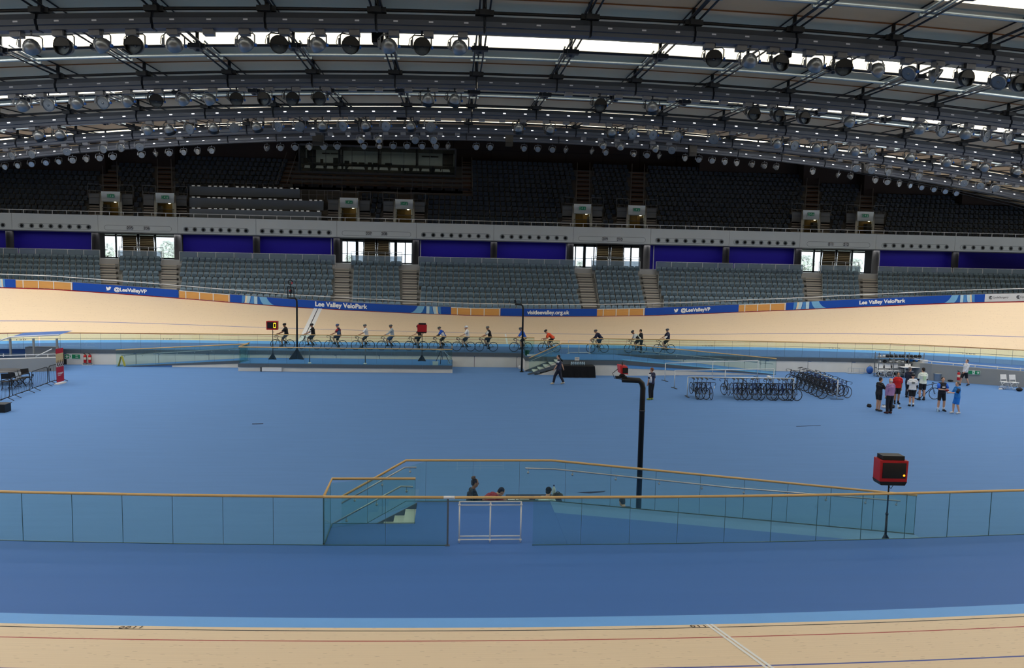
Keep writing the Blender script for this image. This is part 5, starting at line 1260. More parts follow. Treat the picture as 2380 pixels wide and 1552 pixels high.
def bike(steer, fm, label, loc, rz=0., lift=0., group=None, scale=1.):
    key = (steer, fm.name); o = BT.get(key)
    if o is None: o = BT[key] = make_bike(steer, fm)
    else: o = dup(o)
    tag(o, label, 'bicycle', group)
    # lift: tilt about the front tyre contact so that the saddle hangs on a bar
    R = Matrix.Rotation(radians(rz), 4, 'Z') @ Matrix.Translation((-.5, 0, 0)) @ Matrix.Rotation(-radians(lift), 4, 'Y') @ Matrix.Translation((.5, 0, 0))
    o.matrix_world = Matrix.Translation(loc) @ R @ Matrix.Scale(scale, 4)
    return o
# ================================================================== people
skin = K('skin', (206, 160, 134), .55, var=.05); skin2 = K('skin_tan', (178, 128, 100), .55, var=.05)
def lin2(a, b, k): return Vector(a).lerp(Vector(b), k)
VOX = .0135
def fuse(mb, name, mtl, parent, vox=VOX, smooth=3):
    me = mb.mesh(name, mtl); o = bpy.data.objects.new(name, me); COL.objects.link(o)
    r = o.modifiers.new('r', 'REMESH'); r.mode = 'VOXEL'; r.voxel_size = vox; r.use_smooth_shade = True
    s = o.modifiers.new('s', 'SMOOTH'); s.factor = .5; s.iterations = smooth
    _pend.append((o, parent)); return o
_pend = []
def flush():
    if not _pend: return
    dg = bpy.context.evaluated_depsgraph_get()
    for o, parent in _pend:
        ev = o.evaluated_get(dg); me = bpy.data.meshes.new_from_object(ev); nm = o.data.name
        mt = o.data.materials[0]
        o.modifiers.clear(); old = o.data; o.data = me; me.name = old.name
        if not me.materials: me.materials.append(mt)
        o.parent = parent
    _pend.clear()
def head_mesh(b, c, R, s=1.):
    def P(x, y, z): return Vector(c) + R @ Vector((x, y, z)) * s
    for (q, r) in (((0, .0, .03), (.076, .095, .10)), ((0, .03, -.05), (.058, .066, .075)), ((0, -.03, .01), (.07, .07, .08))):
        m = MB(); m.ball((0, 0, 0), (r[0] * s, r[1] * s, r[2] * s), 12, 9); b.add([Vector(c) + R @ (Vector(v) + Vector(q) * s) for v in m.v], m.f, True)
    b.tube([P(0, .085, .02), P(0, .112, -.025), P(0, .085, -.04)], [.012 * s, .018 * s, .01 * s], 6)   # nose
    b.tube([P(-.025, .085, -.065), P(.025, .085, -.065)], .011 * s, 5)    # lips
    for sx in (-1, 1): b.tube([P(sx * .074, -.01, .025), P(sx * .084, -.012, -.02)], [.018 * s, .012 * s], 6)   # ears
def hand(b, w, d, nrm, s=1.):
    d = Vector(d).normalized(); n = Vector(nrm).normalized(); sd = d.cross(n).normalized(); w = Vector(w)
    b.tube([w, w + d * .05 * s, w + d * .09 * s], [.028 * s, .036 * s, .032 * s], 8)
    for k, L in enumerate((.07, .08, .075, .055)):
        o = w + d * .085 * s + sd * (.03 - .02 * k) * s
        b.tube([o, o + d * L * .5 * s + n * .008 * s, o + d * L * .85 * s + n * .03 * s], [.0115 * s, .011 * s, .009 * s], 5)
    o = w + d * .03 * s + sd * .03 * s; b.tube([o, o + (sd + d * .7).normalized() * .04 * s, o + (sd * .5 + d).normalized() * .075 * s], [.013 * s, .012 * s, .010 * s], 5)
def tubesL(b, ch, add=0.):
    for pts, rad in ch: b.tube(pts, [r + add for r in rad], 10)
def figure(label, J, outfit, loc, rz=0., s=1., group=None, sk=None):
    """J: joints in metres, figure faces +Y locally. outfit: dict of colours"""
    t = thing('person', label, 'person', loc, rz, group); t.scale = (s, s, s); g = {k: Vector(v) for k, v in J.items() if k not in ('R', 'nod')}
    sk = sk or skin; b = MB(); up = (g['neck'] - g['pelvis']).normalized()
    sx = (g['shR'] - g['shL']).normalized(); fw = up.cross(sx) * 1
    tor = [([g['pelvis'] - up * .04, lin2(g['pelvis'], g['neck'], .35), lin2(g['pelvis'], g['neck'], .75), g['neck'] - up * .03], [.125, .115, .13, .07]),
           ([lin2(g['pelvis'], g['hipL'], 1.0), lin2(g['pelvis'], g['neck'], .4) - sx * .06, lin2(g['shL'], g['neck'], .35) - up * .08], [.10, .095, .10]),
           ([lin2(g['pelvis'], g['hipR'], 1.0), lin2(g['pelvis'], g['neck'], .4) + sx * .06, lin2(g['shR'], g['neck'], .35) - up * .08], [.10, .095, .10]),
           ([g['shL'], lin2(g['shL'], g['shR'], .5) + up * .01, g['shR']], [.062, .075, .062])]
    tubesL(b, tor); b.tube([g['neck'] - up * .05, g['head'] - (g['head'] - g['neck']).normalized() * .06], [.062, .052], 9)
    HR = J.get('R') or Matrix.Identity(3)
    if not isinstance(HR, Matrix): HR = Matrix.Rotation(radians(HR), 3, 'Z')
    HR = HR @ Matrix.Rotation(radians(J.get('nod', 0)), 3, 'X')
    head_mesh(b, g['head'], HR)
    for S in 'LR':
        e = lin2(g['el' + S], g['wr' + S], .4)
        b.tube([g['sh' + S], lin2(g['sh' + S], g['el' + S], .5), g['el' + S]], [.058, .05, .041], 9); b.tube([g['el' + S], e, g['wr' + S]], [.041, .042, .029], 9)
        hand(b, g['wr' + S], g['wr' + S] - g['el' + S], fw if 'palm' not in J else J['palm'])
        b.tube([g['hip' + S], lin2(g['hip' + S], g['kn' + S], .4), g['kn' + S]], [.10, .092, .06], 10); b.tube([g['kn' + S], lin2(g['kn' + S], g['an' + S], .32), g['an' + S]], [.06, .062, .038], 10)
        b.tube([g['an' + S] - Vector((0, .03, .035)), lin2(g['an' + S], g['to' + S], .6), g['to' + S]], [.042, .042, .032], 8)
    fuse(b, 'body', sk, t)
    O = outfit
    if 'top' in O:
        m = MB(); tubesL(m, tor, .02); k = O.get('sleeve', .75)
        hem = O.get('hem', .0); m.tube([g['pelvis'] + up * .05, g['pelvis'] - up * hem], [.15, .155], 12)
        for S in 'LR':
            a, e, w = g['sh' + S], g['el' + S], g['wr' + S]
            if k <= 1: m.tube([a, lin2(a, e, k)], [.078, .070], 9)
            else: m.tube([a, e, lin2(e, w, k - 1)], [.076, .06, .046], 9)
        fuse(m, O.get('topname', 'shirt'), C3(O['top']), t)
    if 'arm' in O:
        m = MB()
        for S in O.get('armside', 'LR'): m.tube([lin2(g['sh' + S], g['el' + S], .72), g['el' + S], lin2(g['el' + S], g['wr' + S], .9)], [.066, .052, .042], 9)
        fuse(m, 'arm_warmers', C3(O['arm']), t)
    if 'leg' in O:
        k = O.get('leglen', .7); m = MB(); m.tube([g['pelvis'] + up * .08, g['pelvis'] - up * .06], [.138, .135], 12)
        for S in 'LR':
            h_, n_, a_ = g['hip' + S], g['kn' + S], g['an' + S]
            m.tube([lin2(g['pelvis'], h_, .9) + up * .05, h_], [.115, .122], 10)
            if k <= 1: m.tube([h_, lin2(h_, n_, k)], [.112, .088 if O.get('loose', 1) else .08], 10)
            else: m.tube([h_, n_, lin2(n_, a_, k - 1)], [.12, .088, .07], 10)
        fuse(m, O.get('legname', 'shorts' if k <= 1 else 'trousers'), C3(O['leg']), t)
    for nm, z0, z1 in (('sock', .0, .28),):
        if nm in O:
            for S in 'LR': m = MB(); m.tube([g['an' + S], lin2(g['an' + S], g['kn' + S], .28)], [.048, .055], 9); m.build('sock', C3(O['sock']), t)
    if 'shoe' in O:
        for S in 'LR':
            m = MB(); a, o2 = g['an' + S], g['to' + S]; d = (o2 - a); d.z = 0; d = d.normalized() if d.length > .01 else Vector((0, 1, 0))
            m.tube([a - d * .045 + Vector((0, 0, -.03)), a + d * .03 + Vector((0, 0, -.025)), lin2(a, o2, .75), o2 + d * .025], [.048, .054, .047, .034], 9); m.build('shoe', C3(O['shoe']), t)
    HM = Matrix.Translation(g['head']) @ HR.to_4x4()
    if 'hair' in O and 'helmet' not in O:
        m = MB(); m.ball((0, -.022, .045), (.085, .095, .09), 14, 10); m.ball((0, -.06, -.005), (.07, .05, .075), 10, 8)
        m = _clip(m, lambda v: v[1] > .055 and v[2] < .085); o = m.build('hair', C3(O['hair'], .9), t); o.matrix_local = HM
    if 'bald' in O:
        m = MB(); m.ball((0, -.05, .0), (.083, .06, .06), 12, 8); o = m.build('hair', C3(O['bald'], .9), t); o.matrix_local = HM
    if 'helmet' in O:
        m = MB(); m.ball((0, -.01, .065), (.10, .135, .085), 16, 10); m = _clip(m, lambda v: v[2] < .035); o = m.build('helmet', C3(O['helmet'], .4), t); o.matrix_local = HM
        v = MB()
        for a in (-.05, 0, .05): v.hexa([(a - .011, -.10, .1), (a + .011, -.10, .1), (a + .011, .09, .10), (a - .011, .09, .10), (a - .009, -.09, .148 - abs(a) * .5), (a + .009, -.09, .148 - abs(a) * .5), (a + .009, .08, .146 - abs(a) * .5), (a - .009, .08, .146 - abs(a) * .5)])
        q = v.build('helmet_vents', C3((26, 27, 30), .6), o)
        st = MB()
        for sx_ in (-1, 1): st.tube([(sx_ * .085, .0, .05), (sx_ * .06, .05, -.09), (0, .06, -.115)], .006, 4)
        st.build('chin_strap', C3((26, 27, 30), .6), o)
    for e in O.get('extra', ()): e(t, g, up, sx, fw)
    if O.get('eyes'):
        for sx_ in (-1, 1): m = MB(); m.ball((sx_ * .03, .091, .012), .011, 6, 5); o = m.build('eye', C3((40, 30, 26)), t); o.matrix_local = HM
    return t
def _clip(m, cond):
    f = [(i, q) for i, q in enumerate(m.f) if not all(cond(m.v[k]) for k in q)]
    r = MB(); r.v = m.v; r.f = [q for _, q in f]; r.sm = [True] * len(f); return r
def stand_pose(lean=0., armL=(.0, .0), armR=(.0, .0), step=0., feet=.11, turn=0., nod=0., el=None):
    """arms: (forward swing deg of upper arm, elbow bend deg)"""
    J = {'pelvis': (0, 0, .95), 'hipL': (-.09, 0, .90), 'hipR': (.09, 0, .90)}
    l = radians(lean); J['neck'] = (0, .5 * sin(l), .95 + .53 * cos(l)); J['head'] = (0, .66 * sin(l) + .025, .95 + .70 * cos(l))
    for S, s, a in (('L', -1, armL), ('R', 1, armR)):
        sh = Vector((s * .185, .46 * sin(l), .95 + .48 * cos(l))); J['sh' + S] = tuple(sh)
        q = radians(a[0]); e = sh + Vector((s * .05, .29 * sin(q), -.29 * cos(q))); J['el' + S] = tuple(e)
        q2 = radians(a[0] + a[1]); inn = a[2] if len(a) > 2 else .02
        J['wr' + S] = tuple(e + Vector((-s * inn, .25 * sin(q2), -.25 * cos(q2))))
        st = step * s
        kn = Vector((s * feet, .03 + st * .55, .50)); an = Vector((s * feet * 1.05, st, .085 + (max(0, -st) * .15)))
        J['kn' + S] = tuple(kn + Vector((0, .03 if st else 0, 0))); J['an' + S] = tuple(an); J['to' + S] = tuple(an + Vector((s * .03, .15, -.055 - (max(0, -st) * .12))))
    J['R'] = turn; J['nod'] = nod
    return J
def ride_pose(lean, hands, crank=35., look=0., nod=0.):
    """rider local: faces +Y (bike forward). hands: list of two wrist points (x side, y forward, z)"""
    J = {'pelvis': (0, -.26, 1.03), 'hipL': (-.09, -.24, 1.0), 'hipR': (.09, -.24, 1.0)}
    l = radians(lean); J['neck'] = (0, -.26 + .52 * sin(l), 1.03 + .52 * cos(l)); J['head'] = (0, -.26 + .60 * sin(l) + .05, 1.03 + .66 * cos(l) + (.05 if lean > 40 else 0))
    for S, s, h in (('L', -1, hands[0]), ('R', 1, hands[1])):
        sh = Vector((s * .18, -.26 + .46 * sin(l), 1.03 + .46 * cos(l))); J['sh' + S] = tuple(sh); w = Vector(h)
        d = w - sh; L = d.length; mid = sh + d * .52; bend = sqrt(max(0., .29 ** 2 - (min(L, .56) / 2) ** 2)); J['el' + S] = tuple(mid + Vector((s * .5, -.3, -.8)).normalized() * bend)
        if L > .57: w = sh + d.normalized() * .57
        J['wr' + S] = tuple(w)
        a = radians(crank + (0 if s < 0 else 180)); an = Vector((s * .11, -.07 + .17 * cos(a) - .05, .28 + .17 * sin(a) + .07))
        hp = Vector(J['hip' + S]); dd = an - hp; L = dd.length; m_ = hp + dd * .5; n = Vector((0, dd.z, -dd.y)).normalized(); n = n if n.y > 0 else -n
        J['kn' + S] = tuple(m_ + n * sqrt(max(.0025, .43 ** 2 - (L / 2) ** 2))); J['an' + S] = tuple(an); J['to' + S] = tuple(an + Vector((0, .14, -.04)))
    J['R'] = look; J['nod'] = nod
    return J
def stripe(col, side='R', a=.0, b=1.):
    def f(t, g, up, sx, fw):
        m = MB(); S = side; m.tube([lin2(g['sh' + S], g['el' + S], a) + up * .012, lin2(g['sh' + S], g['el' + S], b)], [.083, .076], 9); m.build('sleeve_panel', C3(col), t)
    return f
def backprint(col, z=.55, w=.16, h=.12, front=False):
    def f(t, g, up, sx, fw):
        c = lin2(g['pelvis'], g['neck'], z); y = (fw if front else -fw) * .151; m = MB(); a = sx * min(w, .15) / 2; b = up * h / 2
        m.add([c + y - a - b, c + y + a - b, c + y + a + b, c + y - a + b, c + y * .9 - a - b, c + y * .9 + a - b, c + y * .9 + a + b, c + y * .9 - a + b], [(0, 1, 2, 3), (7, 6, 5, 4), (0, 4, 5, 1), (1, 5, 6, 2), (2, 6, 7, 3), (3, 7, 4, 0)]); m.build('print', C3(col), t)
    return f
def sidepanel(col, S='L'):
    def f(t, g, up, sx, fw):
        s = -1 if S == 'L' else 1; m = MB(); a = g['hip' + S] + sx * s * .02 + up * .08; b = lin2(g['sh' + S], g['neck'], .2) - up * .12; m.tube([a, lin2(a, b, .5), b], [.112, .108, .108], 10); m.build('side_panel', C3(col), t)
    return f
# ------------------------------------------------------------------ the row of riders on the far side
BK = (28, 28, 32); NV = (30, 34, 62); WH = (226, 228, 232)
UPR = ([(-.5, .22, 1.12), (.16, .20, 1.10)])
RID = [
 (640.7, 673.9, 8, 'black t-shirt and black helmet', dict(top=BK, leg=(62, 66, 78), helmet=BK), 0),
 (704.5, 734.7, 6, 'black jersey with a white armband', dict(top=BK, leg=BK, helmet=(40, 40, 44), extra=(stripe((226, 226, 226), 'L', .55, .8),)), 60),
 (763.5, 796.4, 8, 'navy and red patterned jersey with blue helmet', dict(top=(44, 42, 66), leg=BK, helmet=(52, 72, 120), extra=(stripe((170, 40, 60), 'L', .1, .7), backprint((170, 46, 66), .7), sidepanel((80, 120, 170)))), 40),
 (827, 860.6, 8, 'white t-shirt and grey helmet', dict(top=WH, leg=BK, helmet=(96, 100, 100)), 12),
 (886.7, 920, 7, 'pale grey long-sleeved top and blue shorts', dict(top=(168, 184, 196), sleeve=1.9, leg=(56, 96, 142), helmet=(84, 88, 90)), 0),
 (950.7, 984, 8, 'dark top, half hidden behind a red lap counter', dict(top=(50, 46, 48), leg=BK, helmet=BK), 0),
 (1008.5, 1040, 32, 'blue, white and black jersey leaning to the bars', dict(top=(34, 92, 200), leg=BK, helmet=(70, 78, 78), extra=(sidepanel((230, 232, 236)), backprint(BK, .6, .2, .26))), 0),
 (1062, 1094, 5, 'white t-shirt and white helmet', dict(top=WH, leg=(36, 40, 54), helmet=(224, 226, 230)), 0),
 (1114.5, 1146.7, 14, 'black and white jersey and grey helmet', dict(top=BK, leg=BK, helmet=(110, 110, 106), extra=(stripe((206, 206, 206), 'L', .2, .9), backprint((200, 200, 200), .8, .14, .06))), 0),
 (1194, 1228, 26, 'bright blue jersey behind the camera pole', dict(top=(36, 98, 204), sleeve=1.3, leg=BK, helmet=(84, 92, 96)), 0),
 (1260, 1293.7, 52, 'orange jersey bent low over the bars', dict(top=(238, 84, 40), leg=BK, helmet=(36, 36, 38), extra=(backprint((240, 220, 210), .75, .12, .08),)), 12),
 (1372.7, 1405.6, 40, 'navy long-sleeved jersey leaning on the bars', dict(top=NV, sleeve=1.9, leg=(40, 44, 66), helmet=(70, 72, 78)), 0),
 (1461.6, 1493.4, 48, 'white and black jersey leaning beside a helper', dict(top=(206, 214, 214), sleeve=.8, leg=BK, helmet=(66, 68, 74), extra=(sidepanel((40, 42, 44)), backprint((150, 190, 80), .5, .05, .3))), 0),
 (1528, 1560, 2, 'navy jersey with white sleeve, last at the right', dict(top=NV, leg=BK, helmet=(66, 72, 84), arm=(226, 228, 228), armside='L'), 0)]
RY = 53.95
for i, (a, b, lean, desc, out, steer) in enumerate(RID):
    xm = (W(a, 800, RY).x + W(b, 800, RY).x) / 2; z0 = 1.0
    bike(steer, frm_b if i in (4, 9) else frm, 'dark track bicycle under the rider in %s' % desc.split(' and ')[0].split(' leaning')[0].split(' bent')[0].split(',')[0], (xm, RY, z0), 0, 0, 'bicycles of the waiting riders', .99)
    hd = UPR if lean < 12 else [(-.20, .40, .98), (.20, .40, .98)] if lean > 36 else [(-.3, .34, 1.06), (.2, .38, .98)]
    if i == 7: hd = [(-.46, .25, 1.1), (.06, -.10, 1.56)]
    out = dict(out); out.setdefault('shoe', BK); out.setdefault('leglen', .85); out.setdefault('sock', (40, 40, 44)); out.setdefault('sleeve', .8)
    if i == 8 or i == 6: out['arm'] = out.get('arm', (196, 160, 140)) if False else out.get('arm', None) or (40, 40, 44); 
    if i in (8,): out.pop('arm')
    figure('cyclist in %s' % desc, ride_pose(lean, hd, 35 + 40 * (i % 3) - 70, (0, 8, -8, 0)[i % 4], -10 if lean < 20 else -35 if lean > 45 else -15), out, (xm, RY, z0), radians(90), .97, 'row of riders waiting at the rail', skin if i % 4 else skin2)
p = G(1490, 823, 1.0)
figure('helper in black jacket and cap standing behind the leaning rider', stand_pose(8, (25, 40), (20, 30), .06), dict(top=BK, sleeve=1.9, leg=BK, leglen=1.95, shoe=BK, hair=(24, 22, 22)), (W(1491, 800, 54.5).x, 54.5, 1.0), radians(60), .93)
flush()
# ================================================================== people on the infield
def at(px, py): q = G(px, py); return (q.x, q.y, 0)
def held(col, dx=0., dz=0., r=(.09, .07, .07), nm='held_item', mk=None):
    def f(t, g, up, sx, fw):
        c = (g['wrL'] + g['wrR']) / 2 + fw * .1 + up * dz + sx * dx; m = MB(); m.ball(c, r, 10, 7); o = m.build(nm, C3(col), t)
    return f
def lanyard(col):
    def f(t, g, up, sx, fw):
        m = MB(); m.tube([g['neck'] - fw * .08, g['neck'] + fw * .04 - sx * .08, lin2(g['neck'], g['pelvis'], .35) + fw * .16], .006, 4); m.build('lanyard', C3(col), t)
    return f
figure('man in black t-shirt and shorts facing the man in the pink shirt', stand_pose(4, (30, 55, .10), (30, 55, .10), .0, .08, -4, -8), dict(top=(30, 31, 38), sleeve=.85, hem=.06, leg=BK, leglen=.75, shoe=(70, 66, 66), hair=(56, 46, 42)), at(2040, 955), radians(-80), .99)
figure('bald man in mauve shirt and black trousers seen from behind', stand_pose(0, (2, 8), (2, 8), .0, .1), dict(top=(160, 122, 164), sleeve=1.92, hem=.02, leg=(24, 25, 32), leglen=1.95, shoe=(74, 34, 32), bald=(196, 190, 186)), at(2066, 961), radians(12), 1.02)
figure('man in bright red t-shirt and black shorts facing the camera', stand_pose(0, (-8, 14), (-8, 14), .0, .09), dict(top=(196, 22, 26), sleeve=.85, hem=.05, leg=BK, leglen=.85, shoe=BK, sock=BK, hair=(28, 24, 24), eyes=1), at(2083, 938), radians(168), .97, None, skin2)
figure('grey-haired man in navy jacket with white stripe and dark trousers', stand_pose(0, (10, 40, .12), (8, 30, .1), .0, .09), dict(top=(30, 34, 56), sleeve=1.9, hem=.03, leg=(28, 32, 46), leglen=1.95, shoe=BK, hair=(120, 112, 108), extra=(stripe((220, 224, 228), 'R', .1, .6),)), at(2110, 924), radians(-62), 1.0)
figure('rider in white t-shirt, black helmet and black arm warmers', stand_pose(3, (5, 20), (5, 20), .0, .08, 0, -8), dict(top=WH, sleeve=.85, hem=.03, arm=BK, leg=BK, leglen=.85, shoe=BK, sock=(230, 230, 232), helmet=BK, extra=(backprint((120, 126, 126), .68, .16, .12),)), at(2118, 944), radians(-22), .98)
figure('man in pale green and white jersey seen from behind with a bicycle', stand_pose(2, (6, 20), (6, 20), .0, .12), dict(top=(222, 230, 220), sleeve=.9, hem=.04, arm=BK, leg=BK, leglen=.8, shoe=(40, 40, 44), sock=(50, 50, 54), hair=(40, 34, 32), extra=(backprint((190, 220, 180), .5, .26, .22),)), at(2142, 930), 0, 1.04)
figure('man in blue and black cycling jersey fastening his gloves', stand_pose(0, (22, 75, .22), (22, 70, .22), .0, .14, -10, -12), dict(top=(24, 26, 40), sleeve=.2, hem=.02, leg=BK, leglen=.85, loose=0, shoe=(30, 30, 34), sock=(230, 230, 234), hair=(46, 38, 34), eyes=1, extra=(stripe((36, 104, 222), 'L', .0, .85), stripe((36, 104, 222), 'R', .0, .85), backprint((220, 224, 230), .62, .18, .08, True), held((120, 26, 40), 0, -.02)))
       , at(2186, 955), radians(176), 1.0)
figure('short man in light blue top and blue shorts facing left', stand_pose(2, (28, 62, .1), (26, 60, .1), .12, .08, 0, -6), dict(top=(40, 126, 206), sleeve=1.5, hem=.05, leg=(30, 122, 214), leglen=.92, shoe=(216, 218, 222), hair=(96, 84, 76), extra=(stripe((28, 34, 54), 'L', .15, 1.0), held((220, 222, 224), 0, .02, (.07, .06, .05)))), at(2222, 961), radians(84), .93)
t = figure('person in white and black jacket walking left with a fire extinguisher', stand_pose(-8, (24, 14), (-6, 10), .26, .07), dict(top=(214, 218, 226), sleeve=1.9, hem=.05, leg=(26, 26, 32), leglen=.95, shoe=BK, hair=(86, 60, 46), extra=(stripe((30, 32, 40), 'R', .0, .5), backprint((36, 38, 46), .85, .3, .14))), at(2241, 896), radians(92), .95)
figure('man in navy t-shirt and trousers walking left past the stairs', stand_pose(2, (18, 12), (-32, 10), -.30, .06, 18), dict(top=(26, 36, 66), sleeve=.8, hem=.06, leg=(26, 30, 48), leglen=1.95, shoe=(196, 186, 164), hair=(30, 26, 26), extra=(stripe((214, 218, 226), 'L', .0, .35),)), at(1298, 893), radians(72), 1.0)
figure('red-haired man in navy t-shirt and black trousers looking across the hall', stand_pose(0, (4, 12), (0, 10), .0, .09), dict(top=(24, 32, 62), sleeve=.85, hem=.07, leg=(20, 20, 24), leglen=1.95, shoe=(150, 160, 60), hair=(120, 78, 56), extra=(stripe((220, 224, 230), 'L', .0, .55), sidepanel((206, 210, 218)))), at(1513, 929), radians(38), .99)
# --- the people sitting at a table behind the near platform
def sit_pose(lean=10., arm=45, bend=40, nod=0., zp=.52, knee=.5):
    l = radians(lean)
    J = {'pelvis': (0, 0, zp), 'hipL': (-.09, .02, zp - .02), 'hipR': (.09, .02, zp - .02), 'neck': (0, .52 * sin(l), zp + .52 * cos(l)), 'head': (0, .66 * sin(l) + .03, zp + .70 * cos(l)), 'nod': nod}
    for S, s in (('L', -1), ('R', 1)):
        sh = Vector((s * .18, .47 * sin(l), zp + .46 * cos(l))); q = radians(arm); e = sh + Vector((s * .04, .28 * sin(q), -.28 * cos(q))); q2 = radians(arm + bend)
        J['sh' + S] = tuple(sh); J['el' + S] = tuple(e); J['wr' + S] = tuple(e + Vector((-s * .05, .24 * sin(q2), -.24 * cos(q2))))
        J['kn' + S] = (s * .12, .42, knee); J['an' + S] = (s * .12, .46, .085); J['to' + S] = (s * .13, .62, .03)
    return J
def bun(t, g, up, sx, fw):
    m = MB(); c = g['head'] + Vector((0, -.05, .15)); m.ball(c, (.06, .06, .055), 10, 8); m.ball(c + Vector((.02, .02, .03)), (.04, .04, .035), 8, 6); m.build('hair_bun', C3((112, 84, 66), .9), t)
def earring(t, g, up, sx, fw):
    m = MB(); m.ball(g['head'] + Vector((.085, -.01, -.03)), .012, 6, 5); m.build('earring', C3((210, 190, 120), .3), t)
for px, py, Y, rz, J, out, lab, sk in (
 (1104, 1126, 21.25, -78, sit_pose(10, 30, 40, -6, .50), dict(top=(22, 26, 38), sleeve=1.8, leg=BK, leglen=1.9, shoe=BK, hair=(48, 38, 36), eyes=1, extra=(bun, lanyard((110, 150, 50)), earring)), 'woman in black top with hair in a high bun, seated facing right', skin2),
 (1164, 1171, 21.75, -70, sit_pose(66, 50, 30, -40, .5), dict(top=(150, 40, 52), sleeve=1.6, leg=BK, leglen=1.9, shoe=BK, hair=(36, 28, 30)), 'person in red top bending over the table beside the woman', skin),
 (1275, 1152, 21.15, -28, sit_pose(38, 45, 40, -20, .42), dict(top=(214, 224, 234), sleeve=.85, leg=(40, 44, 60), leglen=1.9, shoe=BK, hair=(18, 18, 22)), 'dark-haired person in white top leaning over the papers', skin),
 (1445, 1181, 21.2, 20, sit_pose(42, 45, 40, -14, .13, .45), dict(top=(40, 46, 70), sleeve=.85, leg=BK, leglen=1.9, shoe=BK, hair=(30, 26, 28)), 'dark-haired person seated low beside the tall camera pole', skin)):
    q = W(px, py, Y); h = Matrix.Rotation(radians(rz), 3, 'Z') @ Vector(J['head']); figure(lab, J, out, (q.x - h.x, Y - h.y, 0), radians(rz), 1.0, None, sk)
flush()
# seats under them, the table and what lies on it
for k, (px, lab) in enumerate(((1098, 'under the woman with the bun'), (1140, 'under the person in red'), (1262, 'under the dark-haired person in white'))):
    q = W(px, 1160, 21.9); t = thing('stool', 'plain dark stool %s' % lab, 'stool', (q.x, (21.25, 21.55, 20.8)[k], 0)); mb = MB(); mb.lathe([(.16, .28), (.17, .30), (.17, .34), (.15, .35)], 14); mb.build('seat', black_paint, t)
    mb = MB()
    for a in (45, 135, 225, 315): A = radians(a); mb.tube([(.1 * cos(A), .1 * sin(A), .28), (.15 * cos(A), .15 * sin(A), 0)], .015, 5)
    mb.build('legs', black_paint, t)
xa, xb = W(1186, 1160, 21.3).x, W(1296, 1160, 21.3).x
t = thing('trestle_table', 'dark trestle table between the seated people, mostly hidden by the platform', 'table', ((xa + xb) / 2, 21.42, 0)); hw = (xb - xa) / 2 + .1
mb = MB(); mb.box(-hw, hw, -.3, .3, .68, .72); mb.build('tabletop', C3((46, 56, 76)), t); 
for sx in (-1, 1):
    for sy in (-.2, .25): mb = MB(); mb.tube([(sx * (hw - .1), sy, 0), (sx * (hw - .1), sy, .68)], .02, 6); mb.build('leg', dark_grey, t)
for k, (a, b, c) in enumerate(((1180, 1196, (232, 236, 240)), (1198, 1206, (214, 222, 228)), (1207, 1229, (230, 238, 240)), (1243, 1266, (150, 200, 236)))):
    u, v = W(a, 1163, 21.3).x, W(b, 1163, 21.3).x; mb = MB(); mb.box(u, v, 21.2, 21.48, .721 + .001 * k, .726 + .012 * (k == 2) + .001 * k); o = mb.build('document', C3(c)); tag(o, ('white sheet at the left end of the table', 'small white sheet on the table', 'white pad on the table', 'pale blue folder on the table')[k], 'paper')
t = thing('laptop', 'dark closed laptop on the table between the white pad and blue folder', 'laptop', (W(1234, 1163, 21.3).x, 21.34, .721)); mb = MB(); mb.box(-.12, .12, -.1, .12, 0, .012); mb.build('base', black_paint, t); mb = MB(); mb.box(-.12, .12, -.1, .12, .013, .022); mb.build('lid', dark_grey, t)
def bottle(label, loc, col=(196, 216, 226), cap=(40, 60, 120), s=1.):
    t = thing('bottle', label, 'bottle', loc); t.scale = (s,) * 3; mb = MB(); mb.lathe([(.035, 0), (.037, .02), (.036, .13), (.03, .16), (.014, .19), (.013, .2)], 10); mb.build('body', C3(col, .2), t); mb = MB(); mb.lathe([(.016, .2), (.016, .225)], 8); mb.build('cap', C3(cap), t); return t
bottle('clear bottle with dark cap beside the dark-haired person', (W(1287, 1150, 21.5).x, 21.5, .721), s=1.5)
t = thing('black_bag', 'black bag on the table end beside the dark-haired person', 'bag', (W(1296, 1160, 21.3).x + .0, 21.3, .721)); mb = MB(); mb.ball((0, 0, .09), (.16, .1, .09), 10, 7); mb.build('pouch', black_paint, t); mb = MB(); mb.tube([(-.08, 0, .15), (0, 0, .22), (.08, 0, .15)], .01, 5); mb.build('strap', black_paint, t)
# ================================================================== bicycle racks
rack_m = K('rack_pipe', (206, 212, 216), .4, .2)
def rack(label, p0, p1, h, nmid=0, foot=True):
    t = thing('bicycle_rack', label, 'bicycle rack'); a = Vector(p0); b = Vector(p1); d = (b - a).normalized(); n = Vector((-d.y, d.x, 0))
    mb = MB(); H = Vector((0, 0, h)); mb.tube([a + H, b + H], .032, 8); mb.build('top_bar', rack_m, t)
    for k in range(nmid + 2):
        q = a.lerp(b, k / (nmid + 1)); mb = MB(); mb.tube([q + Vector((0, 0, .02)), q + H], .028, 8); mb.build('post', rack_m, t)
        mb = MB(); mb.bar(q - n * .35 + Vector((0, 0, .015)), q + n * .35 + Vector((0, 0, .015)), .09, .02); mb.build('foot', dark_grey, t)
    return t
r1a, r1b = G(1597, 922), G(1843, 925); h1 = W(1597, 876, r1a.y).z
rack('white tubular bicycle rack nearest the camera, hung with bicycles', r1a, r1b, h1, 0)
r2a, r2b = G(1567, 902), G(1797, 897); rack('empty white tubular bicycle rack, middle of the three parallel ones', r2a, r2b, W(1567, 861, r2a.y).z, 1)
r3a, r3b = G(1545, 885), G(1760, 877); rack('empty white tubular bicycle rack, farthest of the three parallel ones', r3a, r3b, W(1545, 844, r3a.y).z, 1)
sadz = .945
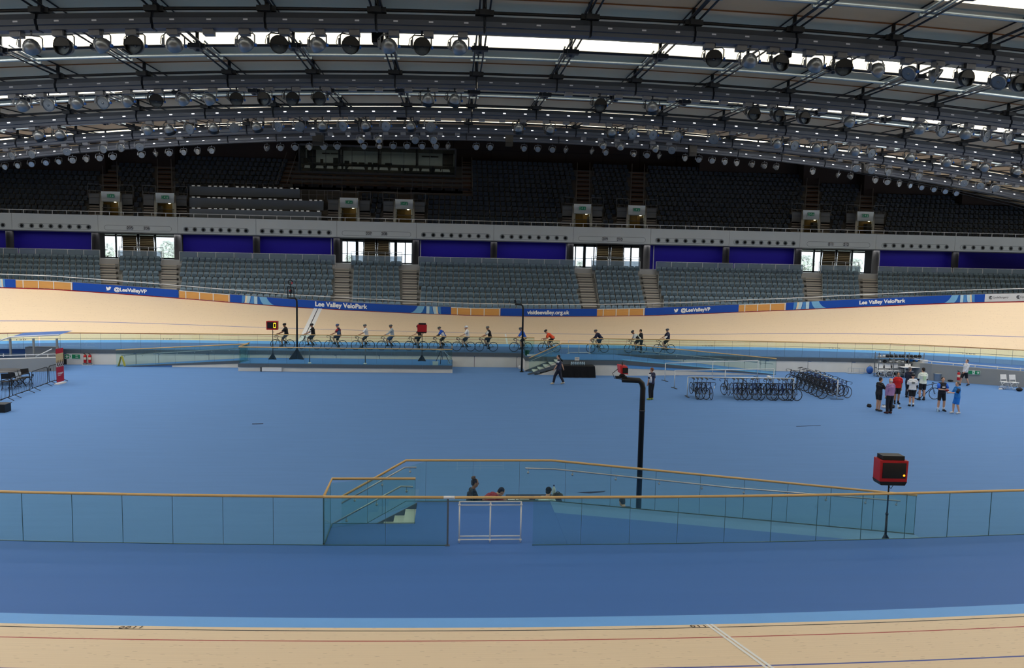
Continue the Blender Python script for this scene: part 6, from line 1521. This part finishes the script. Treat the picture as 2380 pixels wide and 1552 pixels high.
RB = [(1610, 0, 'f'), (1620, 40, 'f'), (1629, 20, 'f'), (1640, -6, 'f'), (1692, 20, 'b'), (1703, 22, 'f'), (1712, 48, 'f'), (1722, 32, 'f'), (1736, 20, 'b'), (1746, 40, 'f'), (1757, 10, 'f'), (1766, 30, 'b'), (1777, 44, 'f'), (1787, 8, 'f'), (1797, 4, 'b'), (1806, 52, 'f'), (1815, 36, 'f'), (1823, 24, 'f'), (1838, 46, 'f')]
for i, (px, st, dr) in enumerate(RB):
    k = (W(px, 876, r1a.y).x - r1a.x) / (r1b.x - r1a.x); q = Vector(r1a).lerp(Vector(r1b), k); lift = 8.5 * 1
    rz = 90 if dr == 'f' else -90; rz += rr.uniform(-6, 6)
    f = Matrix.Rotation(radians(rz), 3, 'Z'); off_ = f @ Vector((-.26, 0, 0))   # saddle sits .26 behind the bike centre
    bike(st if st in (0, 20, 40, -6) else (20 if st < 30 else 40), (frm, frm_b)[i % 2], '%s bicycle hung by its saddle on the nearest rack, %s from the left' % (('black', 'dark blue')[i % 2], ORD[i]), (q.x + off_.x, q.y + off_.y, 0), rz, lift, 'bicycles on the nearest rack')
r4a = Vector(G(1945, 928)); r4b = Vector(G(1860, 892)); h4 = W(1946, 884, r4a.y).z
rack('white tubular bicycle rack standing obliquely, crowded with bicycles', r4a, r4b, h4, 0)
d4 = (r4b - r4a).normalized(); ang = math.degrees(atan2(d4.y, d4.x)) - 90
NB = 17
for i in range(NB):
    q = r4a.lerp(r4b, (i + .35) / NB); face = 0 if i % 2 == 0 else 180; rz = ang + face + rr.uniform(-5, 5)
    f = Matrix.Rotation(radians(rz), 3, 'Z'); off_ = f @ Vector((-.26, 0, 0))
    bike((0, 20, -6)[i % 3], (frm, frm_b)[i % 2], '%s bicycle hung on the oblique rack, %s from its near post' % (('black', 'dark blue')[i % 2], ORD[i]), (q.x + off_.x, q.y + off_.y, 0), rz, 8.5, 'bicycles on the oblique rack')
q = G(2151, 927.5); bike(0, frm, 'black bicycle standing beside the man in the pale green jersey', (q.x, q.y + .0, 0), 180 - 4, 0, None, 1.0)
t = thing('sun_hat', 'white cap lying on top of the nearest rack', 'cap', (W(1786, 873, r1a.y).x, r1a.y, h1 + .03)); mb = MB(); mb.ball((0, 0, .04), (.12, .1, .06), 10, 6); mb.build('dome', white_paint, t); mb = MB(); mb.lathe([(.001, .02), (.09, .02), (.09, .03), (.001, .03)], 12, Matrix.Translation((.12, 0, 0))); mb.build('peak', white_paint, t)
# ------------------------------------------------------------------ table with black cloth and bottles
ta, tb = G(1308, 877), G(1381, 877); tw = (tb.x - ta.x) / 2; tc = ((ta.x + tb.x) / 2, ta.y + .35, 0)
t = thing('cloth_table', 'table draped in black cloth in front of the far platform', 'table', tc); mb = MB(); n = 60; P = []
per = [(-tw, -.38), (tw, -.38), (tw, .38), (-tw, .38)]
for k in range(n):
    s = 4 * k / n; e = int(s); u = s - e; a = per[e]; b = per[(e + 1) % 4]; P.append((a[0] + (b[0] - a[0]) * u, a[1] + (b[1] - a[1]) * u))
vs = []
for z, kf in ((.74, 0), (.45, .5), (.01, 1)):
    for k, (x, y) in enumerate(P): w_ = kf * .03 * sin(k * 2.2) + kf * .04; l = hypot(x, y); vs.append((x + x / l * w_, y + y / l * w_, z))
mb.add(vs, [(j * n + k, j * n + (k + 1) % n, (j + 1) * n + (k + 1) % n, (j + 1) * n + k) for j in range(2) for k in range(n)] + [tuple(range(n))], False); mb.build('tablecloth', K('black_cloth', (14, 14, 18), .9), t)
q = W(1343, 848, tc[1])
t = thing('bottle_pack', 'shrink-wrapped pack of clear water bottles on the black table', 'bottles', (q.x, tc[1], .75)); 
for i in range(8):
    for j in range(2): b_ = MB(); b_.lathe([(.05, 0), (.05, .14), (.02, .2), (.02, .22)], 8, Matrix.Translation((-.4 + i * .115, -.06 + j * .12, 0))); b_.build('bottle', C3((150, 176, 196), .15), t)
t = thing('paper_sign', 'small white notice fixed on the far platform glass above the black table', 'sign', (W(1341, 833.5, QY).x, QY - .02, W(1341, 833.5, QY).z)); mb = MB(); mb.box(-.15, .15, -.01, 0, -.11, .11); mb.build('sheet', white_paint, t); mb = MB(); mb.box(-.1, .1, -.013, -.01, .02, .05); mb.build('printed_line', C3((150, 154, 160)), t)
t = thing('green_tub', 'dark green tub at the head of the far stairs', 'tub', (W(1225, 818, 52).x, 52.0, 1.0)); mb = MB(); mb.lathe([(.13, 0), (.16, .32), (.165, .34), (.15, .34), (.12, .03)], 14, cap=False); mb.build('tub_wall', C3((24, 84, 60)), t); mb = MB(); mb.lathe([(.001, .3), (.15, .3)], 12, cap=False); mb.build('contents', C3((50, 110, 90)), t)
t = thing('white_tray', 'white tray lying on the slab beside the green tub', 'tray', (W(1234, 822, 51.7).x, 51.7, 1.0)); mb = MB(); mb.box(-.25, .3, -.12, .12, .0, .03); mb.build('base', white_paint, t); mb = MB(); mb.box(-.25, .3, -.12, -.1, .03, .09); mb.box(-.25, .3, .1, .12, .03, .09); mb.build('sides', white_paint, t)
t = thing('white_box', 'small white round-ended box at the foot of the camera pole by the far stairs', 'box', (G(1208, 857).x, G(1208, 857).y, 0)); mb = MB(); mb.ball((0, 0, .12), (.1, .08, .12), 10, 8); mb.build('body', white_paint, t); mb = MB(); mb.box(-.08, .08, -.06, .06, 0, .03); mb.build('foot', white_paint, t)
# ------------------------------------------------------------------ fire exit signs, extinguishers, wet floor sign
sgreen = K('sign_green', (20, 134, 88), .5)
def exitsign(label, c, w, h, words, left, n=(0, -1, 0), rz=0.):
    t = thing('exit_sign', label, 'sign', c, rz); mb = MB(); mb.box(-w / 2, w / 2, -.02, 0, -h / 2, h / 2); mb.build('white_plate', white_sign, t)
    mb = MB(); k = -1 if left else 1
    g = MB(); g.box(-w * .485, w * .485, -.024, -.02, -h * .44, h * .44); g.build('green_field', sgreen, t)
    a = MB(); X = k * w * .34; a.box(X - w * .09, X + w * .09, -.03, -.024, -h * .07, h * .07); a.prism([(X + k * w * .10, 0), (X + k * w * .0, h * .32), (X - k * w * .05, h * .24), (X + k * w * .03, 0), (X - k * w * .05, -h * .24), (X + k * w * .0, -h * .32)], -.03, -.024); a.build('arrow', white_sign, t)
    d = MB(); x0 = -w * .13 if left else w * .0; d.box(x0 - w * .08, x0 + w * .1, -.028, -.024, -h * .44, h * .44); d.build('door_field', white_sign, t)
    r = MB(); y = -.032
    r.ball((x0 + k * w * .02, y, h * .27), (h * .08, .004, h * .08), 8, 6)
    for u, v, wd in (((0, .18), (-.02 * k, -.1), .15), ((-.02 * k, -.1), (.2 * k, -.22), .1), ((.2 * k, -.22), (.12 * k, -.4), .09), ((-.02 * k, -.1), (-.14 * k, -.26), .1), ((-.14 * k, -.26), (-.3 * k, -.3), .09), ((0, .14), (.22 * k, .02), .07), ((0, .14), (-.22 * k, .06), .07)): r.bar((x0 + u[0] * h, y, u[1] * h), (x0 + v[0] * h, y, v[1] * h), wd * h, .004)
    r.build('running_figure', sgreen, t)
    if words:
        for i, s in enumerate(words): o = text('word', s, h * .36, white_sign, t, face_mat((w * .29, -.03, h * (.17 - .36 * i)), (1, 0, 0), (0, 0, 1)), .012)
    return t
a, b = W(159, 825, 53.0), W(195.5, 826, 53.0); zc = W(177, 826, 53).z
exitsign('green and white fire exit sign with left arrow on the far wall', ((a.x + b.x) / 2, wall_y(-24.3) - .01, zc), b.x - a.x, .31, ('Fire', 'Exit'), True)
def exting(label, loc, cone=True):
    t = thing('fire_extinguisher', label, 'fire extinguisher', loc); mb = MB(); mb.lathe([(.085, 0), (.09, .02), (.09, .42), (.07, .49), (.03, .52)], 14); mb.build('cylinder', C3((196, 28, 32), .35), t)
    mb = MB(); mb.lathe([(.025, .52), (.03, .56)], 8); mb.bar((0, 0, .58), (-.1, 0, .62), .025); mb.bar((0, 0, .56), (-.1, 0, .56), .02); mb.build('valve_handle', black_paint, t)
    mb = MB(); mb.tube([(0, -.03, .56), (.12, -.04, .5), (.13, -.04, .25), (.1, -.06, .1)], .014, 6); mb.build('hose', black_paint, t)
    mb = MB(); mb.lathe([(.092, .2), (.092, .36)], 14, cap=False); mb.build('label_band', C3((226, 210, 190)), t); return t
q = G(214, 845)
for k, dx in enumerate((-.14, .16)): exting('red fire extinguisher on a stand by the far wall, %s of the pair' % ('left', 'right')[k], (q.x + dx, wall_y(q.x) - .25, .16))
t = thing('extinguisher_stand', 'grey stand holding two fire extinguishers by the far wall', 'stand', (q.x, wall_y(q.x) - .25, 0)); mb = MB(); mb.box(-.28, .3, -.12, .14, .0, .03); mb.build('base', white_paint, t); mb = MB(); mb.box(-.24, -.04, -.1, .1, .03, .15); mb.box(.06, .26, -.1, .1, .03, .15); mb.build('cradles', K('stand_grey', (120, 124, 130)), t)
q = G(2228, 887); exting('red fire extinguisher carried by the person walking left', (W(2228, 874, 46.9).x, 46.9, W(2228, 874, 46.9).z - .26))
q = G(283, 850); t = thing('wet_floor_sign', 'yellow folding floor sign at the foot of the left ramp', 'sign', (q.x, q.y, 0)); yel = C3((232, 200, 32))
for s in (-1, 1):
    mb = MB(); mb.add([(s * .20, -.14, 0), (s * .20, -.08, 0), (s * .03, -.06, .62), (s * .03, -.14, .62), (s * .20, .08, 0), (s * .20, .14, 0), (s * .03, .14, .62), (s * .03, .06, .62)], [(0, 1, 2, 3), (4, 5, 6, 7)]); mb.hexa([(s * .205, -.15, 0), (s * .205, .15, 0), (s * .19, .15, 0), (s * .19, -.15, 0), (s * .03, -.12, .62), (s * .03, .12, .62), (s * .015, .12, .62), (s * .015, -.12, .62)]); mb.build('panel', yel, t)
mb = MB(); mb.tube([(0, -.1, .6), (0, 0, .66), (0, .1, .6)], .015, 6); mb.build('handle', yel, t)
# ------------------------------------------------------------------ crowd barriers, banner, round table and chairs on the left
def barrier(label, p0, p1, h=1.05):
    t = thing('crowd_barrier', label, 'barrier', (0, 0, 0), 0, 'black crowd barriers on the left'); a = Vector(p0); b = Vector(p1); d = (b - a).normalized(); n = Vector((-d.y, d.x, 0)); Z = Vector((0, 0, 1))
    a = a + d * .03; b = b - d * .03; L = (b - a).length
    pts = []
    for (u, z) in ((.0, .28), (.0, h - .12), (.035, h - .035), (.12, h), (L - .12, h), (L - .035, h - .035), (L, h - .12), (L, .28), (L - .035, .2), (L - .12, .16), (.12, .16), (.035, .2)): pts.append(a + d * u + Z * z)
    mb = MB(); mb.tube(pts, .021, 6, closed=True); mb.build('frame', black_paint, t)
    mb = MB(); k = .11
    while k < L - .05: mb.tube([a + d * k + Z * .17, a + d * k + Z * (h - .01)], .007, 4); k += .115
    mb.build('bars', black_paint, t)
    for u in (.22, L - .22):
        c = a + d * u; mb = MB()
        for s in (-1, 1): mb.tube([c + Z * .17, c + n * s * .32 + Z * .015], .018, 5)
        mb.build('foot', black_paint, t)
    mb = MB(); mb.bar(a + d * .16 + Z * (h - .14), a + d * .16 + Z * (h - .27), .07, .03); mb.build('hook_plate', black_paint, t)
BE = [((-30, 946), (24, 929)), ((28, 927), (71, 911.5)), ((74, 910), (112, 896)), ((114, 895), (149, 884))]
for k, (u, v) in enumerate(BE): barrier('black crowd barrier, %s in the row' % ('nearest and cut by the frame', 'second from the near end', 'third from the near end', 'farthest, behind the red banner')[k], G(*u), G(*v))
b0, b1 = G(132, 894), G(149, 889.5); h = W(131, 811, b0.y).z; d = (b1 - b0); Wd = d.length; 
t = thing('rollup_banner', 'red and gold roll-up banner at the end of the crowd barriers', 'banner', b0, atan2(d.y, d.x)); mb = MB(); mb.box(-.03, Wd + .03, -.12, .12, 0, .07); mb.build('base', white_paint, t)
red_b = C3((178, 36, 58)); 
for nm, za, zb, c in (('red_top_panel', .86, 1.0, (186, 34, 52)), ('gold_panel', .60, .86, (206, 178, 130)), ('picture_panel', .47, .62, (196, 188, 180)), ('red_panel', .03, .485, (172, 34, 60))):
    mb = MB(); mb.box(0, Wd, -.01 - .001 * za, .0, .07 + (h - .07) * za, .07 + (h - .07) * zb); mb.build(nm, C3(c), t)
mb = MB()
for k in range(4): x = .06 + k * Wd * .24; mb.bar((x, -.016, h * .64), (x + .06, -.016, h * .52), .06, .006); mb.ball((x + .02, -.016, h * .66), (.03, .006, .035), 8, 6); mb.bar((x + .02, -.016, h * .58), (x + .14, -.016, h * .5), .04, .006)
mb.build('dark_figures', C3((60, 44, 52)), t)
mb = MB()
for z, u, v in ((.315, .15, .85), (.295, .12, .88), (.275, .15, .75), (.24, .15, .6)): mb.box(Wd * u, Wd * v, -.016, -.012, h * z, h * (z + .010))
mb.build('white_text_lines', white_paint, t)
q = G(8, 861, .74); t = thing('round_table', 'dark round folding table behind the crowd barriers', 'table', (q.x, q.y, 0)); mb = MB(); mb.lathe([(.001, .72), (.88, .72), (.9, .73), (.9, .745), (.001, .75)], 36, cap=False); mb.build('tabletop', C3((72, 74, 80), .4), t)
for sx in (-.5, .5):
    for sy in (-.25, .25): mb = MB(); mb.tube([(sx, sy, .72), (sx * 1.15, sy * 1.3, .0)], .018, 6); mb.build('leg', dark_grey, t)
def fchair(label, loc, rz, col, group):
    t = thing('folding_chair', label, 'chair', loc, radians(rz), group); c = C3(col); f = MB()
    for s in (-.21, .21): f.tube([(s, -.22, .02), (s, .06, .44), (s, .16, .90)], .014, 6); f.tube([(s * .95, .22, .02), (s * .95, -.2, .44)], .014, 6)
    f.tube([(-.2, .24, .1), (.2, .24, .1)], .01, 5); f.tube([(-.21, -.2, .08), (.21, -.2, .08)], .01, 5); f.build('frame', c, t)
    m = MB(); m.box(-.2, .2, -.22, .18, .43, .46); m.build('seat', c, t)
    m = MB(); m.hexa([(-.22, .09, .60), (.22, .09, .60), (.22, .12, .60), (-.22, .12, .60), (-.2, .15, .90), (.2, .15, .90), (.2, .18, .90), (-.2, .18, .90)]); m.build('backrest', c, t)
    return t
for k, (px, py, rz, lab) in enumerate(((16, 906, 200, 'facing the camera in front of the round table'), (50, 898, 120, 'turned sideways at the right of the round table'), (34, 903, 160, 'squeezed between the two chairs'), (62, 895, 60, 'behind the chair with the white sheet'))):
    q = G(px, py); fchair('black folding chair %s' % lab, (q.x, q.y, 0), rz, (22, 22, 26), 'black folding chairs at the round table')
q = G(48, 896); mb = MB(); mb.box(-.15, .15, -.01, 0, .40, .80); o = mb.build('white_sheet', white_paint, None, (q.x + .05, q.y - .32, 0), (0.1, 0, .4)); tag(o, 'white sheet of paper hanging on a black folding chair', 'paper')
q = G(-6, 959); t = thing('flight_case', 'black case cut by the left edge of the frame', 'case', (q.x, q.y, 0)); mb = MB(); mb.box(-.4, .33, 0, .5, .0, .36); mb.build('body', black_paint, t); mb = MB(); mb.box(-.42, .36, -.03, .53, .36, .39); mb.build('lid', dark_grey, t)
# ------------------------------------------------------------------ way down on the left with metal canopy
wa, wb = G(-40, 868), G(134, 862); mb = MB(); mb.hexa([(wa.x, wa.y, 0), (wb.x, wb.y, 0), (wb.x, wb.y + .25, 0), (wa.x, wa.y + .25, 0), (wa.x, wa.y, .80), (wb.x, wb.y, .80), (wb.x, wb.y + .25, .80), (wa.x, wa.y + .25, .80)])
mb.hexa([(wb.x, wb.y, 0), (wb.x + .2, wb.y, 0), (-25.75, 53, 0), (-26.0, 53, 0), (wb.x, wb.y, .8), (wb.x + .2, wb.y, .8), (-25.75, 53, .7), (-26.0, 53, .7)])
struct('wall_left_entry', mb, conc_dark)
t = thing('wall_top_rail', 'white flat rail along the concrete wall of the left way down', 'railing'); mb = MB()
for z, hh in ((.82, .05), (1.02, .035)): mb.bar((wa.x, wa.y + .1, z + .02), (wb.x - .1, wb.y + .1, z + .02), .1 if hh > .04 else .04, hh)
mb.tube([(wb.x - 1.3, wb.y + .1, .86), (wb.x - .35, wb.y + .1, 1.35)], .03, 6); mb.build('rails', white_paint, t); mb = MB()
for k in range(5): x = wb.x - .6 - k * 1.3; mb.box(x - .02, x + .02, wb.y + .08, wb.y + .12, .84, 1.03)
mb.build('uprights', white_paint, t)
YC2 = 50.6; t = thing('metal_canopy', 'grey-posted canopy with blue sloping top over the left way down', 'canopy')
for p in (23.5, 77.5, 132): a = W(p, 786, YC2); mb = MB(); mb.box(a.x - .05, a.x + .05, YC2 - .05, YC2 + .05, .75, a.z); mb.build('post', K('canopy_post', (140, 144, 146), .5, .3), t)
A = [W(-60, 812, YC2), W(24, 783, YC2), W(137, 778, YC2)]; mb = MB(); mb.tube(A, .05, 6); mb.build('front_beam', white_paint, t)
B_ = [a + Vector((0, 1.6, .12)) for a in A]; mb = MB(); mb.quad(A[0], A[1], B_[1], B_[0]); mb.quad(A[1], A[2], B_[2] + Vector((.1, 0, 0)), B_[1]); mb.build('sloping_top', C3((64, 112, 186), .4), t)
mb = MB(); mb.box(-27.0, -25.2, 51.6, 52.2, 0, 1.2); struct('wall_left_block', mb, conc_dark)
# ------------------------------------------------------------------ way down on the right
ra, rb = G(2163, 884), G(2480, 908); h0 = W(2163, 846, ra.y).z; mb = MB(); n = (rb - ra).normalized(); pn = Vector((-n.y, n.x, 0)) * .25
mb.hexa([ra, rb, rb + pn, ra + pn, ra + Vector((0, 0, h0)), rb + Vector((0, 0, h0 * .9)), rb + pn + Vector((0, 0, h0 * .9)), ra + pn + Vector((0, 0, h0))])
rc = Vector((30.8, 52.2, 0)); mb.hexa([ra, ra + pn, rc + pn, rc, ra + Vector((0, 0, h0)), ra + pn + Vector((0, 0, h0)), rc + pn + Vector((0, 0, .95)), rc + Vector((0, 0, .95))]); struct('wall_right_entry', mb, conc_dark)
mb = MB(); wv = pn.normalized() * 3.4; mb.hexa([ra + pn * 1.1, rb + pn * 1.1, rb + pn + wv, ra + pn + wv + Vector((-1.5, 0, 0)), ra + pn * 1.1 + Vector((0, 0, 1.03)), rb + pn * 1.1 + Vector((0, 0, 1.03)), rb + pn + wv + Vector((0, 0, 1.06)), ra + pn + wv + Vector((-1.5, 0, 1.06))]); struct('floor_right_way_down', mb, K('deep_blue_ramp', (10, 92, 168), .5, var=.08, scale=3, stretch=(8, 1, 1)))
t = thing('wall_top_rail', 'white rail along the concrete wall of the right way down', 'railing'); mb = MB(); Z = Vector((0, 0, 1)); mb.tube([rc + Z * 1.25, ra + pn + Z * (h0 + .14), rb + pn + Z * (h0 * .9 + .12)], .035, 6); mb.build('rail', white_paint, t); mb = MB()
for k in range(7): p = ra.lerp(rb, k / 6) + pn; mb.box(p.x - .02, p.x + .02, p.y - .02, p.y + .02, h0 * .9, h0 + .12)
mb.build('uprights', white_paint, t)
c = ra.lerp(rb, .32); exitsign('green and white exit sign with right arrow on the right wall', (W(2261, 865, c.y).x, c.y - .06, W(2261, 865, c.y).z), .75, .26, None, False, rz=atan2(n.y, n.x))
# ------------------------------------------------------------------ helmet shelves, white chairs and table on the right
SY = 50.4; sa, sb_ = W(2042, 850, SY), W(2146, 850, SY); t = thing('shelf_rack', 'grey metal shelf rack full of helmets and shoes', 'shelf rack', (0, 0, 0)); mb = MB()
SZ = [W(2090, y + .0, SY).z for y in (872, 856, 843.5, 831)]
hz = SZ[-1] + .32
for x in (sa.x, sa.x + (sb_.x - sa.x) / 3, sa.x + (sb_.x - sa.x) * 2 / 3, sb_.x):
    for y in (SY, SY + .5): mb = MB(); mb.box(x - .02, x + .02, y - .02, y + .02, 0, hz); mb.build('upright', K('shelf_grey', (120, 126, 132), .5, .3), t)
for z in SZ: mb = MB(); mb.box(sa.x, sb_.x, SY, SY + .5, z - .03, z); mb.build('shelf', MT['shelf_grey'], t)
hm1 = MB(); hm1.ball((0, 0, .07), (.10, .13, .10), 12, 8); hm1 = _clip(hm1, lambda v: v[2] < .03)
hv = MB()
for a in (-.045, 0, .045): hv.box(a - .008, a + .008, -.08, .08, .14, .172)
def helmet(label, loc, col, rz=0., group=None):
    t = thing('helmet', label, 'helmet', loc, rz, group); hm1.build('shell', C3(col, .4), t); hv.build('vents', black_paint, t); return t
i = 0
for zi, z in enumerate(SZ):
    n = (9, 8, 8, 11)[zi]
    for k in range(n):
        x = sa.x + .15 + (sb_.x - sa.x - .3) * k / (n - 1) + rr.uniform(-.03, .03); c = (206, 208, 212) if rr.random() < (.25, .3, .4, .12)[zi] else (30, 31, 35)
        helmet('%s helmet on the %s shelf of the rack, %s from the left' % ('white' if c[0] > 100 else 'black', ('bottom', 'second', 'third', 'top')[zi], ORD[k]), (x, SY + .22, z), c, rr.uniform(0, 6), 'helmets on the shelf rack'); i += 1
for k, (px, py, lab) in enumerate(((2050, 877, 'first from the left before the helmet shelves'), (2068, 877, 'second from the left before the helmet shelves'), (2085, 877, 'third from the left before the helmet shelves'), (2115, 878, 'fourth, behind the cluttered table'), (2339, 905, 'left of the pair by the right wall'), (2360, 906, 'right of the pair by the right wall'))):
    q = G(px, py); fchair('white folding chair, %s' % lab, (q.x, q.y + .2, 0), 8 if k > 3 else 4, (226, 228, 230), 'white folding chairs')
ta, tb = G(2098, 879), G(2166, 881); t = thing('folding_table', 'white folding table cluttered with boxes and bottles', 'table', ((ta.x + tb.x) / 2, ta.y + .3, 0)); hw = (tb.x - ta.x) / 2; mb = MB(); mb.box(-hw, hw, -.3, .3, .71, .74); mb.build('tabletop', white_paint, t)
for sx in (-1, 1):
    for sy in (-.25, .25): mb = MB(); mb.tube([(sx * hw * .85, sy, 0), (sx * hw * .85, sy, .71)], .015, 6); mb.build('leg', steel, t)
tx_, ty_ = (ta.x + tb.x) / 2, ta.y + .3
t = thing('white_box', 'tall white carton on the cluttered table', 'box', (W(2149, 850, ty_).x, ty_ + .1, .741)); mb = MB(); mb.box(-.2, .2, -.12, .12, 0, .46); mb.build('body', white_paint, t); mb = MB(); mb.box(-.2, .2, -.13, .0, .46, .48); mb.build('flap', K('carton_flap', (206, 206, 204)), t)
for k, (px, c) in enumerate(((2160, (196, 120, 60)), (2163, (90, 120, 170)), (2156, (210, 212, 214)), (2133, (190, 60, 50)))): bottle('small bottle on the cluttered table, %s' % ('orange', 'blue', 'white', 'red')[k], (W(px, 855, ty_).x, ty_ - .1, .741), c, (230, 230, 230), 1.1)
q = G(2178, 885); t = thing('waste_bin', 'grey metal waste bin by the right wall', 'bin', (q.x, q.y, 0)); mb = MB(); mb.lathe([(.2, 0), (.24, .48), (.25, .5), (.23, .5), (.19, .02)], 18, cap=False); mb.build('drum', K('bin_metal', (142, 152, 162), .35, .6), t); mb = MB(); mb.lathe([(.245, .47), (.255, .49), (.255, .51), (.245, .52)], 18, cap=False); mb.build('rim', steel, t)
def bag(label, px, py, col, r, cat='bag'):
    q = G(px, py); t = thing('sports_bag', label, cat, (q.x, q.y, 0)); mb = MB(); mb.ball((0, 0, r[2]), r, 12, 8); mb.build('pouch', C3(col, .7), t); mb = MB(); mb.tube([(-r[0] * .5, 0, r[2] * 1.8), (0, -.02, r[2] * 2.4), (r[0] * .5, 0, r[2] * 1.8)], .012, 5); mb.build('strap', C3((30, 30, 34)), t); return t
bag('blue and white sports bag left of the white chairs', 2021, 868, (60, 110, 190), (.24, .18, .26)); bag('flat black bag on the floor by the right wall', 2211, 887, (24, 24, 28), (.28, .18, .09)); bag('grey and blue bag beside the pair of white chairs', 2331, 904, (140, 160, 190), (.24, .16, .12)); bag('black bag under the right white chair', 2369, 909, (24, 24, 28), (.2, .15, .11))
def shoe(label, px, py, col, rz):
    q = G(px, py); t = thing('shoe', label, 'shoe', (q.x, q.y, 0), rz, 'loose shoes on the floor'); mb = MB(); mb.tube([(-.1, 0, .05), (-.02, 0, .055), (.08, 0, .045), (.15, 0, .035)], [.042, .045, .045, .03], 9); mb.build('upper', C3(col), t); mb = MB(); mb.box(-.13, .15, -.04, .04, 0, .018); mb.build('sole', C3((230, 230, 230)), t)
shoe('white shoe by the right wall, left of the pair', 2277, 890, (224, 226, 226), .4); shoe('white shoe by the right wall, right of the pair', 2287, 890, (216, 220, 220), -.3); shoe('white shoe beside the grey and blue bag', 2325, 905, (220, 222, 224), .2); shoe('black and white shoe behind the mauve-shirted man', 2091, 950, (60, 60, 62), .6)
q = G(2020, 946); helmet('black helmet lying on the floor left of the standing men', (q.x, q.y, 0), (24, 24, 28), .5); q = G(2054, 948); helmet('white helmet on the floor beside the mauve-shirted man', (q.x, q.y, 0), (226, 228, 230), 1.6); q = G(2075, 948); helmet('black helmet half hidden behind the mauve-shirted man', (q.x, q.y, 0), (26, 26, 30), 2.2)
q = G(2087, 948); bottle('white bottle standing beside the black and white shoe', (q.x, q.y, 0), (228, 230, 232), (40, 40, 46), .95); q = G(2179.5, 957); bottle('clear bottle on the floor between the feet of the jersey man', (q.x, q.y, 0), (170, 196, 216), (30, 60, 130), 1.1); q = G(1660, 903); bottle('white bottle lying beyond the nearest rack', (q.x, q.y, 0), (226, 228, 232), (60, 60, 70), .9)
t = thing('wire_frame', 'low clear plastic frame against the far wall left of the shelves', 'frame', (0, 0, 0)); a, b = G(1971, 868), G(2009, 869); mb = MB()
for z in (.03, .4): mb.tube([(a.x, a.y, z), (b.x, b.y, z)], .014, 5)
for k in range(4): p = a.lerp(b, k / 3); mb.tube([p + Vector((0, 0, .03)), p + Vector((0, 0, .4))], .012, 5)
mb.build('bars', K('pale_wire', (170, 182, 192), .4), t); mb = MB(); mb.hexa([a, b, b + Vector((0, .3, 0)), a + Vector((0, .3, 0)), a + Z * .03, b + Z * .03, b + Vector((0, .3, .03)), a + Vector((0, .3, .03))]); mb.build('foot_plate', K('pale_wire', (170, 182, 192), .4), t)
# floor hatches
for k, P in enumerate((((586, 984), (612, 983), (612, 985), (586, 986)), ((1850, 990), (1908, 988), (1907, 989), (1851, 991)), ((1340, 1144), (1408, 1140), (1404, 1143), (1372, 1146)))):
    mb = MB(); mb.quad(*[G(x, y, .006) for x, y in P]); struct('trim_floor_slot', mb, K('floor_slot_dark', (34, 48, 78), .9))
